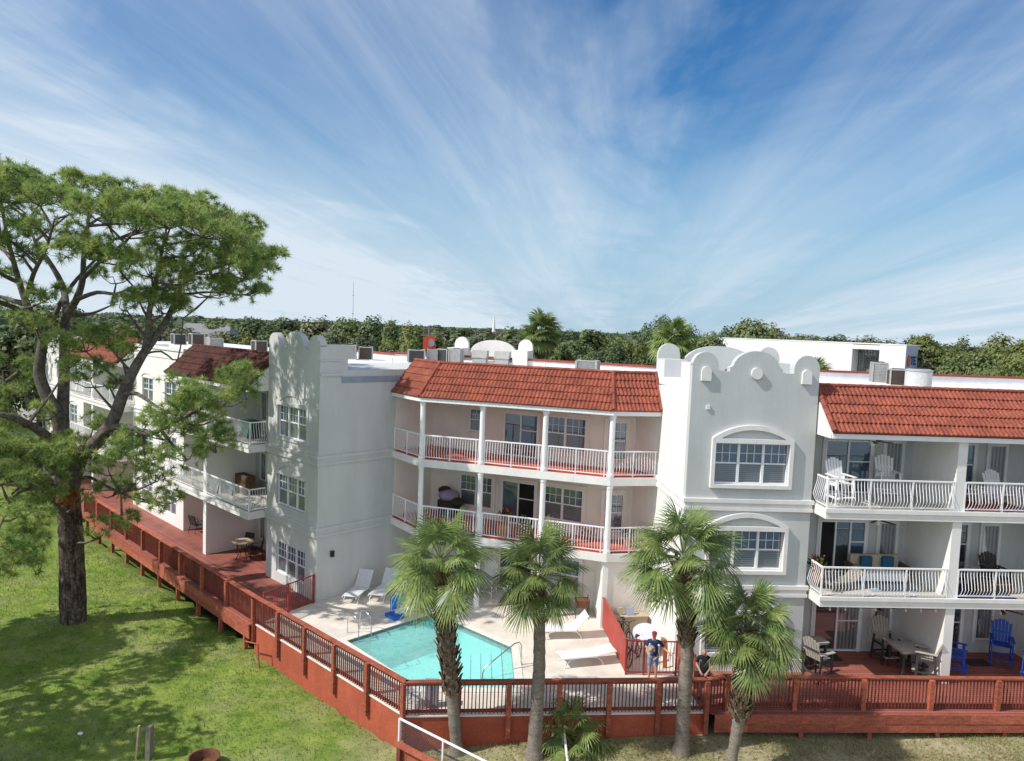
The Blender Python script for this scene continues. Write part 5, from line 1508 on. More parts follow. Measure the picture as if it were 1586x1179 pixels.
def palm(label, base, path, r0, r1, boots_from, crown=1.0, seed=1, n_leaf=34, dead=5, bs=1.0):
    """path: trunk points relative to base (x, z)"""
    rs = np.random.RandomState(seed); rn = random.Random(seed)
    zb = gz(*base); root = empty('palm_tree', (base[0], base[1], zb), label, 'palm tree')
    pts = [Vector((base[0] + dx, base[1] + dy, zb + z)) for dx, dy, z in path]
    # resample
    P = []; n = 46
    ln = [0]
    for i in range(1, len(pts)): ln.append(ln[-1] + (pts[i] - pts[i - 1]).length)
    for i in range(n + 1):
        q = ln[-1] * i / n; j = max(k for k in range(len(ln)) if ln[k] <= q + 1e-9); j = min(j, len(pts) - 2)
        t = (q - ln[j]) / (ln[j + 1] - ln[j]); P.append(pts[j].lerp(pts[j + 1], t))
    P[0].z -= .25
    R = [(r0 + (r1 - r0) * min(1, i / n * 1.3)) * (1 + .05 * math.sin(i * 1.9) + rn.uniform(-.03, .03)) * (1.25 if i == 1 else 1.12 if i == 2 else 1.4 if i == 0 else 1) for i in range(n + 1)]
    tr = MB(); tr.tube(P, R, 14); tr.build('trunk', M['bark_palm'], root, smooth=True)
    # old leaf bases cross-hatching the upper trunk
    bt = MB(); top = P[-1]; k0 = int(n * boots_from)
    cnt = 0
    for i in range(k0, n + 1):
        for j in range(8):
            a = (i * 8 + j) * 2.39996 * .62 + rn.uniform(-.2, .2); c = P[min(i, n)]; r = R[min(i, n)] * .95 * (1 + (bs - 1) * 1.6)
            fr = (i - k0) / max(1, n - k0)
            o = Vector((math.cos(a), math.sin(a), 0)); s_ = Vector((-math.sin(a), math.cos(a), 0))
            L = rn.uniform(.16, .30) * bs; lean = rn.uniform(.2, .65); lr = rn.choice((-1, 1)) * .35
            d = (o * lean + Vector((0, 0, 1)) + s_ * lr).normalized(); p0 = c + o * r * .85 + Vector((0, 0, -.1)); p1 = p0 + d * L
            w0, w1 = .055 * bs, .028 * bs; th = o * .03
            bt.hexa([p0 - s_ * w0, p0 + s_ * w0, p0 + s_ * w0 + th, p0 - s_ * w0 + th, p1 - s_ * w1, p1 + s_ * w1, p1 + s_ * w1 + th * .5, p1 - s_ * w1 + th * .5])
    bt.build('leaf_bases', M['boots'], root)
    np_mesh('crown', palm_crown(rs, top + Vector((0, 0, .1)), n_leaf, .80 * crown, .86 * crown, 80, -34), 4, M['palm_leaf'], root)
    if dead: np_mesh('dead_fronds', dead_fronds(rs, top - Vector((0, 0, .15)), dead), 4, M['palm_dead'], root)
    return root


palm('palm with thick shaggy upper trunk leaning left over the pool railing', (-1.25, 21.70), [(0, 0, 0), (-.1, 0, .9), (-.22, 0, 1.9), (-.33, 0, 3.0), (-.5, 0, 4.1), (-.68, 0, 5.8)], .175, .20, .36, 1.08, 4, 34, 5, 1.25)
palm('palm with straight smooth grey trunk in front of the pool steps', (1.10, 21.45), [(0, 0, 0), (.03, 0, 1.4), (.05, 0, 2.8), (.0, 0, 4.2), (-.1, 0, 5.55)], .225, .17, .78, 1.0, 8, 32, 14, .95)
palm('tallest palm, brown trunk beside the white tower wall', (5.62, 21.72), [(0, 0, 0), (0, 0, 1.5), (.02, 0, 3.0), (-.1, 0, 4.4), (-.28, 0, 5.95)], .215, .20, .60, 1.16, 15, 35, 8, 1.15)
palm('short palm in front of the grey tower, trunk cut by the lower edge', (6.90, 20.95), [(0, 0, 0), (.12, 0, 1.2), (.22, 0, 2.2), (.36, .05, 4.15)], .15, .19, .42, .98, 23, 32, 8, 1.3)

# young palm without a trunk by the wall
rs = np.random.RandomState(31); z0 = gz(2.25, 22.2)
yp = empty('young_palm', (2.25, 22.1, z0), 'young trunkless palm growing against the red pool wall', 'palm tree')
np_mesh('crown', palm_crown(rs, (2.25, 22.0, z0 + .3), 16, .62, .75, 85, 10, 22, .5), 4, M['palm_leaf'], yp)
np_mesh('lower_fronds', palm_crown(rs, (2.3, 21.7, z0 + .05), 9, .5, .5, 60, 5, 20, .6), 4, M['palm_leaf'], yp)

# palms standing beyond the roofs
for (x, y, zt, s, sd_, lab) in ((1.9, 52, 11.7, 1.1, 41, 'palm crown rising behind the white roof beside the round roof crest'), (11.3, 52, 11.5, 1.2, 47, 'bright palm crown behind the red coping left of the grey tower'),
                               (25.5, 62, 8.6, 1.4, 53, 'tip of a palm showing above the red coping before the far white building')):
    zb = gz(x, y); root = empty('palm_tree', (x, y, zb), lab, 'palm tree'); rs = np.random.RandomState(sd_)
    m = MB(); m.tube([(x, y, zb), (x + .2, y, zt * .5), (x, y, zt)], [.24, .2, .2], 10); m.build('trunk', M['bark_palm'], root, smooth=True)
    np_mesh('crown', palm_crown(rs, (x, y, zt), 34, .9 * s, .75 * s, 85, -35, 26, .4, 2.2), 4, M['palm_leaf'], root)
    np_mesh('dead_fronds', palm_crown(rs, (x, y, zt - .2), 14, .7 * s, .6 * s, -20, -75, 14, .7, 2.2), 4, M['palm_dead'], root)


# ---- the big pine --------------------------------------------------------------------
PB = (-18.4, 30.7); PZ = gz(*PB)
KP = .0272


def pp(px_, py_, dy=0.0):
    """point on the pine: measured on the upright plane through its foot, then dy metres nearer (-) or farther (+)"""
    x = PB[0] + KP * ((px_ - 112) + .0384 * (py_ - 965)); z = PZ + KP * ((965 - py_) + .0384 * (px_ - 112))
    k = (PB[1] + dy) / PB[1]
    return Vector((x * k, PB[1] + dy, 12 + (z - 12) * k))


pine = empty('pine_tree', (PB[0], PB[1], PZ), 'huge spreading pine on the lawn before the left wing', 'pine tree')
rn = random.Random(12)
nodes = []          # limb points, for hanging twigs on


def limb(pts, r0, r1, name='limb', n=9, wob=.0, m='bark_limb', sub=3):
    P = [pp(*q) if not isinstance(q, Vector) else q for q in pts]
    Q = []
    for i in range(len(P) - 1):          # smooth through the points
        p0, p1, p2, p3 = P[max(i - 1, 0)], P[i], P[i + 1], P[min(i + 2, len(P) - 1)]
        for k in range(sub):
            t = k / sub
            Q.append(.5 * ((2 * p1) + (p2 - p0) * t + (2 * p0 - 5 * p1 + 4 * p2 - p3) * t * t + (3 * p1 - p0 - 3 * p2 + p3) * t ** 3))
    Q.append(P[-1])
    if name == 'limb': r0, r1 = r0 * .8, r1 * .75
    R = [r0 + (r1 - r0) * i / (len(Q) - 1) for i in range(len(Q))]
    if wob: R = [r * (1 + rn.uniform(-wob, wob)) for r in R]
    mb = MB(); mb.tube(Q, R, n); o = mb.build(name, M[m], pine, smooth=True)
    nodes.extend([(q, r) for q, r in zip(Q, R)])
    return o


limb([(112, 975), (112, 955), (113, 900), (114, 840), (113, 790), (111, 740), (107, 700), (107, 662)], .54, .40, 'trunk', 18, .05, 'bark_pine', 5)
limb([(107, 672), (100, 636), (86, 608), (76, 575), (80, 545), (84, 518), (74, 498), (62, 468), (52, 435), (44, 400), (36, 360), (30, 310)], .36, .07, 'limb', 12)
limb([(108, 672, 0), (110, 625, .5), (114, 580, .6), (117, 530, .6), (120, 490, .4), (138, 461, .2), (149, 430, 0), (152, 395, -.2), (160, 350, -.4), (165, 310, -.4)], .34, .06, 'limb', 12)
limb([(113, 770, -.3), (133, 705, -.8), (160, 680, -1.2), (186, 648, -1.5), (203, 607, -1.5), (219, 574, -1.5), (237, 544, -1.3), (254, 522, -1.2), (276, 490, -1), (293, 455, -.8), (312, 420, -.6), (335, 385, -.5)], .40, .07, 'limb', 12)
limb([(240, 540, -1.3), (246, 510, -1.6), (249, 479, -1.8), (257, 447, -2), (269, 397, -2.2), (280, 350, -2.2)], .2, .05)
limb([(84, 518), (100, 492, .8), (117, 460, 1.2), (140, 430, 1.5), (165, 405, 1.8), (200, 370, 2)], .18, .05)
limb([(122, 480, .4), (118, 440, 1.5), (97, 400, 2.2), (79, 373, 2.6), (65, 330, 3)], .2, .05)
limb([(138, 461, .2), (170, 450, -1), (200, 452, -1.4), (225, 440, -1.8)], .13, .04)
limb([(125, 485, .3), (160, 482, .8), (190, 470, 1.2)], .12, .04)
limb([(62, 468), (40, 462, 1), (15, 455, 2), (-20, 452, 3)], .16, .05); limb([(70, 488), (35, 470, -1.5), (-5, 458, -3), (-45, 450, -4)], .17, .05)
limb([(52, 435), (30, 425, -1), (0, 405, -2), (-30, 385, -2)], .13, .04); limb([(46, 405), (20, 375, 1.5), (-20, 350, 2.5)], .12, .04)
limb([(160, 679, -1.2), (180, 660, -2), (210, 656, -2.4), (242, 668, -2.8), (270, 655, -3.2), (310, 635, -3.4), (350, 612, -3.6)], .2, .05)
limb([(107, 690, -.4), (80, 668, -1.2), (55, 652, -2), (25, 640, -2.6), (-20, 632, -3)], .26, .12); limb([(110, 800, -.4), (88, 778, -1.5), (62, 752, -2.4), (40, 745, -3), (0, 748, -4)], .17, .05)
limb([(60, 752, -2.4), (35, 760, -3), (15, 790, -4), (-5, 830, -5)], .1, .04); limb([(113, 745, -.4), (80, 712, -1.6), (62, 730, -2.4), (25, 762, -3.6)], .14, .05)
limb([(112, 760, .2), (140, 735, .6), (165, 745, 0), (195, 760, -.6)], .12, .04); limb([(203, 607, -1.5), (225, 605, -2.2), (255, 625, -2.8), (285, 640, -3)], .13, .04)
limb([(310, 425, -.6), (345, 415, -.4), (380, 405, -.2), (405, 402, 0)], .1, .04); limb([(293, 455, -.8), (330, 450, 0), (365, 450, .4)], .09, .035)
limb([(20, 590, 1), (45, 572, .6)], .14, .13)
limb([(149, 430, 0), (180, 400, -1.5), (215, 375, -2.5), (240, 345, -3)], .12, .04); limb([(60, 460, .2), (75, 420, -1.8), (95, 385, -2.8), (110, 340, -3.2)], .14, .04)
limb([(237, 544, -1.3), (265, 540, -1), (290, 552, -.8), (300, 490, -.6)], .06, .03)

# foliage pads: centre (px, py, dy), half sizes in px (across, up) and metres deep, number of tufts, weight of the upper shell
pads = []
for (x, y, a, b) in ((-70, 300, 70, 42), (-15, 285, 60, 40), (40, 285, 60, 36), (90, 292, 55, 32), (140, 302, 55, 34), (190, 318, 50, 34), (235, 332, 45, 32), (285, 325, 50, 32), (335, 338, 48, 34), (378, 362, 40, 32), (400, 402, 32, 32)):
    pads.append((x, y, 0, a, b, 1.7, 54)); pads.append((x, y + 16, -3.0, a * .9, b * .8, 1.6, 46 if x > 230 or x < 20 else 24)); pads.append((x, y + 14, 3.0, a * .9, b * .8, 1.6, 26))
pads += [(428, 404, .2, 20, 18, .7, 30), (345, 412, -1.8, 46, 24, 1.3, 48), (300, 385, -2.6, 46, 24, 1.4, 48), (395, 445, 0, 32, 20, 1.1, 34), (340, 448, -.6, 52, 20, 1.3, 48), (285, 430, -2.6, 34, 18, 1.1, 34),
         (255, 415, -2.8, 30, 26, 1.2, 36), (160, 390, -3.0, 46, 20, 1.3, 44), (200, 398, -2.8, 36, 20, 1.2, 38), (235, 455, -2, 32, 20, 1.1, 30), (272, 470, -1.6, 28, 26, 1.0, 36), (215, 470, -1.2, 26, 16, 1, 22),
         (28, 345, -2.6, 44, 30, 1.4, 46), (-20, 370, -2.6, 44, 30, 1.4, 44), (60, 385, -2, 34, 22, 1.3, 30), (100, 360, -3, 36, 24, 1.3, 36), (-40, 430, -3.2, 40, 24, 1.5, 36), (10, 420, 2, 36, 20, 1.5, 28), (-10, 470, 2.4, 36, 18, 1.5, 24), (90, 455, -.8, 30, 18, 1.1, 24), (75, 500, -1, 26, 16, 1, 18), (200, 430, 1.8, 34, 16, 1.3, 22),
         (150, 530, -1.2, 44, 22, 1.3, 44), (185, 520, -1, 36, 22, 1.1, 34), (205, 545, -1.4, 26, 18, 1.0, 22), (160, 585, -1.6, 36, 22, 1.2, 30), (185, 590, -1.4, 22, 14, .9, 14), (120, 560, -1.2, 24, 18, 1, 16),
         (355, 612, -3.6, 46, 26, 1.2, 54), (385, 590, -3.4, 26, 24, 1.0, 28), (310, 640, -3.6, 50, 26, 1.2, 50), (265, 665, -3.2, 40, 24, 1.1, 36), (330, 665, -3.4, 34, 18, 1.0, 26), (285, 600, -3.2, 26, 12, .9, 12), (235, 700, -2.4, 30, 24, 1.0, 24), (215, 740, -1.2, 22, 12, .9, 12), (270, 770, -1.6, 26, 14, .9, 16), (240, 770, -1.2, 22, 12, .9, 10),
         (75, 700, -1.8, 44, 22, 1.2, 42), (40, 730, -2.6, 40, 18, 1.3, 30), (95, 740, -1.4, 30, 16, 1.0, 20), (5, 660, 1.5, 40, 24, 1.4, 26), (40, 690, -2.4, 40, 24, 1.4, 36), (-10, 690, -3, 40, 26, 1.4, 34), (110, 690, -1.2, 26, 18, .9, 24), (140, 760, -.6, 22, 14, .9, 14), (135, 715, -1, 22, 16, .9, 16), (180, 760, -.6, 22, 12, .9, 12), (160, 825, -1.2, 26, 14, .9, 14), (195, 805, -1, 16, 10, .7, 8),
         (30, 790, -4, 36, 18, 1.3, 30), (200, 690, -2.2, 34, 18, 1.1, 26), (250, 735, -2.0, 30, 16, 1, 20), (180, 725, -1.4, 30, 16, 1, 20), (300, 700, -3.2, 32, 16, 1, 22), (345, 690, -3.4, 24, 14, .9, 14), (150, 690, -1, 26, 16, 1, 18), (20, 840, -5, 44, 26, 1.4, 52), (-20, 880, -5.4, 40, 26, 1.4, 40), (62, 865, -4.6, 22, 14, .9, 18), (10, 740, -4, 36, 16, 1.2, 26), (100, 770, -1.4, 26, 14, .9, 12), (45, 600, .8, 34, 20, 1.3, 22), (20, 560, 1.4, 36, 22, 1.3, 24), (-20, 620, 0, 40, 24, 1.3, 28), (80, 640, -1, 24, 14, .9, 12), (155, 655, -.6, 20, 12, .8, 10)]
rsn = np.random.RandomState(77)
NT = 12; NEED = 48
tmpl = []
for k in range(NT):      # a tuft: stiff needles bursting up and out
    d = rand_dirs(rsn, NEED); d[:, 2] = d[:, 2] * .8 + .25; d = unit(d); L = rsn.uniform(.22, .40, (NEED, 1))
    sdv = unit(np.cross(d, rand_dirs(rsn, NEED))) * .0125
    b0 = d * .02; t = np.stack([b0 - sdv, b0 + sdv, d * L + np.array([0, 0, -.02])], 1)
    tmpl.append(t)
tufts = []; twig = MB(); twig_n = 0
npos = np.array([tuple(q) for q, r in nodes])
for (x, y, dy, a, b, dz, cnt) in pads:
    c = pp(x, y, dy); rx, rz = a * KP, b * KP
    cnt = int(cnt * 1.35)
    # branch from the nearest limb to the pad
    dd = np.linalg.norm(npos - np.array(c) - np.array([0, 0, -.8]), axis=1); q, r = nodes[int(dd.argmin())]
    mid = q.lerp(c, .55) + Vector((0, 0, -.18)); cc = c + Vector((0, 0, -rz * .45))
    twig.tube([q, mid, cc], [min(.075, r), .05, .03], 5, caps=False)
    hubs = [cc]
    for k in range(max(3, cnt // 9)):
        h = c + Vector((rn.uniform(-.7, .7) * rx, rn.uniform(-.7, .7) * dz, rn.uniform(-.3, .35) * rz)); hubs.append(h)
        twig.tube([cc, cc.lerp(h, .5) + Vector((0, 0, -.08)), h], [.03, .022, .014], 4, caps=False)
    ncl = max(2, cnt // 7)
    for kc in range(ncl):                 # rounded clumps of tufts over the pad
        th = rn.uniform(0, 2 * PI); ph = math.asin(rn.uniform(-.30, 1)); rr = rn.uniform(.62, 1.0)
        cc_ = c + Vector((rx * rr * math.cos(th) * math.cos(ph), dz * rr * math.sin(th) * math.cos(ph), rz * rr * math.sin(ph)))
        rc = rn.uniform(.28, .52); h = min(hubs, key=lambda q_: (q_ - cc_).length)
        twig.tube([h, h.lerp(cc_, .5) + Vector((0, 0, -.05)), cc_], [.02, .014, .009], 4, caps=False)
        for k in range(rn.randint(9, 15)):
            dv = Vector((rn.gauss(0, 1), rn.gauss(0, 1), rn.gauss(.45, .8))).normalized()
            p = cc_ + Vector((dv.x * rc, dv.y * rc, dv.z * rc * .8))
            if k % 3 == 0: twig.tube([cc_, p], [.009, .006], 3, caps=False)
            d = np.array((dv * .7 + Vector((0, 0, .5)) + Vector((rn.uniform(-.2, .2), rn.uniform(-.2, .2), 0))).normalized())
            ref = np.array([1.0, .3, 0]); e1 = np.cross(ref, d); e1 /= np.linalg.norm(e1); e2 = np.cross(d, e1)
            Mx = np.stack([e1, e2, d], 0); s = rn.uniform(.62, 1.05)
            tufts.append((tmpl[rn.randrange(NT)].reshape(-1, 3) @ Mx) * s + np.array(p))
np_mesh('needles', np.concatenate(tufts), 3, M['needle'], pine)
twig.build('twigs', M['bark_limb'], pine, fix=False)
# a spray of dead orange needles low on the trunk
tf = []
for k in range(16):
    p = pp(112 + rn.uniform(-16, 18), 768 + rn.uniform(-12, 12), -.9); tf.append(tmpl[k % NT].reshape(-1, 3) * .9 + np.array(p))
M['dead_needle'] = leafmat('dead_pine_needles', ((.42, .18, .05), (.28, .11, .04)), scale=3)
np_mesh('dead_needles', np.concatenate(tf), 3, M['dead_needle'], pine)


# ---- broad crowned trees -------------------------------------------------------------------
def tree_mesh(seed, w=1.0, h=1.0, leaf=.42, n=2600, kind='oak'):
    """crown of leaf clumps around a unit height of 1 (radius about .5 w): returns verts, trunk MB"""
    rs = np.random.RandomState(seed); blobs = []
    nb = rs.randint(9, 14)
    for k in range(nb):
        a = rs.uniform(0, 2 * PI); r = rs.uniform(.05, .34) * w
        if kind == 'umbrella': z = rs.uniform(.72, .9) - .25 * r
        else: z = rs.uniform(.42, .84) - .22 * (r / w)
        s = rs.uniform(.13, .24) * (1.1 - .5 * r / w)
        blobs.append((r * math.cos(a), r * math.sin(a), z * h, s * w, s * (.75 if kind != 'umbrella' else .38) * h))
    blobs.append((0, 0, .8 * h if kind != 'umbrella' else .86 * h, .17 * w, .17 * h if kind != 'umbrella' else .1 * h))
    P = []; Nn = []
    per = n // len(blobs)
    for (x, y, z, r, rz) in blobs:
        # each blob is broken into smaller sprays
        sub = rand_dirs(rs, 16); sub[:, 2] = np.where(sub[:, 2] < -.35, -sub[:, 2], sub[:, 2])
        for sdir in sub:
            c = np.array([x, y, z]) + sdir * np.array([r, r, rz]) * rs.uniform(.55, .95)
            q = max(2, per // 16); d = rand_dirs(rs, q); rad_ = rs.uniform(.2, 1, (q, 1)) ** .5
            pos = c + d * rad_ * np.array([r, r, rz]) * .42
            P.append(pos); Nn.append(unit(d * .6 + sdir * .7 + np.array([0, 0, .55]) + rs.normal(0, .3, (q, 3))))
    return np.concatenate(P), np.concatenate(Nn), blobs


def make_tree(name, label, x, y, H, Wd, m, seed, leaf=.45, n=2600, group=None, kind='oak', link=True):
    zb = gz(x, y) if y < 70 else -1.5
    root = empty(name, (0, 0, 0), label, 'tree', group)
    P, Nn, blobs = tree_mesh(seed, 1, 1, leaf, n, kind)
    P = P * np.array([Wd, Wd, H]); rs = np.random.RandomState(seed + 5)
    v = leaf_quads(rs, P, Nn, leaf); np_mesh('crown', v, 4, m, root)
    tb = MB(); tr = max(.18, H * .026); fork = .38 if kind != 'umbrella' else .55
    tb.tube([(0, 0, -.4), (.1, 0, H * fork * .5), (0, .1, H * fork)], [tr * 1.25, tr, tr * .85], 9)
    for (bx_, by_, bz_, r_b, rz_b) in blobs:
        p = Vector((bx_ * Wd, by_ * Wd, bz_ * H)); tb.tube([(0, .1, H * fork * .9), tuple(Vector((p.x * .5, p.y * .5, (H * fork + p.z) * .5))), tuple(p)], [tr * .6, tr * .4, tr * .15], 5, caps=False)
    tb.build('trunk', M['bark_limb'], root, fix=False)
    root.location = (x, y, zb)
    return root


protos = {}
def woods(name, label, group, specs, mats, kinds=('oak',), seeds=(1, 2, 3), leaf=.5, n=2600):
    """individual trees: a few models, copied; each (x, y, height, width)"""
    for i, (x, y, H, Wd) in enumerate(specs):
        key = (name, i % len(seeds), mats[i % len(mats)], kinds[i % len(kinds)])
        if key not in protos:
            o = make_tree(name, label, 0, 0, 10, 10, M[mats[i % len(mats)]], seeds[i % len(seeds)] * 7 + len(mats) + i, leaf, n, group, kinds[i % len(kinds)]); protos[key] = o
        else: o = copy_tree(protos[key], label, group)
        o.location = (x, y, -1.5); o.rotation_euler = (0, 0, i * 1.7); o.scale = (Wd / 10, Wd / 10, H / 10)


def hz(px_): return 506 + .0384 * (px_ - 793)


def at(px_, ytop, d):      # ground position and height of something whose top shows at (px, ytop) d metres away
    return (px_ - 796) / 1140 * d, d, 12 + (hz(px_) - ytop) / 1140 * d + 1.5


def rowspec(lst):
    out = []
    for (px_, yt, d, wpx) in lst:
        x, y, h = at(px_, yt, d); out.append((x, y, h, wpx / 1140 * d * 1.75))
    return out


woods('oak_tree', 'leafy green oak in the woods behind the left half of the roofs', 'oaks behind the left roofs',
      rowspec([(345, 487, 105, 95), (390, 489, 98, 90), (440, 484, 100, 95), (490, 486, 96, 85), (535, 487, 100, 80), (575, 484, 92, 75), (605, 488, 90, 60), (300, 492, 120, 90), (250, 494, 125, 90), (415, 505, 80, 90), (210, 496, 110, 90), (170, 494, 118, 90), (285, 500, 92, 70), (225, 503, 96, 60), (500, 508, 78, 100), (560, 512, 76, 80), (355, 508, 84, 80)]),
      ('oak', 'oak_dark', 'oak', 'oak_grey'), seeds=(1, 2, 3, 4), leaf=.31, n=10000)
woods('oak_tree', 'bright yellow green tree standing beside the utility pole', 'trees beside the utility pole', rowspec([(640, 489, 86, 66), (632, 505, 80, 50)]), ('oak_yellow',), seeds=(5, 6), leaf=.3, n=9000)
woods('oak_tree', 'dull green tree in the hazy middle woods by the church steeple', 'trees in the middle woods',
      rowspec([(690, 510, 160, 60), (720, 507, 190, 60), (755, 508, 170, 60), (790, 509, 150, 60), (680, 520, 110, 70), (735, 522, 105, 80), (790, 522, 100, 70)]), ('oak_grey', 'oak'), seeds=(7, 8), leaf=.55, n=5000)
woods('oak_tree', 'round green oak between the two background palm crowns', 'oaks between the background palms',
      rowspec([(880, 508, 100, 80), (915, 508, 95, 80), (955, 512, 92, 70), (900, 524, 76, 90), (955, 526, 74, 80), (870, 530, 72, 60), (985, 520, 80, 60)]), ('oak_dark', 'oak', 'oak_yellow', 'oak_dark'), seeds=(9, 10, 11, 12), leaf=.27, n=10000)
woods('oak_tree', 'tall dark tree behind the bright palm crown', 'tall dark trees behind the bright palm', rowspec([(1025, 485, 84, 62), (1000, 495, 90, 50), (1068, 500, 90, 50)]), ('oak_dark',), seeds=(13, 14), leaf=.27, n=10000)
woods('oak_tree', 'spreading oak behind the far white building', 'oaks behind the far white building',
      rowspec([(1160, 488, 100, 85), (1125, 500, 104, 60), (1195, 500, 106, 70), (1235, 513, 150, 80), (1290, 514, 150, 90), (1340, 516, 145, 80), (1100, 508, 88, 60)]), ('oak', 'oak_dark', 'oak_grey'), seeds=(15, 16, 17), leaf=.31, n=10000)
woods('umbrella_pine', 'bright green umbrella crowned pine beyond the right roofs', 'umbrella pines beyond the right roofs',
      rowspec([(1428, 511, 96, 80), (1490, 519, 110, 70), (1545, 513, 84, 95), (1586, 518, 78, 90), (1520, 535, 70, 80), (1570, 545, 64, 80), (1460, 532, 100, 60), (1630, 515, 80, 90)]), ('oak_yellow', 'oak', 'oak_yellow'), ('umbrella', 'oak', 'oak'), seeds=(18, 19, 20), leaf=.27, n=10000)
woods('oak_tree', 'grey green scrubby tree before the rock coloured wall at right', 'scrubby trees at right', rowspec([(1440, 552, 84, 50), (1480, 552, 80, 60), (1425, 545, 92, 40)]), ('oak_grey',), seeds=(21,), leaf=.35)
woods('oak_tree', 'sunlit tree behind the big pine by the street', 'trees by the street at left',
      [(-40, 62, 14.5, 12), (-48, 58, 13, 12), (-36, 72, 13, 11), (-58, 70, 15, 13), (-30, 84, 12, 10), (-47, 84, 13, 12), (-36, 50.5, 9, 8), (-43.5, 60, 12, 10), (-40, 54, 8, 7)], ('oak', 'oak_yellow', 'oak_grey'), seeds=(24, 25, 26), leaf=.34, n=6500)
# a pine and an oak on the shore outside the left edge throw the shadows that cross the lawn
make_tree('pine_tree', 'shore pine whose shadow crosses the lower left lawn', -24.5, 17.5, 14, 14, M['needle'], 61, .45, 3600, None, 'umbrella')
make_tree('pine_tree', 'second shore pine shading the left edge of the lawn', -31, 24, 16, 12, M['needle'], 67, .45, 3600, None, 'umbrella')

M['far_leaf'] = leafmat('far_leaf', ((.135, .175, .085), (.07, .105, .055)), scale=.12, trans=.15)  # greens paled and greyed to put distance haze into the colour
# far woods that read as one mass up to the skyline
rs = np.random.RandomState(91); PN = []; NN = []
for k in range(1500):
    d = rs.uniform(115, 620); ang = rs.uniform(-50, 50); x = d * math.tan(rad(ang)); h = rs.uniform(9.5, 13.0) + (d > 300) * rs.uniform(-1, 1.5)
    q = 46; dd = rand_dirs(rs, q); dd[:, 2] = np.abs(dd[:, 2])
    R = rs.uniform(4, 7)
    PN.append(np.array([x, d, -1.5 + h - R * .75]) + dd * np.array([R, R, R * .75]) * rs.uniform(.8, 1.05, (q, 1))); NN.append(unit(dd + rs.normal(0, .35, (q, 3))))
fw = np_mesh('far_woods', leaf_quads(rs, np.concatenate(PN), np.concatenate(NN), 1.5), 4, M['far_leaf'])
tag(fw, 'distant continuous woods reaching the skyline', 'woods', kind='stuff')
M['bluegrey2'] = mat('lilac_white_plastic', (.60, .60, .66), (.52, .52, .58), scale=3, rough=.5)
# ------------------------------------------------------------------ roof plant
def make_ac(label, w=.85, h=.85, coil='ac_coil'):
    root = empty('air_conditioner', (0, 0, 0), label, 'air conditioner', 'air conditioners on the flat roofs'); a = w / 2
    for x in (-a, a):
        for y in (-a, a): m = MB(); m.box(W_, x - .04, x + .04, y - .04, y + .04, .06, h - .06); m.build('corner_post', M['ac'], root)
    m = MB(); m.box(W_, -a - .05, a + .05, -a - .05, a + .05, 0, .06); m.build('base', M['roof_white'], root)
    m = MB(); m.box(W_, -a + .02, a - .02, -a + .02, a - .02, .06, h - .06)
    m.build('coil', M[coil], root)
    m = MB(); n = 11
    for k in range(n):
        z = .1 + (h - .2) * k / n
        for s_ in (-1, 1): m.box(W_, -a + .04, a - .04, s_ * (a - .005) - .008, s_ * (a - .005) + .008, z, z + .025); m.box(W_, s_ * (a - .005) - .008, s_ * (a - .005) + .008, -a + .04, a - .04, z + .002, z + .023)
    m.build('louvre', M['ac' if coil == 'ac' else coil], root)
    m = MB(); m.box(W_, -a - .02, a + .02, -a - .02, a + .02, h - .06, h); m.build('top', M['ac'], root)
    m = MB()
    for q in (.1, .18, .26, .33): m.lathe((0, 0, 0), [(q * w, h + .0), (q * w + .012, h + .03), (q * w + .02, h)], 18)
    m.build('fan_grille', M['black'], root)
    return root


ac_p = {}
for (x, y, w, h, coil, lab) in ((-27.6, 60.7, .9, .9, 'ac_coil', 'dark boxy air conditioner at the far left end of the roof'), (-26.0, 60.4, .95, 1.0, 'ac_brown', 'brown boxy air conditioner second from left on the far roof'),
                                (-22.5, 55.4, .95, .85, 'ac_pale', 'pale air conditioner above the weathered dark tile roof'), (-18.8, 54.5, .85, .8, 'ac_brown', 'brown air conditioner just left of the scalloped left tower'),
                                (-10.6, 47.5, .9, .95, 'ac_pale', 'grey air conditioner half hidden by the left tower parapet'), (-9.6, 48.0, .85, .85, 'ac_brown', 'dark brown air conditioner right of the left tower parapet'),
                                (-6.1, 46.4, 1.0, .85, 'ac_coil', 'wide dark air conditioner behind the left end of the court tiles'), (-5.15, 46.8, .6, .9, 'ac_pale', 'narrow pale air conditioner, first of the tight cluster behind the court tiles'),
                                (-4.4, 46.9, .65, .95, 'ac_coil', 'narrow dark air conditioner in the middle of the tight cluster'), (-3.6, 46.6, .7, 1.0, 'ac_pale', 'pale air conditioner at the right end of the tight cluster'),
                                (4.35, 42.6, 1.15, .75, 'ac_pale', 'single wide grey air conditioner behind the middle of the court tiles'), (21.6, 43.4, .8, 1.25, 'ac_pale', 'tall slatted air conditioner left of the trio on the right roof'),
                                (21.9, 41.8, .95, .95, 'ac_brown', 'brown air conditioner in the middle of the trio on the right roof')):
    if coil == 'ac_pale': coil = 'ac'
    key = (coil,)
    if key in ac_p: o = copy_tree(ac_p[key], lab)
    else: o = ac_p[key] = make_ac(lab, .9, .9, coil)
    o.location = (x, y, 9.55); o.rotation_euler = (0, 0, rad(-16 if x > -5 else 40 if x < -12 else 10)); o.scale = (w / .9, w / .9, h / .9)
ra = empty('air_conditioner', (22.3, 40.4, 9.55), 'large round grey air conditioner right of the trio on the right roof', 'air conditioner', 'air conditioners on the flat roofs')
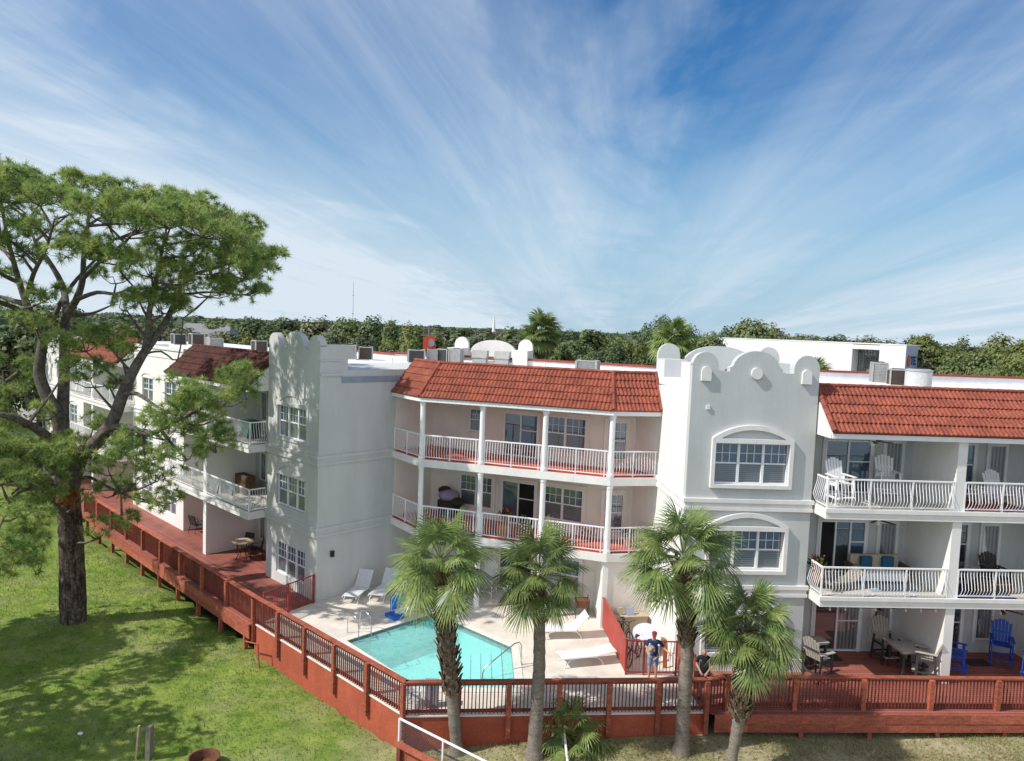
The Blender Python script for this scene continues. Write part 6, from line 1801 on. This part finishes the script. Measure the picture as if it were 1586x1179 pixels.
m = MB(); m.lathe((22.3, 40.4, 9.55), [(.66, 0), (.68, .06), (.66, .08), (.66, .92), (.70, .94), (.70, 1.0), (.5, 1.06)], 26); m.build('casing', M['ac'], ra, smooth=True)
m = MB()
for k in range(14): m.lathe((22.3, 40.4, 9.55), [(.662, .12 + k * .056), (.675, .135 + k * .056), (.662, .15 + k * .056)], 26)
m.build('louvre', M['galv'], ra)
m = MB(); m.lathe((22.3, 40.4, 9.55), [(.45, 1.062), (.3, 1.10), (.1, 1.11)], 20); m.build('fan_grille', M['black'], ra)
for (x, y, w, lab) in ((-4.45, 48.7, .95, 'grey roof hood left of the round roof crest'), (-2.2, 47.55, 1.0, 'grey roof hood before the left part of the round roof crest'), (-.75, 47.3, 1.0, 'grey roof hood before the right part of the round roof crest')):
    m = MB(); F = frame((x, y), hd(-14), hd(76)); m.hexa([F(-w / 2, 0, 9.98), F(w / 2, 0, 9.98), F(w / 2, .6, 9.98), F(-w / 2, .6, 9.98), F(-w / 2, .12, 10.45), F(w / 2, .12, 10.45), F(w / 2, .6, 10.45), F(-w / 2, .6, 10.45)])
    m.box(F, -w / 2 + .05, w / 2 - .05, .05, .55, 9.5, 9.98)
    tag(m.build('roof_hood', M['ac']), lab, 'vent')
# small pipes and vents on the roof
for (x, y, h, lab) in ((-6.8, 41.5, .45, 'short white vent pipe on the roof behind the blank wall'), (-3.0, 40.0, .35, 'stubby white vent pipe near the left end of the court tiles'), (12.2, 36.5, .4, 'white vent pipe on the roof right of the grey tower'), (1.8, 41.0, .5, 'thin vent pipe behind the court tiles')):
    m = MB(); m.lathe((x, y, 9.55), [(.07, 0), (.06, .02), (.06, h), (.085, h), (.085, h + .05), (.02, h + .07)], 10); tag(m.build('vent_pipe', M['white']), lab, 'pipe')

# ------------------------------------------------------------------ background buildings
fb = empty('white_building', (36, 88, -1.5), 'large plain white building with a tall dark window beyond the right roofs', 'building')
FW = frame((42.6, 80), hd(136), hd(226))        # s along the sunlit front from its near right corner, t towards the sun
m = MB(); m.box(FW, 5.6, 23, -16, 0, -1.5, 11.68); m.build('wall', M['bg_white'], fb)
m = MB(); m.box(FW, 2.7, 5.6, -4.2, -2.05, -1.5, 11.5); m.build('recess_wall', M['bg_white'], fb)
m = MB(); m.box(FW, 0, 2.7, -4.2, 0, -1.5, 11.66); m.build('wing_wall', M['bg_white'], fb)
m = MB(); m.box(FW, 2.7, 5.6, -2.0, -.02, 11.1, 11.6); m.build('lintel', M['bg_white'], fb)
g_ = MB(); g_.box(FW, 2.72, 5.58, -2.02, -1.95, 2.0, 11.05); gw = g_.build('window', M['glass_drape'], fb)
m = MB()
for k in range(10): m.box(FW, 2.75 + k * .31 - .03, 2.75 + k * .31 + .03, -1.95, -1.9, 2, 11.05)
for z in (4, 5.6, 7.2, 8.6, 9.9): m.box(FW, 2.73, 5.57, -1.94, -1.88, z - .05, z + .05)
m.build('frame', M['greyshingle'], gw)
m = MB(); m.box(FW, 2.72, 23.02, -16, .03, 11.69, 11.79); m.box(FW, -.02, 2.72, -4.2, .03, 11.69, 11.79); m.build('coping', M['bg_white'], fb)
FE = frame((42.6, 80), hd(46), hd(-44))
m = MB(); m.box(FE, 0.02, 4.2, -.3, .02, -1.5, 11.64); m.build('end_wall', M['bg_shade'], fb)
sgn = empty('wall_sign', FE(2, .1, 8.5), 'coral emblem and blue block letters on the shaded end of the white building', 'sign')
m = MB(); m.prism(FE, [(.95 + .55 * math.cos(rad(a)), 10.05 + .62 * math.sin(rad(a))) for a in range(0, 360, 20)], .02, .1); m.build('emblem', M['signred'], sgn)


def letter(F, x, z, w, h, strokes, t=.16):
    mb = MB()
    for (a, b, c, d) in strokes: mb.bar(F(x + a * w, .06, z + b * h), F(x + c * w, .06, z + d * h), .06, t, up=(0, 0, 1)) if abs(a - c) > 1e-6 else mb.box(F, x + a * w - t / 2, x + a * w + t / 2, .02, .10, z + b * h, z + d * h)
    mb.build('letter', M['signblue'], sgn)


LET = {'T': [(.5, 0, .5, 1), (0, .93, 1, .93)], 'E': [(.08, 0, .08, 1), (0, .93, 1, .93), (0, .5, .85, .5), (0, .07, 1, .07)], 'J': [(.75, .1, .75, 1), (.1, .07, .8, .07), (.1, .93, 1, .93)],
       'B': [(.08, 0, .08, 1), (.92, .06, .92, .94), (0, .93, .95, .93), (0, .5, .95, .5), (0, .07, .95, .07)]}
for i, c in enumerate('TE'): letter(FE, 1.75 + i * 1.05, 9.6, .85, .9, LET[c], .2)
for i, c in enumerate('JBE'): letter(FE, 1.15 + i * .98, 8.2, .78, .9, LET[c], .2)

# roofs and sheds further off
def house(name, label, x, y, head, L, D, h, hr, wall, roof):
    root = empty(name, (x, y, -1.5), label, 'building'); F = frame((x, y), hd(head), hd(head - 90))
    m = MB(); m.box(F, -L / 2, L / 2, -D / 2, D / 2, -1.5, h); m.build('wall', M[wall], root)
    m = MB(); e = .5
    m.add([F(-L / 2 - e, -D / 2 - e, h), F(L / 2 + e, -D / 2 - e, h), F(L / 2 + e, D / 2 + e, h), F(-L / 2 - e, D / 2 + e, h), F(-L / 2 + D * .2, 0, hr), F(L / 2 - D * .2, 0, hr)],
          [(0, 1, 5, 4), (2, 3, 4, 5), (0, 4, 3), (1, 2, 5), (0, 1, 2, 3)]); m.build('roof', M[roof], root)
    for k in (-.3, 0, .3): m = MB(); m.box(F, k * L - .6, k * L + .6, D / 2, D / 2 + .05, .2, 1.8); m.build('window', M['glass_dark'], root)
    return root


house('grey_roofed_house', 'low house with a pale grey shingle roof behind the left roof air conditioners', -31.5, 84, 8, 9, 8, 7.2, 9.2, 'bg_white', 'greyshingle')
house('grey_roofed_house', 'second grey roof farther back behind the pine', -43, 104, -6, 10, 9, 8.6, 10.9, 'bg_white', 'greyshingle')
house('low_warehouse', 'long low white warehouse roof behind the left tower', -11, 96, -8, 24, 9, 7.2, 7.9, 'bg_white', 'bg_white')
house('low_warehouse', 'pale roofed building at the right edge beyond the coping', 50, 66, -4, 22, 10, 7.9, 8.5, 'bg_white', 'bg_white')
house('street_house', 'cream house beyond the parked car at the far left', -62, 92, 0, 14, 9, 4.0, 6.4, 'stucco_beige', 'greyshingle')

op = empty('utility_pole', (-9.6, 84, -1.5), 'wooden utility pole with crossarms and transformer behind the orange banner', 'utility pole')
m = MB(); m.tube([(-9.6, 84, -1.5), (-9.6, 84, 11.9)], [.19, .13], 8); m.build('pole', M['wood_grey'], op)
for z in (11.5, 10.7): m = MB(); m.box(W_, -10.6, -8.6, 83.9, 84.02, z, z + .14); m.build('crossarm', M['wood_grey'], op)
m = MB(); m.lathe((-9.2, 83.9, 8.9), [(.26, 0), (.28, .05), (.28, .9), (.1, 1.0)], 10); m.build('transformer', M['ac'], op)
for k, z in enumerate((11.65, 10.85, 9.9)):
    m = MB(); pts = [(-9.6 + q * 34, 84 + q * 8, z + 5.5 * ((q - .5) ** 2 - .25) * .5) for q in [i / 12 for i in range(13)]]; m.tube(pts, .025, 3); m.build('wire', M['black'], op)
for (x, d, zt, lab) in ((-3.3, 140, 11.3, 'left thin pole of the pair below the church steeple'), (-2.4, 142, 11.6, 'right thin pole of the pair below the church steeple'), (-6.2, 120, 11.2, 'bare pole among the trees left of the round roof crest')):
    q_ = empty('utility_pole', (x, d, -1.5), lab, 'utility pole'); m = MB(); m.tube([(x, d, -1.5), (x, d, zt)], [.16, .1], 6); m.build('pole', M['wood_grey'], q_)
    m = MB(); m.box(W_, x - .9, x + .9, d - .06, d + .06, zt - .7, zt - .58); m.build('crossarm', M['wood_grey'], q_)
sg = empty('orange_sign', (-8.5, 73, 9.5), 'small orange board with a dark emblem behind the roof air conditioners', 'sign')
m = MB(); m.box(W_, -8.95, -7.75, 72.9, 73.1, 9.6, 10.75); m.box(W_, -8.4, -7.9, 72.9, 73.1, 10.75, 10.9); m.build('board', M['orange'], sg)
m = MB(); m.prism(frame((-8.1, 72.89), (1, 0), (0, -1)), [(.32 * math.cos(rad(a)), 10.2 + .4 * math.sin(rad(a))) for a in range(0, 360, 30)], 0, .03); m.build('emblem', M['purple'], sg)
m = MB(); m.box(W_, -8.7, -8.6, 73.1, 73.2, -1.5, 9.7); m.build('post', M['wood_grey'], sg)
st = empty('church_steeple', (-8.0, 300, -1.5), 'thin white church steeple above the middle woods', 'steeple')
m = MB(); m.lathe((-8.2, 300, -1.5), [(1.3, 0), (1.3, 9.5), (.9, 10.2), (.85, 11.8)], 8); m.build('tower', M['bg_white'], st)
m = MB(); m.lathe((-8.2, 300, -1.5), [(.75, 11.8), (.06, 18.2)], 8); m.build('spire', M['bg_white'], st)
an = empty('radio_mast', (-175, 800, -1.5), 'hair thin radio mast on the skyline left of centre', 'mast')
m = MB(); m.tube([(-175, 800, -1.5), (-175, 800, 55)], [.35, .18], 4); m.build('lattice_pole', M['ac'], an)
for z in (20, 40): m = MB(); m.box(W_, -175.9, -174.1, 799.9, 800.1, z, z + .8); m.build('antenna', M['ac'], an)

# ------------------------------------------------------------------ street at the far left
rd = MB(); rd.plate([(-120, 66), (-36, 71), (-36, 79), (-120, 76)], -1.52, -1.44); tag(rd.build('road', M['asphalt']), 'grey street behind the trees at far left', kind='structure')


def make_car(name, label, x, y, rz):
    root = empty(name, (0, 0, 0), label, 'car')
    side = [(-2.2, .35), (-2.2, .75), (-2.0, .92), (-1.2, 1.0), (-.7, 1.42), (.75, 1.45), (1.35, 1.02), (2.1, .9), (2.25, .6), (2.2, .35)]
    F = frame((0, 0), (1, 0), (0, 1)); m = MB(); m.prism(F, side, -.86, .86); m.build('body', M['carpaint'], root, bevel=.06)
    for t in (-.875, .862): m = MB(); m.prism(F, [(-1.05, 1.02), (-.66, 1.36), (.02, 1.38), (.02, 1.02)], t, t + .012); m.prism(F, [(.08, 1.02), (.08, 1.38), (.7, 1.39), (1.18, 1.02)], t, t + .012); m.build('side_window', M['glass_dark'], root)
    for x0 in (-1.35, 1.35):
        for t in (-.9, .68):
            m = MB(); m.prism(F, [(x0 + .33 * math.cos(rad(a)), .33 + .33 * math.sin(rad(a))) for a in range(0, 360, 20)], t, t + .22); w = m.build('wheel', M['rubber'], root)
            m = MB(); m.prism(F, [(x0 + .2 * math.cos(rad(a)), .33 + .2 * math.sin(rad(a))) for a in range(0, 360, 30)], t - .01, t + .23); m.build('rim', M['galv'], w)
    m = MB(); m.box(F, 2.16, 2.27, -.75, -.4, .62, .78); m.build('headlight', M['galv'], root)
    m = MB(); m.box(F, 2.16, 2.27, .4, .75, .62, .78); m.build('headlight', M['galv'], root)
    return place(root, x, y, -1.44, rz)


make_car('parked_car', 'grey green parked car at the left edge, behind pine branches', -51.8, 73.5, 178)

# ------------------------------------------------------------------ people
def skin_mesh(name, pts, edges, m, parent, root=0, sub=2, smooth=True):
    """pts: (x, y, z, r)"""
    me = bpy.data.meshes.new(name + '_cage'); me.from_pydata([p[:3] for p in pts], edges, [])
    o = bpy.data.objects.new(name + '_cage', me); COL.objects.link(o)
    sk = o.modifiers.new('skin', 'SKIN'); sk.use_smooth_shade = True; sk.branch_smoothing = .4
    for i, p in enumerate(pts):
        r = p[3]; me.skin_vertices[0].data[i].radius = r if isinstance(r, tuple) else (r, r)
    me.skin_vertices[0].data[root].use_root = True
    ss = o.modifiers.new('sub', 'SUBSURF'); ss.levels = sub; ss.render_levels = sub
    dg = bpy.context.evaluated_depsgraph_get(); dg.update()
    nm = bpy.data.meshes.new_from_object(o.evaluated_get(dg)); nm.name = name
    bpy.data.objects.remove(o); nm.materials.clear(); nm.materials.append(m)
    nm.polygons.foreach_set('use_smooth', [True] * len(nm.polygons))
    q = bpy.data.objects.new(name, nm); COL.objects.link(q); q.parent = parent; WL[q.name] = WL[parent.name]
    return q


def person(label, x, y, z, rz, arms, cap=None, shirt='navy', trousers='denim', long=False, bald=False, H=1.0, head_dir=(0, -.03)):
    """faces -y; arms: for each side (elbow, wrist) in body coordinates"""
    root = empty('person', (0, 0, 0), label, 'person')
    hx_, hy_ = head_dir
    P = [(0, 0, .96, (.15, .11)), (0, 0, 1.12, (.15, .105)), (0, .01, 1.30, (.165, .115)), (0, .01, 1.43, (.12, .085)), (hx_ * .3, hy_ * .3, 1.50, .055), (hx_ * .7, hy_ * .7, 1.555, .06), (hx_, hy_, 1.63, (.078, .095)), (hx_, hy_ + .005, 1.70, (.07, .085)), (hx_, hy_ + .01, 1.745, (.035, .045))]
    E = [(i, i + 1) for i in range(8)]

    def add(p, par): P.append(p); E.append((par, len(P) - 1)); return len(P) - 1
    hips = []
    for s in (-1, 1):
        h = add((s * .10, 0, .88, .095), 0); k = add((s * .115, -.025, .50, .062), h); a = add((s * .12, .015, .10, .042), k); t = add((s * .135, -.08, .045, .038), a); add((s * .14, -.17, .03, .028), t)
    hands = []
    for s, (el_, wr) in zip((-1, 1), arms):
        sh = add((s * .20, .01, 1.415, .058), 3); e = add((*el_, .044), sh); w = add((*wr, .030), e)
        d = (Vector(wr) - Vector(el_)).normalized(); hd_ = Vector(wr) + d * .055; pm = add((*hd_, (.040, .024)), w)
        sd_ = d.cross(Vector((0, 0, 1))).normalized() if abs(d.z) < .95 else Vector((1, 0, 0)); nrm = d.cross(sd_)
        for f, (off_, ln) in enumerate(((-.032, .070), (-.011, .080), (.011, .076), (.031, .060))):
            b = hd_ + sd_ * off_ + d * .030; f1 = add((*b, .011), pm); m_ = b + d * ln * .5 + nrm * .010; f2 = add((*m_, .009), f1); add((*(m_ + d * ln * .42 + nrm * .03), .007), f2)
        tb = hd_ - sd_ * s * .042 - d * .015; t1 = add((*tb, .011), pm); add((*(tb - sd_ * s * .018 + d * .04), .009), t1)
    add((hx_, hy_ - .105, 1.635, .016), 6)          # nose
    for s in (-1, 1): add((hx_ + s * .082, hy_ + .01, 1.635, .014), 6)   # ears
    skin_mesh('body', P, E, M['skin_t'], root)
    # face
    for s in (-1, 1): m = MB(); m.blob((hx_ + s * .032, hy_ - .088, 1.662), .012, .008, .009, 8, 5); m.build('eye', M['black'], root)
    m = MB(); m.blob((hx_, hy_ - .088, 1.585), .026, .010, .006, 8, 5); m.build('mouth', M['signred'], root)
    # shirt
    S = [(0, 0, .90, (.172, .132)), (0, 0, 1.10, (.168, .125)), (0, .01, 1.30, (.182, .132)), (0, .01, 1.43, (.13, .095)), (hx_ * .2, hy_ * .2, 1.475, (.07, .06))]
    SE = [(0, 1), (1, 2), (2, 3), (3, 4)]
    for s, (el_, wr) in zip((-1, 1), arms):
        S.append((s * .205, .01, 1.41, .075)); SE.append((3, len(S) - 1)); e = Vector((s * .205, .01, 1.41)).lerp(Vector(el_), .8); S.append((*e, .064)); SE.append((len(S) - 2, len(S) - 1))
    skin_mesh('shirt', S, SE, M[shirt], root, 1)
    T = [(0, 0, .97, (.165, .125))]; TE = []
    for s in (-1, 1):
        b = len(T); T += [(s * .10, 0, .86, .108), (s * .118, -.02, .52 if not long else .5, .088 if not long else .075)]; TE += [(0, b), (b, b + 1)]
        if long: T.append((s * .12, .01, .10, .06)); TE.append((b + 1, b + 2))
    skin_mesh('trousers' if long else 'shorts', T, TE, M[trousers], root, 0)
    for s in (-1, 1):
        skin_mesh('shoe', [(s * .12, .03, .05, (.048, .045)), (s * .132, -.08, .045, (.050, .04)), (s * .14, -.19, .035, (.042, .03))], [(0, 1), (1, 2)], M['black'], root)
    if cap:
        m = MB(); m.lathe((hx_, hy_ + .008, 0), [(.090, 1.70), (.092, 1.715), (.082, 1.755), (.052, 1.78), (.01, 1.79)], 18)
        m.hexa([(hx_ - .075, hy_ - .08, 1.703), (hx_ + .075, hy_ - .08, 1.703), (hx_ + .05, hy_ - .19, 1.672), (hx_ - .05, hy_ - .19, 1.672), (hx_ - .075, hy_ - .08, 1.715), (hx_ + .075, hy_ - .08, 1.715), (hx_ + .05, hy_ - .19, 1.682), (hx_ - .05, hy_ - .19, 1.682)])
        m.build('cap', M[cap], root, smooth=True)
    m = MB(); m.blob((hx_, hy_ + .032, 1.645), .084, .078, .075 if not bald else .05, 12, 8); m.build('hair', M['wood_grey'], root, smooth=True)
    place(root, x, y, z, rz, H)
    return root


person('man in a red cap, blue shirt and denim shorts holding a straw hat', 5.25, 24.72, 0, -12, [((-.27, -.10, 1.20), (-.10, -.30, 1.32)), ((.36, .02, 1.20), (.50, -.14, 1.14))], cap='redcap', H=.985)
hat = empty('straw_hat', (0, 0, 0), 'tan straw hat held before the chest of the man in blue', 'hat')
m = MB(); m.lathe((0, 0, 0), [(.17, 0), (.175, .012), (.10, .02), (.085, .10), (.05, .125), (.01, .13)], 20); m.build('crown', M['straw'], hat, smooth=True)
m = MB(); m.lathe((0, 0, 0), [(.102, .022), (.101, .045)], 20); m.build('band', M['dark'], hat)
hat.scale = (.8, .8, .8); hat.location = (5.08, 24.38, 1.26); hat.rotation_euler = (rad(78), 0, rad(-20))
person('bald man in a black shirt and shorts at the railing corner', 6.72, 23.62, 0, -16, [((-.26, -.02, 1.16), (-.12, -.22, 1.02)), ((.26, -.03, 1.16), (.10, -.24, 1.02))], shirt='blackcloth', trousers='blackcloth', bald=True, H=.97, head_dir=(-.03, -.07))

# ------------------------------------------------------------------ storage corner behind the tall red fence
def make_bike(label, col):
    root = empty('bicycle', (0, 0, 0), label, 'bicycle'); F = W_
    for y in (-.52, .52):
        m = MB(); m.tube([(0, y + .32 * math.cos(rad(a)), .33 + .32 * math.sin(rad(a))) for a in range(0, 361, 20)], .022, 6, caps=False); w = m.build('wheel', M['rubber'], root)
        m = MB()
        for a in range(0, 360, 30): m.tube([(0, y, .33), (0, y + .31 * math.cos(rad(a)), .33 + .31 * math.sin(rad(a)))], .003, 3)
        m.tube([(-.04, y, .33), (.04, y, .33)], .02, 6); m.build('spokes', M['steel'], w)
    m = MB()
    for a, b in (((0, -.52, .33), (0, -.36, .86)), ((0, -.36, .82), (0, .16, .78)), ((0, -.34, .74), (0, .06, .30)), ((0, .06, .30), (0, .2, .88)), ((0, .06, .30), (0, .52, .33)), ((0, .17, .74), (0, .52, .33))): m.tube([a, b], .018, 6)
    m.build('frame', col, root)
    m = MB(); m.tube([(-.30, -.30, 1.0), (-.2, -.36, 1.03), (0, -.38, .98), (.2, -.36, 1.03), (.30, -.30, 1.0)], .013, 6); m.tube([(0, -.36, .84), (0, -.38, .98)], .015, 6); m.build('handlebar', M['black'], root)
    m = MB(); m.hexa([(-.03, .02, .90), (.03, .02, .90), (.09, .28, .90), (-.09, .28, .90), (-.02, .03, .94), (.02, .03, .94), (.08, .28, .95), (-.08, .28, .95)]); m.build('saddle', M['black'], root, bevel=.015)
    m = MB(); m.tube([(-.1, .06, .2), (-.1, .06, .30), (.1, .06, .30), (.1, .06, .40)], .012, 5); m.build('pedals', M['black'], root)
    return root


b = make_bike('black bicycle leaning at the back of the storage corner', M['black']); place(b, 4.72, 27.7, 0, 15)
b = make_bike('red bicycle just behind the red bar gate', M['redmetal']); place(b, 4.85, 26.1, 0, -28)
tb = empty('round_table', (5.3, 26.9, 0), 'tilted white round table top stacked by the white tower wall', 'table')
m = MB(); Q0 = Vector((5.35, 26.9, .78)); ex = Vector((.96, .1, .16)).normalized(); ey = Vector((-.1, .93, .35)).normalized(); ez = ex.cross(ey)
ringv = [Q0 + (ex * math.cos(rad(a)) + ey * math.sin(rad(a))) * .46 for a in range(0, 360, 15)]
m.add([tuple(p) for p in ringv] + [tuple(p + ez * .04) for p in ringv], [tuple(range(24)), tuple(range(24, 48))] + [(i, (i + 1) % 24, 24 + (i + 1) % 24, 24 + i) for i in range(24)]); m.build('tabletop', M['bluegrey2'], tb)
for dx, dy in ((-.3, -.3), (.3, -.3), (0, .35)): m = MB(); m.tube([(5.35 + dx, 26.9 + dy, 0), (5.35 + dx * .5, 26.9 + dy * .5, .78)], .022, 6); m.build('leg', M['galv'], tb)
for (x, y, w, h, mm, lab) in ((5.55, 26.0, .22, .85, 'straw', 'pale plank propped by the white tower wall'), (5.9, 25.7, .14, 1.0, 'orangewood', 'orange brown plank propped beside the gate'), (4.75, 28.85, .18, .9, 'straw', 'pale short post behind the tall red fence'), (5.15, 28.95, .3, .28, 'bluegrey', 'small blue grey box on the back ledge')):
    m = MB(); F = frame((x, y), hd(10), hd(100)); z = 0 if h > .5 else .62; m.hexa([F(-w / 2, -.03, z), F(w / 2, -.03, z), F(w / 2, .03 + .1 * (h < .5), z), F(-w / 2, .03 + .1 * (h < .5), z), F(-w / 2, .12, z + h), F(w / 2, .12, z + h), F(w / 2, .2, z + h), F(-w / 2, .2, z + h)])
    tag(m.build('plank' if h > .5 else 'box', M[mm]), lab, 'plank' if h > .5 else 'box')
lg = MB(); lg.box(FC, .3, 1.7, .05, .45, .0, .58); lg.box(FC, .25, 1.75, .02, .5, .58, .62); tag(lg.build('storage_ledge', M['straw']), 'pale wooden ledge along the cream wall behind the tall red fence', 'shelf')

# ------------------------------------------------------------------ foreground bits
def fence_chain(p, q, zt, hgt):
    root = empty('chain_link_fence', (p[0], p[1], zt - hgt), 'white pipe and chain link fence stepping down to the shore at the pool corner', 'fence')
    a, b = Vector((*p, zt)), Vector((*q, zt - .12)); d = (b - a); L = d.length; d.normalize()
    m = MB(); m.tube([a, b], .038, 8); m.build('top_rail', M['white'], root, smooth=True)
    for s in (0, 1.75, 3.5, 5.2):
        c = a + d * s; m = MB(); m.tube([(c.x, c.y, zt - hgt - .3), tuple(c)], .034 if s else .042, 8); m.build('post', M['white'], root, smooth=True)
    m = MB(); st = .11; n = int(L / st); hh = hgt - .08
    for k in range(-int(hh / st), n):
        for sgn in (1, -1):
            s0, s1 = k * st, k * st + hh; z0, z1 = 0, hh
            if sgn < 0: z0, z1 = hh, 0
            t0, t1 = max(0, -s0 / hh), min(1, (L - s0) / hh)
            if t1 <= t0: continue
            f = lambda t: a + d * (s0 + hh * t) + Vector((0, 0, -hh - .02 + z0 + (z1 - z0) * t))
            m.tube([f(t0), f(t1)], .0035, 3, caps=False)
    m.build('mesh', M['chain'], root, fix=False)


fence_chain((-3.02, 21.62), (1.2, 18.6), 0.0, 1.35)
bk = empty('timber_bulkhead', (-2.6, 21.1, -1.5), 'low red timber bulkhead with a flat cap below the chain link fence', 'bulkhead')
p, q = (-3.0, 21.45), (1.0, 18.45); L = math.dist(p, q); F = frame(p, ((q[0] - p[0]) / L, (q[1] - p[1]) / L), ((q[1] - p[1]) / L, -(q[0] - p[0]) / L))
m = MB(); m.box(F, 0, L, -.02, .22, -.66, -.61); m.build('cap', M['redwood'], bk)
m = MB()
for k in range(int(L / .2)): m.box(F, k * .2 + .005, k * .2 + .195, .03, .07 + .004 * (k % 2), -1.9, -.665)
m.build('boards', M['redwood'], bk)
for s in (.1, 1.7, 3.4): m = MB(); m.box(F, s, s + .14, .08, .2, -1.9, -.665); m.build('post', M['redwood_dk'], bk)
wp = empty('pipe_rail', (2.05, 21.6, -.9), 'white pipe handrail with rusty orange caps by the young palm', 'handrail')
for dx, zz in ((0, 0), (-.33, .05)):
    m = MB(); m.tube([(2.03 + dx, 22.1, gz(2, 22) - .1), (2.03 + dx, 22.1, -.28 - zz)], .04, 8); m.build('post', M['white'], wp)
    m = MB(); m.lathe((2.03 + dx, 22.1, -.28 - zz), [(.058, -.14), (.062, 0), (.045, .05)], 10); m.build('cap', M['orangewood'], wp)
m = MB(); m.tube([(2.03, 22.08, -.42), (2.10, 20.6, -.85), (2.25, 18.5, -1.4)], .04, 8); m.build('rail', M['white'], wp, smooth=True)
m = MB(); z = gz(-10.4, 21.3); m.bar((-10.52, 21.3, z - .2), (-10.48, 21.32, z + 1.05), .21, .16); tag(m.build('wooden_post', M['wood_grey'], bevel=.02), 'weathered grey stump post on the lawn', 'post')
m = MB(); m.bar((-10.88, 21.25, z - .2), (-10.78, 21.25, z + 1.05), .085, .05); tag(m.build('wooden_stake', M['straw']), 'thin pale yellow stake beside the grey post on the lawn', 'stake')
m = MB(); z = gz(-8.7, 21.0); m.lathe((-8.72, 21.0, z), [(.36, 0), (.44, .30), (.46, .34), (.41, .34), (.34, .08), (.02, .06)], 24); tag(m.build('fire_pit', M['rust'], smooth=True), 'round rusty fire pit at the lower edge of the lawn', 'fire pit')
m = MB(); z = gz(-13.1, 22.2); m.blob((-13.1, 22.2, z + .04), .09, .07, .05); tag(m.build('plastic_cup', M['white'], smooth=True), 'tiny scrap of white litter on the shaded lawn', 'litter')
pw = MB(); F = frame((-9.95, 27.95), hd(-43), hd(-133)); pw.tube([F(.1, .12, -.55), F(1.05, .12, -.35), F(1.2, .12, -1.35)], .03, 6); tag(pw.build('pipe', M['redwall']), 'bent red painted pipe on the end of the pool wall', 'pipe')
# stones and fallen leaves on the bare ground
rs = np.random.RandomState(44); PL = []; NL = []
N = 2600; x = rs.uniform(-3, 17, N); y = 21.7 + .098 * (x + 2.88) - rs.uniform(.05, 4.2, N) ** 1
z = np.array([gz(a, b_) for a, b_ in zip(x, y)]) + .012
nn = unit(np.stack([rs.normal(0, .3, N), rs.normal(0, .3, N), np.ones(N)], 1))
M['litter'] = mat('leaf_litter', (.30, .21, .12), (.16, .11, .07), scale=3, rough=.9)
lt = np_mesh('leaf_litter', leaf_quads(rs, np.stack([x, y, z], 1), nn, .07), 4, M['litter']); tag(lt, 'dry leaves and twigs scattered on the bare ground', 'leaf litter', kind='stuff')
